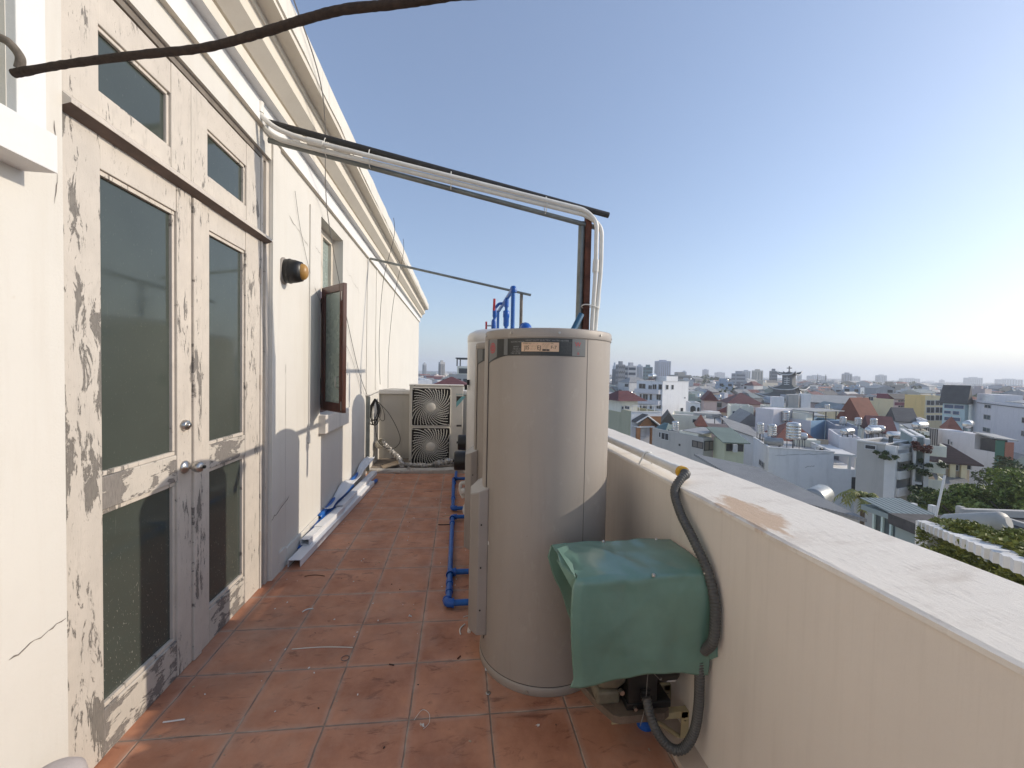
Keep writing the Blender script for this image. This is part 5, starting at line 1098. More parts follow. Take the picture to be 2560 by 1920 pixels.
# -- long grey roof house
b=reg(Bd('long_roof_house','white walled house under one long grey sloping sheet roof',1800,1831,1912,1093,63,112,W_['white'],par=0,roof=None,over=(None,11)))
d=MB(); z0=b.zt; zl=fpt(b,'R',*k2(170,1165))[1]; zr=fpt(b,'R',*k2(600,1325))[1]; q=[b.P(-.3,-.3,zl),b.P(b.w1+.3,-.3,zr),b.P(b.w1+.3,b.w2,zr+.6),b.P(-.3,b.w2,zl+.6)]; d.add(q+[v-Vector((0,0,.12)) for v in q],[(0,1,2,3),(7,6,5,4),(0,4,5,1),(1,5,6,2),(3,7,4,0)]); d.build('roof',CORG,b.t)
d=MB(); d.add([b.P(0,0,b.zt),b.P(b.w1,0,b.zt),b.P(b.w1,0,zr-.15),b.P(0,0,zl-.15)],[(0,1,2,3)]); o=d.build('gable',W_['white'],b.t); o.modifiers.new('thick','SOLIDIFY').thickness=.15
# -- gabled white-blue house
b=reg(Bd('pointed_gable_house','pale house with pointed end wall and grey sheet roof behind the long roof house',1838,1847,1911,1062,84,117,W_['white'],par=0,roof=None,over=(None,12)))
b.gable_wall(2.2,W_['white'],2); b.hip(2.2,CORG,.4,'gable',2)
b.shed('green_awning',b.w1+.2,b.w1+5.5,-1,5,.2,-.9,corrugated('green_awning_sheet',(.16,.25,.20),'X',1.3))
d=MB(); d.box((b.w1+.2,0,STREET),(b.w1+5,5,b.zt-1.0),0,b.M); d.build('side_room',simple('navy_room',(.06,.07,.12),.8),b.t)
# -- wall with one window
b=reg(Bd('chalky_house','chalky white house with a single square window behind the pointed gable',1817,1827,1887,1015,100,121,W_['offwhite'],over=(None,9)))
rect(b,'R',k2(170,925),k2(270,1003))
for k in range(6): roof_ac(b.P(1+k*1.0,1.2,b.zt-.5),121,'boxy pale unit in the row on the chalky house roof') if k in(1,3,5) else None
# -- arched roof
b=reg(Bd('vaulted_house','dark brown barrel vaulted roof shelter on a white framed terrace',1880,1889,1935,1040,98,118,simple('vault_shade',(.10,.07,.06),.8),par=0,roof=None,over=(None,10)))
d=MB(); n_=14; vs=[]; R_=b.w1/2
for bb in (-.5,b.w2):
    for i in range(n_+1): a=PI*i/n_; vs.append(b.P(R_-R_*cos(a),bb,b.zt+R_*.75*sin(a)))
d.add(vs,[(i,i+1,n_+2+i,n_+1+i) for i in range(n_)],0,True); d.add(vs[:n_+1],[tuple(range(n_+1))]); o=d.build('vault_roof',simple('vault_sheet',(.13,.075,.065),.5,0,.3,1),b.t); o.modifiers.new('thick','SOLIDIFY').thickness=.15
for x in (.05,.35,.68,.95): d=MB(); b.fbox(d,'R',x*b.w1-.1,x*b.w1+.1,b.zt-3.2,b.zt+.1,.003,.12); d.build('post',TRIMC,b.t)
panel_win(b,'R',.06,.94,.5,3.0,3,1)
d=MB(); d.box((b.w1+.3,-.5,b.zt+.6),(b.w1+9,7,b.zt+.75),0,b.M); d.build('pale_canopy',CORP,b.t)
d=MB(); d.box((b.w1+.4,.5,STREET),(b.w1+8,6,b.zt-1.4),0,b.M); d.build('annex',W_['tan'],b.t)
for a_ in (b.w1+1.2,b.w1+4.5,b.w1+8.4): d=MB(); d.box((a_-.07,-.3,b.zt-1.6),(a_+.07,-.16,b.zt+.6),0,b.M); d.build('canopy_post',TRIMC,b.t)
# -- blue house
b=reg(Bd('blue_house','sky blue walled house with lilac side and white canopy on its roof',1974,2028,2108,1052,80,76,W_['blue'],par=.5))
d=MB(); b.fbox(d,'L',0,b.w2,STREET,b.zt-.002,.004,.08); d.build('side_wall',W_['lilac'],b.t)
d=MB(); d.box((1.2,.4,b.zt+1.3),(b.w1+1.4,6,b.zt+1.45),0,b.M); d.build('roof_canopy',CORP,b.t); b.posts([(1.4,.6),(b.w1-.4,.6),(b.w1*.6,.6)],-.5,1.3,.06,DKM)
b.block('stair_head',.3,2.0,1.0,3.2,-.5,1.0,W_['offwhite'])
roof_tank_v(b.P(-1.0,3.4,b.zt-.6),.6,1.5,'dark grey upright tank standing left of the blue house',.2)
d=MB(); d.box((-3.2,b.w2+.2,STREET),(1.4,b.w2+3.4,b.zt+1.5),0,b.M); d.build('rear_tower',W_['lilac'],b.t)
# -- red hipped
b=reg(Bd('red_hipped_house','house with weathered orange red hipped tile roof right behind the roof tanks',1938,1948,2043,1100,67,118,W_['offwhite'],par=0,roof=None,over=(None,9))); b.hip(2.3,REDT,.6,'hip',1)
# -- maroon hall
b=reg(Bd('maroon_hall','wide hall with a plain maroon hipped roof in the middle distance',1815,1822,1908,1008,150,113,W_['pink'],par=0,roof=None,over=(None,16))); b.hip(3.2,MAROON,.6,'hip',1)
# -- red gable right of centre
b=reg(Bd('red_gable_house','pale house with steep red tiled gable roof left of the cream block',2105,2155,2196,1052,96,88,W_['offwhite'],par=0,roof=None)); b.gable_wall(4.0,W_['lilac'],1); b.hip(4.0,REDT,.5,'gable',1); rect(b,'R',(2160,1056),(2192,1064),fr=False,mat=DKM,name='opening_shade')  # shaded opening drawn as a dark slab on the wall
# -- cream tall block
b=reg(Bd('cream_block','tall narrow cream block with maroon and white banded front',2165,2234,2273,998,150,90,W_['cream'],zb=STREET))
d=MB(); b.fbox(d,'R',0,b.w1,STREET,b.zt-.002,.004,.08); d.build('front_wall',W_['pink'],b.t)
CRIM=simple('crimson_band',(.19,.045,.07),.7,0,.15,.6)
for y0,y1 in ((805,850),(915,925),(960,980)): rect(b,'R',k3(420,y0),k3(622,y1),mat=CRIM,name='band',fr=False,out=.14)
for y in (785,860,920,965):
    for x in (470,505,540,575): rect(b,'R',k3(x,y-9),k3(x+24,y+12),fr=False,out=.18)
rect(b,'L',k3(65,725),k3(130,785)); d=MB(); d.box((.5,1.5,b.zt-.5),(b.w1-.5,5,b.zt+1.3),0,b.M); d.build('roof_room',CRIM,b.t); b.shed('roof_sheet',-.3,b.w1+.3,-.5,1.4,.15,1.4,GRYT,2)
# -- yellow block
b=reg(Bd('yellow_block','yellow walled block with cream framed balconies three floors high',2264,2313,2359,989,132,100,W_['yellow'],trim=None))
d=MB(); b.fbox(d,'R',0,b.w1,STREET,b.zt-.002,.004,.08); d.build('front_wall',W_['cream'],b.t)
for y0,y1 in ((775,850),(870,955),(980,1060)):
    for x0,x1 in ((855,965),(978,1090)): rect(b,'R',k3(x0,y0),k3(x1,y1),out=.14); 
# -- blue glass block
b=reg(Bd('blue_window_block','block with dark pitched roof, blue glazed floors and aqua side wall',2360,2413,2426,1009,115,70,W_['aqua'],par=0,roof=None))
for (x0,y0,x1,y1) in ((1108,830,1390,905),(1105,915,1210,970),(1225,920,1325,985),(1108,1000,1340,1075)): rect(b,'L',k3(x0,y0),k3(x1,y1),mat=simple('blue_glazing',(.07,.12,.20),.25,0,.35,1.5),frame=TRIMC,out=.12)
b.hip(3.4,GRYT,.4,'gable',2)
# -- big lilac block at right
b=reg(Bd('large_lilac_block','large blank lilac block with small dark windows at the right edge',2424,2640,2700,1022,92,129,W_['lilac'],over=(8,None)))
for (x0,y0,x1,y1) in ((1672,835,1758,893),(1660,970,1750,1055),(1650,1145,1745,1232),(2190,1010,2240,1100),(2180,1195,2235,1285)): rect(b,'L',k3(x0,y0),k3(x1,y1),frame=W_['grey'])
b.block('stair_head',1,5,b.w2-5.5,b.w2-.3,-.5,1.2,W_['lilac']); b.block('white_box',.1,1.2,b.w2-6.8,b.w2-5.6,-.3,1.0,TRIMC); b.shed('rust_sheet',.5,5,2,b.w2*.55,.3,.9,CORP)
b.slab('gutter','L',.1,.85,.35,.45,.02,.12,DKM)
# -- middle lilac house with green and brick front
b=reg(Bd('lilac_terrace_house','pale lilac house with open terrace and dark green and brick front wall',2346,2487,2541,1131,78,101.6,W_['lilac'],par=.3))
uB=fpt(b,'L',2438,1084); d=MB(); d.box((0,uB[0],b.zt),(b.w1*.9,b.w2,fpt(b,'L',2400,1080)[1]),0,b.M); d.build('upper_floor',W_['lilac'],b.t)
um=b.w1*.5; d=MB(); b.fbox(d,'R',0,um,STREET,b.zt+1.5,.004,.1); d.build('green_front',W_['green'],b.t); d=MB(); b.fbox(d,'R',um+.01,b.w1,STREET,b.zt+1.3,.004,.14); d.build('brick_front',W_['brick'],b.t)
d=MB(); q=[b.P(-.3,-.3,b.zt+1.85),b.P(b.w1+.3,-.3,b.zt+1.6),b.P(b.w1+.3,uB[0]-.01,b.zt+2.0),b.P(-.3,uB[0]-.01,b.zt+2.2)]; d.add(q+[v-Vector((0,0,.14)) for v in q],[(0,1,2,3),(7,6,5,4),(0,4,5,1),(3,7,4,0)]); d.build('terrace_roof',CORP,b.t)
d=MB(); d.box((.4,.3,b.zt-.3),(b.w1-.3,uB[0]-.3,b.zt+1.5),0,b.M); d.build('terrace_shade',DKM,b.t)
for (x0,y0,x1,y1) in ((1160,1310,1190,1400),(1200,1345,1228,1400)): rect(b,'L',k3(x0,y0),k3(x1,y1))
rect(b,'R',k6(1510,395),k6(1540,500),frame=W_['cream'])
zt_=fpt(b,'L',2400,1080)[1]
roof_tank_h(b.P(2,uB[0]+3,zt_),.5,2.2,60,'long bright tank on the roof of the lilac terrace house',.5)
for k in range(6): pass
# orange pyramid roof & grey clad room beyond it
b=reg(Bd('pyramid_roof_house','small house with orange pyramid tile roof behind the lilac terrace house',2365,2374,2404,1075,92,120,W_['offwhite'],par=0,roof=None,over=(None,5))); b.hip(1.9,REDT,.4,'hip',1)
b=reg(Bd('grey_clad_house','house with grey ribbed upper floor cladding left of the lilac terrace house',2308,2345,2352,1072,82,101,corrugated('grey_rib_cladding',(.25,.255,.26),'Z',.1) if False else W_['grey'],par=.1)); panel_win(b,'L',.02,.98,2.6,3.6,4,1); 
for i in range(8): d=MB(); b.fbox(d,'L',b.w2*i/8,b.w2*i/8+.08,b.zt-2.4,b.zt-.1,.003,.05); d.build('rib',DKM,b.t)
# -- white framed balcony houses
b=reg(Bd('balcony_house','slim house with white framed stacked balconies and orange wood panels',2150,2213,2280,1112,48,71,W_['grey'],par=.25,roof=CORP,trim=TRIMC))
for px in (2213.5,2246,2277.5):
    u=fpt(b,'R',px,1150)[0]; d=MB(); b.fbox(d,'R',max(0,u-.16),u+.16,STREET,b.zt-.01,.004,.75); d.build('white_pier',TRIMC,b.t)
d=MB(); b.fbox(d,'R',.17,b.w1,b.zt-.35,b.zt-.02,.76,.80); d.build('white_beam',TRIMC,b.t)
uM=fpt(b,'R',2246,1150)[0]/b.w1
for i,(y,) in enumerate(((345,),(520,),(690,),)):
    z=b.zt-fpt(b,'R',*k6(290,y))[1]; b.balcony('R',.06,uM-.05,z,.95,.55,TRIMC); zz=fpt(b,'R',*k6(290,y))[1]
    d=MB(); b.fbox(d,'R',.12*b.w1,.28*b.w1,zz+.1,zz+1.9,.004,.05); d.build('window',WIN,b.t)
for i,(y0,y1) in enumerate(((330,375),(480,545),(640,715))): 
    z0_=fpt(b,'R',*k6(440,y1))[1]; z1_=fpt(b,'R',*k6(440,y0))[1]; d=MB(); b.fbox(d,'R',(uM+.25)*b.w1,.96*b.w1,z0_,z1_,.5,.6); d.build('orange_panel',WOODC,b.t); d=MB(); b.fbox(d,'R',(uM+.08)*b.w1,(uM+.24)*b.w1,z0_,z1_,.5,.58); d.build('cream_panel',W_['cream'],b.t)
    d=MB(); b.fbox(d,'R',(uM+.06)*b.w1,.97*b.w1,z0_-.12,z0_-.002,.004,.7); d.build('floor_slab',TRIMC,b.t)
for y0,y1 in ((215,320),(385,470),(555,635)):
    z0_=fpt(b,'R',*k6(440,y1))[1]; z1_=fpt(b,'R',*k6(440,y0))[1]; d=MB(); b.fbox(d,'R',(uM+.1)*b.w1,.93*b.w1,z0_,z1_,.004,.03); d.build('recess',W_['tan'],b.t)
rect(b,'L',k3(10,1380),k3(175,1475)); 
b2=b
b=reg(Bd('plant_balcony_house','narrow white outlined house with plant filled dark balconies',2277,2281,2316,1092,50,128,W_['teal'],par=.2,trim=TRIMC,over=(None,6)))
for px in (2281.5,2314):
    u=fpt(b,'R',px,1150)[0]; d=MB(); b.fbox(d,'R',max(0,u-.2),u+.1,STREET,b.zt-.01,.004,.8); d.build('white_pier',TRIMC,b.t)
for y in (245,420,585,): 
    z=fpt(b,'R',*k6(560,y))[1]; d=MB(); b.fbox(d,'R',.12,b.w1-.1,z-.2,z,.004,.85); d.build('white_beam',TRIMC,b.t)
for y in (305,475,650):
    z=fpt(b,'R',*k6(660,y))[1]; d=MB(); d.box((b.w1+.2,-.7,z-.1),(b.w1+1.3,1.2,z),0,b.M); d.box((b.w1+1.2,-.7,z),(b.w1+1.3,1.2,z+.8),0,b.M); d.box((b.w1+.2,-.75,z),(b.w1+1.2,-.7,z+.8),0,b.M); d.build('side_balcony',W_['offwhite'],b.t)
bp_=b
# -- brown hipped house
b=reg(Bd('brown_hipped_house','old two storey house with brown hipped roof and shuttered windows',2318,2350,2436,1152,60,124,W_['tan'],par=0,roof=None)); b.hip(1.5,BRNT,.7,'hip',1 if b.w1>b.w2 else 2)
for (x0,y0,x1,y1) in ((845,410,890,465),(940,415,985,490),(1050,400,1115,480)): rect(b,'R',k6(x0,y0),k6(x1,y1))
for x in (790,905,1020): u=fpt(b,'R',*k6(x,450))[0]; d=MB(); b.fbox(d,'R',u-.2,u+.2,b.zt-3.4,b.zt-.1,.004,.35); d.build('pier',W_['cream'],b.t)
b.slab('ledge','R',0,1,3.4,3.75,.004,.9,W_['tan'])
for x0,x1 in ((850,955),(980,1060)): rect(b,'R',k6(x0,575),k6(x1,655),frame=TRIMC)
# lean-to roofs in front of it
b=reg(Bd('lean_to_shed','low sheet roofed lean-to in the yard before the brown hipped house',2345,2372,2470,1240,54,122,W_['grey'],par=0,roof=None,over=(None,7))); b.shed('roof',-.3,b.w1,-.6,b.w2,.05,.9,CORG,2); panel_win(b,'R',.1,.6,.3,2.3,3,1)
t_=thing('blue_awning','small blue awning over the yard before the brown hipped house','awning',at(2335,1245,55)); d=MB(); p=at(2318,1248,55); e=Vector((.82,-.57,0)); q=[p,p+e*1.7+Vector((0,0,.2)),p+e*1.7+Vector((.6,.9,.5)),p+Vector((.6,.9,.35))]; d.add(q,[(0,1,2,3)]); o=d.build('cloth',simple('blue_cloth',(.06,.12,.34),.8),t_); o.modifiers.new('thick','SOLIDIFY').thickness=.04
# -- small brown roofed houses between
b=reg(Bd('brown_roof_house','small house with brown roof and open dark porch right of the white house',2096,2172,2204,1166,69,75,W_['grey'],par=0,roof=None,over=(4,None))); b.hip(1.3,BRNT,.4,'gable',2); rect(b,'L',k5(1560,620),k5(1850,740),mat=DKM,name='porch_opening_shade',fr=False)  # dark slab stands for the shade under the porch
for x in (1870,): rect(b,'L',k5(x,605),k5(x+25,740),mat=TRIMC,name='pillar',fr=False,out=.2)
b=reg(Bd('skylight_roof_house','low house with brown roof and one bright orange roof panel',2146,2176,2212,1204,63,77,W_['offwhite'],par=0,roof=None,over=(5,None))); b.shed('roof',-.4,b.w1+.3,-.4,b.w2,.0,1.3,BRNT,2); rect(b,'R',k5(1940,870),k5(2074,985),mat=DKM,name='opening_shade',fr=False)  # shade of the opening put in as a dark slab
d=MB(); q=[b.P(1.2,.8,b.zt+.42),b.P(3.0,.8,b.zt+.42),b.P(3.0,2.2,b.zt+.85),b.P(1.2,2.2,b.zt+.85)]; d.add(q,[(0,1,2,3)]); d.build('roof_panel',simple('orange_sheet',(.55,.28,.08),.6),b.t)
# -- lilac wall right of centre with tanks
b=reg(Bd('lilac_flat_house','flat lilac house carrying several bright tanks left of the balcony house',2092,2100,2160,1092,62,118,W_['lilac'],over=(None,9)))
for k,(a_,c_,lab) in enumerate(((1,2,'bright tank at the left end of the lilac flat house roof'),(3.5,3,'bright tank second from left on the lilac flat house roof'),(5.2,1.5,'bright tank at the right front of the lilac flat house roof'),(4.4,6,'bright tank at the back of the lilac flat house roof'))): roof_tank_h(b.P(a_,c_,b.zt-.5),.42,1.4,75+k*11,lab,.6+.2*(k%2))
b=reg(Bd('blue_grey_house','blue grey shaded house with tank row right of the blue house',2082,2089,2150,1064,74,118,simple('blue_grey_wall',(.27,.31,.38),.85,0,.1,.5),over=(None,9)))
for k,lab in enumerate(('small tank left in the row on the blue grey house','small tank in the middle of the row on the blue grey house','small tank right in the row on the blue grey house')): roof_tank_v(b.P(1.2+k*1.7,2.5,b.zt-.5),.42,.9,lab,.6)
# -- little gabled and maroon roofs centre right
b=reg(Bd('dark_gable_house','white house with dark grey gable roof before the cream block',2240,2249,2291,1053,88,116,W_['white'],par=0,roof=None,over=(None,9))); b.hip(1.9,GRYT,.5,'gable',1); rect(b,'R',k3(645,1100),k3(740,1155))
b=reg(Bd('pale_cube_house','blank pale cube house right of the dark gable house',2293,2300,2324,1049,86,118,W_['white'],over=(None,6)))
b=reg(Bd('maroon_cottage','low house with maroon pitched roof amid tanks, centre right',2176,2184,2238,1079,78,116,W_['lilac'],par=0,roof=None,over=(None,8))); b.hip(2.0,MAROON,.5,'gable',1)
b=reg(Bd('sheet_roof_house','house with pale sheet roof and bright tank before the yellow block',2266,2276,2330,1076,70,114,W_['offwhite'],par=.1,over=(None,8))); b.shed('roof_sheet',0,b.w1,0,6,.2,.6,CORP); roof_tank_h(b.P(1,1,b.zt),.45,1.6,80,'bright tank at the front of the pale sheet roof',.2)
# -- white rooftops mid distance
b=reg(Bd('stepped_white_house','white house with stepped roof boxes below the pagoda church',1908,1915,2026,1016,128,117,W_['offwhite'],over=(None,10))); b.block('roof_box',1.5,4.2,1,4,-.5,2.6,W_['white']); b.block('roof_box',5.2,7.4,1.5,5,-.5,3.3,W_['grey']); b.block('roof_box',8.0,10,1.2,4,-.5,3.6,W_['white'])
b=reg(Bd('long_market_hall','long low pale hall with dark eaves line stretching right of the pagoda church',1998,2004,2152,1004,165,122,W_['mauve'],par=0,roof=None,over=(None,16))); b.hip(2.2,CORP,.7,'gable',1); b.slab('eaves','R',0,1,-.05,.3,.003,.5,DKM)
b=reg(Bd('water_tower_house','tan roof house carrying a small blue tank before the long hall',2050,2058,2100,1026,120,118,W_['cream'],over=(None,8))); roof_tank_v(b.P(1,2,b.zt-.5),.5,1.1,'small blue tank on the tan house before the long hall',.6)
# -- left of centre behind the gabled house
b=reg(Bd('beige_low_house','wide beige low house with dark terrace windows left of centre',1672,1679,1768,1036,88,121,W_['offwhite'],over=(None,9))); rect(b,'R',k1(1420,1150),k1(1535,1215)); rect(b,'R',k1(1550,1160),k1(1640,1215)); b.block('roof_room',4,9,2,6,-.5,.4,W_['grey'])
b=reg(Bd('little_gable_house','little white gable roofed house squeezed beside the orange wood front',1650,1656,1691,1058,76,116,W_['offwhite'],par=0,roof=None,over=(None,7))); b.gable_wall(1.9,W_['offwhite'],2); b.hip(1.9,GRYT,.35,'gable',2); rect(b,'R',k1(1005,1210),k1(1035,1310)); rect(b,'R',k1(1110,1220),k1(1150,1320),mat=DKM,name='opening_shade',fr=False)  # dark slab stands for the shaded doorway
b=reg(Bd('arched_window_house','white house with round arched windows right of the tall white block',1717,1726,1753,1008,100,100,W_['white'],over=(None,7),trim=TRIMC))
for x0,x1 in ((1385,1470),(1490,1530)):
    (u0,z0),(u1,z1)=fpt(b,'R',*k1(x0,1050)),fpt(b,'R',*k1(x1,990)); R_=(u1-u0)/2; d=MB(); pts=[b.P(u0,-.06,z0),b.P(u1,-.06,z0)]+[b.P((u0+u1)/2+R_*cos(PI*i/10),-.06,z1+R_*sin(PI*i/10)) for i in range(11)]; d.add(pts,[tuple(range(len(pts)))]); o=d.build('arched_window',WIN,b.t); o.modifiers.new('thick','SOLIDIFY').thickness=.05
b=reg(Bd('pink_red_roof_house','pink house with small dark red roof behind the arched windows',1752,1760,1794,1000,125,118,W_['pink'],par=0,roof=None,over=(None,9))); b.hip(2.4,MAROON,.4,'gable',2)
b=reg(Bd('orange_hip_cottage','tiny cottage roof of bright orange tiles in front of the beige low house',1738,1744,1768,1064,70,118,W_['offwhite'],par=0,roof=None,over=(None,4))); b.hip(1.6,REDT,.3,'hip',1)
# -- left gap behind the cooling unit
b=reg(Bd('dark_terraced_block','dark grey block with stepped terraces and flat canopy behind the cooling unit',1118,1122,1200,935,112,96,W_['grey'],over=(None,14)))
for k in range(4): d=MB(); b.fbox(d,'R',.5+k*1.7,1.6+k*1.7,b.zt-3.2,b.zt-1.2,.004,.05); d.build('window',WIN,b.t)
b.block('upper_floor',2,9,2,10,-.5,2.2,W_['offwhite']); b.block('upper_glazing',2.5,8.5,1.9,1.99,.2,1.6,WIN); b.block('flat_canopy',1.6,9.4,1.2,10.5,4.2,4.5,DKM); b.posts([(2,1.6),(8.8,1.6),(2,10)],2.2,4.2,.15,DKM)
b=reg(Bd('white_ledge_building','plain white low building edge beyond the low back wall',1000,1040,1080,950,45,80,W_['white'],over=(None,14)))
b=reg(Bd('long_red_roof_house','house with long dark red roof seen over the cooling unit',1081,1085,1166,962,52,92,W_['offwhite'],par=0,roof=None,over=(None,6))); b.hip(1.0,MAROON,.3,'hip',1)
# -- teal pavilion, flat roof, tank and pergola near right
b=reg(Bd('teal_pavilion','glass walled pavilion with flat teal roof below the parapet at right',2203,2256,2338,1297,24,95,simple('pavilion_shade',(.09,.115,.125),.6,0,.2,.6),cat='pavilion',par=0,roof=None))
d=MB(); d.box((-.35,-.35,b.zt-.12),(b.w1+.35,b.w2+.35,b.zt+.10),0,b.M); d.build('fascia',W_['teal'],b.t); q=[b.P(-.4,-.4,b.zt+.105),b.P(b.w1+.4,-.4,b.zt+.105),b.P(b.w1+.4,b.w2+.4,b.zt+.4),b.P(-.4,b.w2+.4,b.zt+.4)]; d=MB(); d.add(q+[v-Vector((0,0,.003)) for v in q],[(0,1,2,3),(7,6,5,4),(1,5,6,2),(2,6,7,3),(3,7,4,0)]); d.build('roof',CORT,b.t)
for u in (0,.22,.5,.74,.98): d=MB(); b.fbox(d,'R',u*b.w1,u*b.w1+.09,b.zt-3.4,b.zt-.13,.004,.09); d.build('mullion',W_['aqua'],b.t)
for u in (.3,.62,.95): d=MB(); b.fbox(d,'L',u*b.w2,u*b.w2+.09,b.zt-3.4,b.zt-.13,.004,.09); d.build('mullion',W_['aqua'],b.t)
d=MB(); b.fbox(d,'R',.1,b.w1-.1,b.zt-.95,b.zt-.87,.004,.07); d.build('transom',W_['aqua'],b.t)
panel_win(b,'R',.02,.98,.2,3.2,4,1)
t_=thing('flat_roof_annex','flat roofed annex with pale beams carrying the long grey tank at right','building',(0,0,0)); p=at(2470,1330,22); t_.location=(p.x,p.y,STREET); WLOC[t_.name]=Vector((p.x,p.y,STREET))
A_=at(2395,1347,19.6); e1=Vector((sin(rad(100)),cos(rad(100)),0)); e2=Vector((e1.y*-1,e1.x,0)); MM=Matrix(((e1.x,e2.x,0,A_.x),(e1.y,e2.y,0,A_.y),(0,0,1,0),(0,0,0,1)))
d=MB(); d.box((0,0,A_.z-.45),(9,2.6,A_.z-.05),0,MM); d.build('roof',simple('dark_roof_deck',(.085,.08,.078),.85,0,.4,2),t_); d=MB(); d.box((-.1,-.15,A_.z-.5),(9,-.002,A_.z),0,MM); d.box((3.6,.2,A_.z-.04),(3.75,2.4,A_.z+.12),0,MM); d.box((2.6,2.4,A_.z+.0),(9,2.6,A_.z+.25),0,MM); d.build('beam',W_['grey'],t_); d=MB(); d.box((.2,.1,STREET),(8.8,2.5,A_.z-.46),0,MM); d.build('wall',W_['teal'],t_); HB.append((p.x+2,p.y+2,6))
d=MB(); 
for k in range(6): d.box((.4+k*1.4,-.06,A_.z-3.2),(1.5+k*1.4,.09,A_.z-.8),0,MM)
d.build('glazing',WIN,t_)
pa,pb=at(2372,1310,20.5),at(2508,1306,20.0)
t_=thing('long_roof_tank','long grey horizontal cylinder tank lying on the flat annex roof','water tank',(pa+pb)/2-Vector((0,0,.5))); d=MB(); ax=(pb-pa).normalized(); rr=.33; pts=[pa-ax*.10,pa,pb,pb+ax*.10]; d.tube([pa-ax*.14,pa-ax*.08,pa,pb,pb+ax*.08,pb+ax*.14],rr,24,0,True,[rr*.5,rr*.85,rr,rr,rr*.85,rr*.5]); d.build('shell',simple('dusty_tank',(.45,.43,.38),.55,.1,.25,1.2),t_)
for f_ in (.2,.8): d=MB(); q=pa.lerp(pb,f_); d.box((q.x-.1,q.y-.1,A_.z-.1),(q.x+.1,q.y+.1,q.z-.25)); d.build('cradle',DKM,t_)
t_=thing('leaning_pole','thin pale leaning mast beside the teal pavilion roof','pole',at(2336,1300,21)); d=MB(); d.tube([at(2337,1302,21),at(2362,1188,21.4)],.035,8); d.build('mast',TRIMC,t_)
for k,(px,py0,py1,ds,lab) in enumerate(((2282,1258,1278,30,'short white post left of the leaning mast'),(2328,1262,1285,29,'short white post just behind the leaning mast'),(2398,1265,1298,27,'grey upright slab post right of the leaning mast'),(2418,1284,1300,26,'short white post behind the long roof tank'))):
    p=at(px,py1+25,ds); h=zat(px,py0,ds); d=MB(); d.box((p.x-.11,p.y-.11,p.z),(p.x+.11,p.y+.11,h)); tag(d.build('concrete_post',TRIMC if k!=2 else W_['grey'],None,.02),lab,'post')
# pergola with vine
pg=thing('pergola','white pergola with square rafter ends running down toward the viewer at right','pergola',at(2317,1370,19)); c0=at(2316,1320,18.5); pA,pB=at(2330,1316,18.5),at(2600,1425,11.5)
d=MB(); p=at(2316,1330,18.6); d.box((p.x-.18,p.y-.18,STREET),(p.x+.18,p.y+.18,zat(2316,1306,18.6))); d.build('column',TRIMC,pg)
dr=(pB-pA); dr.normalize(); sd_=Vector((dr.y,-dr.x,0)).normalized()
if sd_.dot(Vector((-1,-1,0)))<0: sd_=-sd_
for k in range(17):
    c=pA.lerp(pB,k/15); d=MB(); M=Matrix(((sd_.x,-sd_.y,0,c.x),(sd_.y,sd_.x,0,c.y),(0,0,1,c.z),(0,0,0,1))); d.box((-.8,-.085,-.11),(.32,.085,.11),0,M); d.build('rafter',TRIMC,pg)
d=MB(); d.tube([pA-sd_*.25-Vector((0,0,.2)),pB-sd_*.25-Vector((0,0,.2))],.10,4); d.build('beam',TRIMC,pg)
# ------------------------------------------------------------------ vegetation
def leafmat(name,a,b_):
    m,nt,bs=base(name); bs.inputs['Roughness'].default_value=.6; bs.inputs['Specular IOR Level'].default_value=.3
    v=pos(nt); c=mix(nt,ramp(nt,noise(nt,v,1.6,3),.35,.68),a,b_); c=mix(nt,ramp(nt,noise(nt,v,9,4),.5,.7),c,tuple(x*1.5 for x in b_)); nt.links.new(c,bs.inputs['Base Color']); return m
LEAF=leafmat('tree_leaf',(.08,.115,.022),(.22,.26,.055)); VINE=leafmat('vine_leaf',(.09,.105,.022),(.23,.24,.05)); LEAFK=leafmat('dark_leaf',(.04,.06,.022),(.085,.11,.04)); PALML=leafmat('palm_leaf',(.14,.16,.04),(.30,.28,.09)); BARK=simple('bark',(.12,.095,.07),.9,0,.3,3)
def leaves(mb,c,rx,ry,rz,n,size,q,clumps=9):
    c=Vector(c); cl=[(Vector((q.gauss(0,.5),q.gauss(0,.5),q.gauss(0,.42))),q.uniform(.25,.5)) for _ in range(clumps)]
    for _ in range(n):
        k,r_=q.choice(cl); v=Vector((q.gauss(0,1),q.gauss(0,1),q.gauss(0,1))); v.normalize(); v=k+v*r_*(q.random()**.4)
        p=c+Vector((v.x*rx,v.y*ry,v.z*rz)); a=Vector((q.uniform(-1,1),q.uniform(-1,1),q.uniform(-.4,.9))).normalized(); b_=a.cross(Vector((q.uniform(-1,1),q.uniform(-1,1),q.uniform(-1,1)))).normalized(); s_=size*q.uniform(.35,1.5)
        mb.add([p-a*s_,p+b_*s_*.45,p+a*s_,p-b_*s_*.45],[(0,1,2,3)])
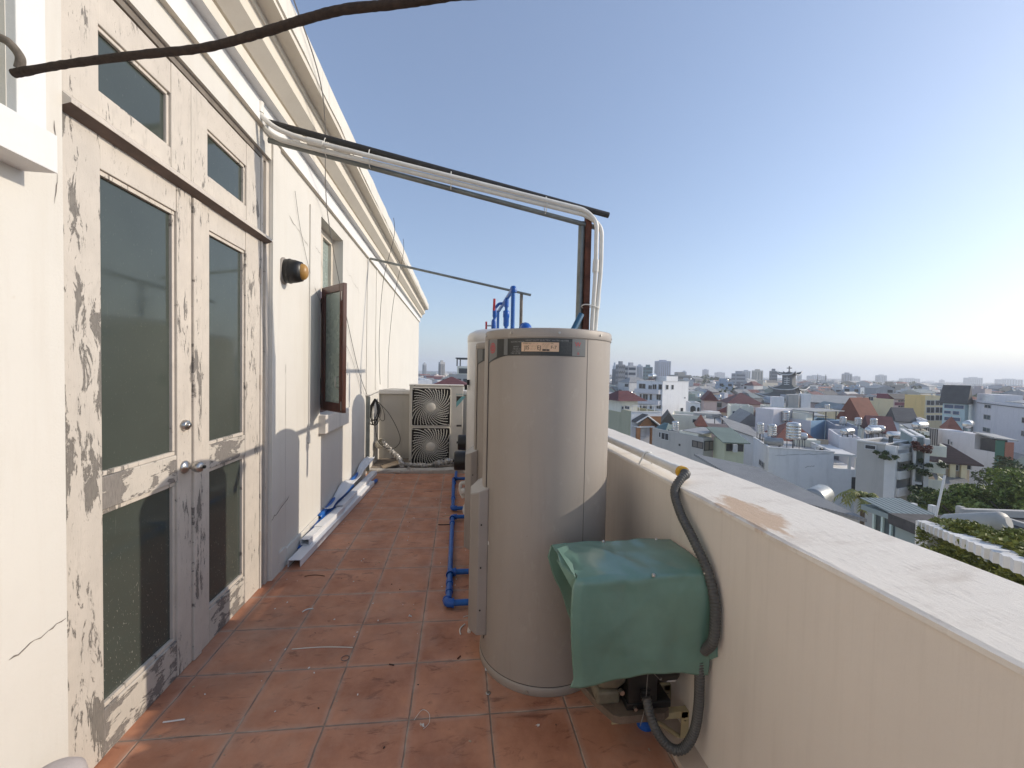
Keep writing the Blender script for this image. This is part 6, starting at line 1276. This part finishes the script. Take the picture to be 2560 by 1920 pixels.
def tree(name,px,py,dist,rx,rz,n,size,label,mat=LEAF,grp='trees between the houses',seed=1):
    q=random.Random(seed); p=at(px,py,dist); t=thing(name,label,'tree',(p.x,p.y,STREET),grp)
    d=MB(); top=Vector((p.x,p.y,p.z)); d.tube([(p.x,p.y,STREET),(p.x+.1,p.y,(STREET+p.z)/2),(p.x,p.y,p.z)],.2,8,0,True,[.26,.2,.1])
    for k in range(5): a=k*1.3; d.tube([(p.x,p.y,p.z-rz*1.1),(p.x+rx*.55*cos(a),p.y+rx*.55*sin(a),p.z+rz*.2)],.06,5)
    d.build('trunk',BARK,t); d=MB(); leaves(d,p,rx,rx,rz,n,size,q,12); d.build('crown',mat,t); return t
tree('leafy_tree',2432,1282,45,3.0,1.45,9000,.15,'rounded bright green tree left of the rightmost trees, above the roof tank',LEAF,seed=3)
tree('leafy_tree',2500,1258,47,3.5,1.7,9500,.15,'taller bright green tree before the dark green front wall',LEAF,seed=4)
tree('leafy_tree',2562,1276,45,3.0,1.7,8500,.15,'bright green tree cut by the right picture edge',LEAF,seed=5)
tree('dark_tree',2566,1200,76,3.4,3.0,3600,.22,'dark shaded tree rising behind the brick front wall',LEAFK,seed=6)
d=MB(); q=random.Random(11)
for k in range(26):
    f_=k/25; c=pA.lerp(pB,f_)-sd_*(.9); leaves(d,c+Vector((0,0,.16))+sd_*.35,.6,.6,.22,560,.062,q,5)
    c=pA.lerp(pB,f_)+sd_*(-.35)+Vector((0,0,-1.0)); leaves(d,c,.55,.55,.85,800,.062,q,6)
    c=pA.lerp(pB,f_)+sd_*(-.2)+Vector((0,0,-2.3)); leaves(d,c,.6,.6,.9,560,.065,q,6)
o=d.build('vine',VINE); tag(o,'dense green vine hanging under the white pergola at right','vine'); 
for pxx,pyy,ds,lab,s_ in ((2300,1175,49,'leafy pot plants on the second balcony of the narrow plant house',0),(2300,1118,49,'reddish potted shrub on the top balcony of the narrow plant house',1),(2296,1225,49,'leafy pot plants on the lowest balcony of the narrow plant house',2),(2270,1088,58,'roof garden greenery behind the balcony houses',3),(2222,1146,47.2,'small pot plant on a white framed balcony',4),(2330,1165,49.5,'green shrub spilling from the side balcony',5),(2280,1240,44,'tangled shrubs below the plant house',6)):
    d=MB(); p=at(pxx,pyy,ds); leaves(d,p,1.0 if s_ in(0,2,6) else 1.6 if s_==3 else .5,.9,.55,420,.14,random.Random(s_+40),6); tag(d.build('potted_plants',LEAFK if s_!=1 else leafmat('red_leaf',(.10,.03,.025),(.16,.06,.04))),lab,'plant')
p=at(2158,1245,33); t=thing('palm_tree','small arching yellow green palm beyond the low grey roof','palm',(p.x,p.y,STREET)); d=MB(); d.tube([(p.x,p.y,STREET),(p.x,p.y,p.z)],.12,8); d.build('trunk',BARK,t)
d=MB(); q=random.Random(9)
for k in range(15):
    a=2*PI*k/15+q.uniform(-.2,.2); L=q.uniform(1.0,1.45); rise=q.uniform(.35,.75); sp=[]
    for i in range(11): f_=i/10; sp.append(p+Vector((cos(a)*L*f_,sin(a)*L*f_,rise*sin(f_*2.2)-.75*f_*f_)))
    d.tube(sp,.015,4)
    for i in range(1,11):
        for s_ in (-1,1):
            tdir=(sp[i]-sp[i-1]).normalized(); nd=Vector((-sin(a),cos(a),0))*s_; tip=sp[i]+nd*.30+tdir*.16-Vector((0,0,.16)); d.add([sp[i-1],sp[i],tip],[(0,1,2)]); m_=(sp[i-1]+sp[i])/2; tip=m_+nd*.30+tdir*.14-Vector((0,0,.15)); d.add([sp[i-1].lerp(m_,.5),m_.lerp(sp[i],.6),tip],[(0,1,2)])
d.build('crown',PALML,t)
# ------------------------------------------------------------------ pagoda church
D0=255; c=at(1972,955,D0); vdir=Vector((c.x,c.y,0)).normalized(); rgt=Vector((vdir.y,-vdir.x,0)); mpp=D0/FPX/ (cos(az(1972)-YAW)**1)
ch=thing('pagoda_church','dark tiled pagoda style church tower topped by a cross','church',(c.x,c.y,STREET))
CT=roof_tiles('church_tile',(.085,.105,.105),.8); CWALL=simple('church_grey',(.16,.165,.17),.8,0,.2,.4)
rot=rad(20); ex=rgt*cos(rot)-vdir*sin(rot); ey=vdir*cos(rot)+rgt*sin(rot)
def zc(y): return zat(1972,860+y*.1808,D0)
hw=lambda px: px*.1808*mpp/2
def pag(mb,z0,z1,half,top,n=8,upt=1.2):
    vs=[]; N=24
    for lv in range(n+1):
        f_=lv/n; h=half+(top-half)*(f_**.75)
        for k in range(N):
            t=k/N*4; s_=int(t)%4; fr=t-int(t); a=[(-1,-1),(1,-1),(1,1),(-1,1)]; p0,p1=a[s_],a[(s_+1)%4]; x=(p0[0]+(p1[0]-p0[0])*fr)*h; y=(p0[1]+(p1[1]-p0[1])*fr)*h
            cor=abs(fr-.5)*2; z=z0+(z1-z0)*(f_**1.3)+upt*(cor**4)*(1-f_)**2; vs.append(Vector((c.x,c.y,0))+ex*x*(1+.10*cor**4*(1-f_)**2)+ey*y*(1+.10*cor**4*(1-f_)**2)+Vector((0,0,z)))
    mb.add(vs,[(l*N+k,l*N+(k+1)%N,(l+1)*N+(k+1)%N,(l+1)*N+k) for l in range(n) for k in range(N)]); mb.add(vs[:N],[tuple(range(N))[::-1]])
    return vs[:N]
def ridges(vsets,name):
    d=MB()
    for vs in vsets: d.tube(vs+[vs[0]],.28,4,0,False)
    return d.build(name,TRIMC,ch)
MC=Matrix(((ex.x,ey.x,0,c.x),(ex.y,ey.y,0,c.y),(0,0,1,0),(0,0,0,1)))
d=MB(); h=hw(105)*.8; d.box((-h,-h,zc(640)),(h,h,zc(425)),0,MC); d.build('tower',CWALL,ch)
d=MB(); V1=pag(d,zc(428),zc(378),hw(185)*.8,.2,8,1.9); d.build('tower_roof',CT,ch)
d=MB(); V2=pag(d,zc(630),zc(560),hw(290)*.8,h*1.05,8,1.6); d.build('middle_roof',CT,ch)
d=MB(); V3=pag(d,zc(735),zc(665),hw(470)*.8,hw(250)*.8,8,1.6); d.build('lower_roof',CT,ch)
ridges([V1,V2,V3],'eaves_trim')
d=MB(); q=hw(240)*.8; d.box((-q,-q,zc(665)-1),(q,q,zc(632)),0,MC); d.build('clerestory',CWALL,ch); d=MB(); q=hw(400)*.8; d.box((-q,-q,STREET),(q,q,zc(736)),0,MC); d.build('nave',CWALL,ch)
d=MB(); x=.22; d.box((-x,-x,zc(378)-.5),(x,x,zc(305)),0,MC); d.box((-1.15,-.2,zc(333)-.22),(1.15,.2,zc(333)+.22),0,MC); d.build('cross',simple('cross_grey',(.12,.12,.125),.6),ch)
for s_ in (0,1):
    M2=MC if s_==0 else MC@Matrix.Rotation(PI/2*-1,4,'Z'); d=MB(); q=h*.55
    for j in range(4):
        z=zc(455)-j*1.05-.9; d.box((-q,-h-.25,z),(q*.9,-h-.003,z+.32),0,M2)
    d.box((-.15,-h-.2,zc(555)),(.15,-h-.0035,zc(450)),0,M2); d.build('relief_panel',TRIMC,ch)
for px,pt in ((2044.5,933),(2064.5,934)):
    p=at(px,pt,900); t=thing('church_spire','slim twin church spire far off right of the pagoda church, '+('left one' if px<2050 else 'right one'),'spire',(p.x,p.y,STREET)); d=MB(); d.lathe([(2.2,STREET),(2.2,p.z-22),(1.6,p.z-14),(.05,p.z)],(p.x,p.y,0),8,0,None,False); d.build('tower',CWALL,t)
# ------------------------------------------------------------------ skyline towers
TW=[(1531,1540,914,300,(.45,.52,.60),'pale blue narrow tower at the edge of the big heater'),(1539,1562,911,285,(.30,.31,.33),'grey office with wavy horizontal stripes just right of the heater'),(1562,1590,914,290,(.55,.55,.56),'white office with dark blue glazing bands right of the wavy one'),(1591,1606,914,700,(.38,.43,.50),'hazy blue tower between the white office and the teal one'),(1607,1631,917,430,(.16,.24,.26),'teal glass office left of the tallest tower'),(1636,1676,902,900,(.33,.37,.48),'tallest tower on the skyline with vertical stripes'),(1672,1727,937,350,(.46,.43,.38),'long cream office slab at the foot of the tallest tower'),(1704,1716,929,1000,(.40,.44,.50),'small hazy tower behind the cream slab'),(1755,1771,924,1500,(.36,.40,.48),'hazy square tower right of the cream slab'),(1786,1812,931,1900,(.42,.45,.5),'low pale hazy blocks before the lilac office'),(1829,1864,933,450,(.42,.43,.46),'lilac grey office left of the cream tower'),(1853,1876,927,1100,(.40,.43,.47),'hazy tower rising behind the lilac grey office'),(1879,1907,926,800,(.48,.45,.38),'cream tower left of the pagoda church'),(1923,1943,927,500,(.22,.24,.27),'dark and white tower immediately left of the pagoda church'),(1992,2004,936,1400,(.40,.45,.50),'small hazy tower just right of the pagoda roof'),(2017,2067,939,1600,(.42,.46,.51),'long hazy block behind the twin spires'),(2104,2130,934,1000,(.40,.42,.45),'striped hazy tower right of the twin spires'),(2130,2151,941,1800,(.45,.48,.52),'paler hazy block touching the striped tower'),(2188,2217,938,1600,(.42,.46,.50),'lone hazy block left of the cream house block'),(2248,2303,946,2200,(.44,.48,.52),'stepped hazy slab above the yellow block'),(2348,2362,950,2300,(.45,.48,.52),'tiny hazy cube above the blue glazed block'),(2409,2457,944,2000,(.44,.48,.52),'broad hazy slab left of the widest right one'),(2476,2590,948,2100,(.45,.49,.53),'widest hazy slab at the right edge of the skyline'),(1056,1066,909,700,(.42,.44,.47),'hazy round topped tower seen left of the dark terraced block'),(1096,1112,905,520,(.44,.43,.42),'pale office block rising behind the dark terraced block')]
for i,(a,b_,pt,ds,colr,lab) in enumerate(TW):
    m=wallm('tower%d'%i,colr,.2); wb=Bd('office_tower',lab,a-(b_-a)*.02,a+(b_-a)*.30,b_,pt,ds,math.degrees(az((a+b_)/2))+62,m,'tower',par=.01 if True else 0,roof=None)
    rows=max(3,int((wb.zt-STREET)/7)); rows=min(rows,9); cols=max(3,min(7,int(wb.w1/4)))
    GL=simple('tower_glass%d'%i,tuple(x*.42 for x in colr),.3,.1,.2,.1)
    for face in 'RL':
        Wd=wb.w1 if face=='R' else wb.w2
        if i in (1,2,4,6,13,10) :
            for r_ in range(min(rows,8)):
                z1=1.2+r_*3.4; d=MB()
                if i==1 and face=='R':
                    vs=[]
                    for k in range(25): u=Wd*k/24; zz=wb.zt-z1-1.2+.55*sin(k*.9+r_*.7); vs+=[wb.P(u,-.1,zz),wb.P(u,-.1,zz+1.2)]
                    d.add(vs,[(2*k,2*k+2,2*k+3,2*k+1) for k in range(24)])
                else: wb.fbox(d,face,Wd*.08,Wd*.92,wb.zt-z1-1.7,wb.zt-z1,.02,.12)
                d.build('window_band',GL if i!=2 else simple('navy_glass',(.04,.06,.09),.3) ,wb.t)
        else:
            for k in range(cols): d=MB(); wb.fbox(d,face,Wd*(k+.22)/cols,Wd*(k+.62)/cols,STREET+8,wb.zt-2.5,.02,.4); d.build('window_strip',GL,wb.t)
    wb.block('plant_room',wb.w1*.25,wb.w1*.7,wb.w2*.2,wb.w2*.7,0,2.2,m)
# ------------------------------------------------------------------ houses filling the middle distance, and the far mass
cols=[('white','white',(.64,.64,.63)),('pale grey','grey',(.42,.43,.44)),('cream','cream',(.56,.53,.45)),('lilac','lilac',(.45,.47,.53)),('bluish','bluish',(.38,.45,.53)),('pinkish','pink',(.50,.43,.42)),('tan','tan',(.42,.37,.31)),('greenish','green',(.38,.42,.36)),('dark grey','dark',(.22,.22,.23))]
FM=[wallm('fill_'+k,v,.6) for _,k,v in cols]
FR=[SLAB,CORG,MAROON,REDT,GRYT,CORP,CORT,BRNT]; FRN=['flat slab roof','grey sheet roof','maroon roof','red tiled roof','grey tiled roof','pale sheet roof','teal sheet roof','brown roof']
def fillhouse(mb,x,y,a,w,dp,zt,wi,ri,q,detail=True):
    M=Matrix.Translation((x,y,0))@Matrix.Rotation(-a,4,'Z'); z=zt
    mb.box((-w/2,-dp/2,STREET),(w/2,dp/2,z-.4),wi,M)
    if ri in (0,):
        t=.2
        for p_,r_ in (((-w/2,-dp/2),(w/2,-dp/2+t)),((-w/2,dp/2-t),(w/2,dp/2)),((-w/2,-dp/2+t),(-w/2+t,dp/2-t)),((w/2-t,-dp/2+t),(w/2,dp/2-t))): mb.box((*p_,z-.399),(*r_,z),wi,M)
        mb.box((-w/2+t,-dp/2+t,z-.398),(w/2-t,dp/2-t,z-.37),9+ri,M)
        b0=q.uniform(-dp*.3,dp*.2); mb.box((-w*.35,b0,z-.37),(w*.1,b0+dp*.25,z+q.uniform(.8,2.4)),wi,M)
        for _ in range(3):
            bx=q.uniform(-.4,.3)*w; by=q.uniform(-.42,.36)*dp; bw_=q.uniform(.4,1.1); bh=q.uniform(.3,1.0); mb.box((bx,by,z-.369),(bx+bw_,by+bw_*q.uniform(.6,1.6),z-.369+bh),q.choice((0,1,6,8,9+1,17)),M)
        if q.random()<.35: c_=M@Vector((q.uniform(-.3,.3)*w,q.uniform(-.4,.4)*dp,z-.37)); mb.tube([c_,c_+Vector((0,0,q.uniform(2,4)))],.05,3,8)
        if q.random()<.75: 
            c_=M@Vector((w*.28,q.uniform(-.3,.3)*dp,z-.36)); mb.lathe([(.5,.5),(.5,1.7),(.2,1.9),(0,1.95)],c_,8,17); mb.tube([c_,c_+Vector((0,0,.5))],.25,4,8)
    else:
        h=q.uniform(.9,2.4); o=.3; vs=[M@Vector(p) for p in ((-w/2-o,-dp/2-o,z-.39),(w/2+o,-dp/2-o,z-.39),(w/2+o,dp/2+o,z-.39),(-w/2-o,dp/2+o,z-.39))]
        if q.random()<.5: vs+=[M@Vector((0,-dp/2-o,z+h)),M@Vector((0,dp/2+o,z+h))]; mb.add(vs,[(0,4,5,3),(1,2,5,4)],9+ri); mb.add(vs,[(0,1,4),(2,3,5)],wi)
        elif q.random()<.5: vs+=[M@Vector((0,-dp/2+w/2,z+h)),M@Vector((0,dp/2-w/2,z+h))]; mb.add(vs,[(0,4,5,3),(1,2,5,4),(0,1,4),(2,3,5)],9+ri)
        else: vs2=vs[:2]+[v+Vector((0,0,h*.6)) for v in vs[2:]]; mb.add(vs2,[(0,1,2,3)],9+ri); mb.add([vs[2],vs[3],vs2[3],vs2[2]],[(0,1,2,3)],wi); mb.add([vs[1],vs[2],vs2[2]],[(0,1,2)],wi); mb.add([vs[3],vs[0],vs2[3]],[(0,1,2)],wi)
    if detail:
        for s_ in (-1,1):
            for k in range(3):
                zz=z-1.1-k*3.3
                for j in range(2):
                    if q.random()<.8: u=-w*.28+j*w*.56; ww=w*q.uniform(.10,.17); mb.box((u-ww,s_*(dp/2+.05)-.04,zz-1.5),(u+ww,s_*(dp/2+.05)+.04,zz),18,M)
                if q.random()<.35:
                    u=q.uniform(-.3,.3)*dp; mb.box((s_*(w/2+.05)-.04,u-.5,zz-1.2),(s_*(w/2+.05)+.04,u+.5,zz),18,M)
            if q.random()<.4: mb.box((-w*.45,s_*(dp/2+.5)-.5,z-4.6),(w*.45,s_*(dp/2+.5)+.5,z-3.7),wi,M)
MATS=FM+FR+[STEELC,WIN]
q=random.Random(77); placed=[]; lm=[(o_.location.x,o_.location.y,o_['label']) for o_ in COL.objects if o_.get('category') in ('house','church') ]
def lmname(x,y):
    return None
NEARL={}
cnt=0; tries=0
while cnt<285 and tries<16000:
    tries+=1; th=rad(q.uniform(17,62)) if q.random()<.93 else rad(q.uniform(-3.5,2.5)); ds=q.uniform(88,250)
    x,y=ds*sin(th),ds*cos(th); w=q.uniform(4.2,7.5); dp=q.uniform(8,15); R_=.5*math.hypot(w,dp)*.82
    if any((x-a)**2+(y-b_)**2<(R_+r_)**2*.8 for a,b_,r_ in HB) or any((x-a)**2+(y-b_)**2<(R_+r_)**2*.5 for a,b_,r_ in placed): continue
    zt=q.uniform(-12,-6.0) if ds>130 else q.uniform(-12.5,-9); 
    if ds>180 and q.random()<.12: zt+=q.uniform(.5,2.5)
    if abs(th-az(1972))<.05 and ds>110: zt=min(zt,-11)
    wi=q.choices(range(9),(5,4,3,3,2,2,2,1.5,1))[0]; ri=q.choices(range(8),(6,3,1.6,1.4,1.2,2,1,1))[0]
    mb=MB(); fillhouse(mb,x,y,rad(27 if q.random()<.35 else 66)+q.uniform(-.1,.1),w,dp,zt,wi,ri,q)
    o=mb.build('distant_house',MATS); placed.append((x,y,R_)); cnt+=1
    # describe by colour, roof and the nearest landmark it stands beside
    best=min(lm,key=lambda l:(l[0]-x)**2+(l[1]-y)**2) if lm else None
    ln=best[2].split(' with ')[0].split(' behind ')[0].split(' left ')[0].split(' right ')[0].split(' before ')[0]
    bd_=math.hypot(best[0],best[1]); side='behind' if ds>bd_+6 else 'in front of' if ds<bd_-6 else ('right of' if math.atan2(x,y)>math.atan2(best[0],best[1]) else 'left of')
    size='tall' if zt>-6.5 else 'low' if zt<-10.5 else 'broad' if w>6.3 else 'slim' if w<5 else 'small'
    lab=' '.join((size+' '+cols[wi][0]+' house with '+FRN[ri]+' '+side+' the '+ln).split()[:16])
    NEARL[lab]=NEARL.get(lab,0)+1
    tag(o,lab,'house','houses filling the middle distance')
mb=MB(); q=random.Random(5)
for k in range(5600):
    th=rad(q.uniform(14,66)) if k%12 else rad(q.uniform(-6,4)); ds=math.sqrt(q.uniform(225**2,1500**2)) if k%2 else q.uniform(225,700); x,y=ds*sin(th),ds*cos(th)
    g_=1+ds/900; w=q.uniform(4,7.5)*g_; dp=q.uniform(7,13)*g_; zt=min(-1.2 if ds<700 else 5,q.uniform(-13,-6.5)+(q.uniform(2,6) if q.random()<.10 else 0)+ds*.001)
    fillhouse(mb,x,y,rad(q.choice((27,66,72,58))),w,dp,zt,q.choices(range(9),(6,4,3,3,2,2,2,1.5,1.5))[0],q.choices(range(8),(6,3,1.6,1.4,1.2,2,1,1))[0],q,ds<520)
o=mb.build('far_city',MATS); o['kind']='stuff'; tag(o,'dense hazy mass of far city roofs reaching the skyline','city')
mb=MB()
for k in range(1500):
    th=rad(q.uniform(12,68)); ds=math.sqrt(q.uniform(1400**2,4200**2)); x,y=ds*sin(th),ds*cos(th); w=q.uniform(15,45); dp=q.uniform(15,45); zt=q.uniform(-12,-3)+(q.uniform(0,10) if q.random()<.12 else 0)
    M=Matrix.Translation((x,y,0))@Matrix.Rotation(-q.uniform(0,1.6),4,'Z'); mb.box((-w/2,-dp/2,STREET),(w/2,dp/2,zt),q.randrange(9),M)
for k in range(160):
    th=rad(q.uniform(-6,4)); ds=math.sqrt(q.uniform(1000**2,3500**2)); x,y=ds*sin(th),ds*cos(th); w=q.uniform(15,45); M=Matrix.Translation((x,y,0)); mb.box((-w/2,-w/2,STREET),(w/2,w/2,q.uniform(-12,0)),q.randrange(9),M)
o=mb.build('horizon_city',FM); o['kind']='stuff'; tag(o,'farthest pale blocks merging into the haze at the horizon','city')
mb=MB(); q=random.Random(13)
for k in range(70):
    th=rad(q.uniform(24,60)); ds=q.uniform(170,900); x,y=ds*sin(th),ds*cos(th); s_=q.uniform(3,6)*(1+ds/700); leaves(mb,(x,y,q.uniform(-12,-8)),s_*1.3,s_*1.3,s_*.7,150,.6*(1+ds/400),q,6)
for k in range(14): 
    th=az(q.uniform(1725,1800)); ds=q.uniform(600,760); x,y=ds*sin(th),ds*cos(th); leaves(mb,(x,y,-4),14,14,6,170,2.2,q,6)
o=mb.build('distant_trees',LEAFK); o['kind']='stuff'; tag(o,'dark clumps of far trees between the city roofs','trees')
# ------------------------------------------------------------------ haze
hz=MB(); hz.box((-9600,-9600,-21.5),(9600,9600,150)); o=hz.build('haze',bpy.data.materials.new('haze_air')); o['kind']='stuff'
o['label']='pale haze in the air over the city'; o['category']='haze'
m=o.data.materials[0]; m.use_nodes=True; nt=m.node_tree
for n_ in list(nt.nodes):
    if n_.type=='BSDF_PRINCIPLED': nt.nodes.remove(n_)
pv=nt.nodes.new('ShaderNodeVolumePrincipled'); pv.inputs['Color'].default_value=(.86,.90,.95,1); pv.inputs['Density'].default_value=.00042; pv.inputs['Anisotropy'].default_value=.25
out=[n_ for n_ in nt.nodes if n_.type=='OUTPUT_MATERIAL'][0]; nt.links.new(pv.outputs[0],out.inputs['Volume'])
sc.cycles.volume_max_steps=64
print('fill houses',cnt,'dup labels',sum(v-1 for v in NEARL.values() if v>1))
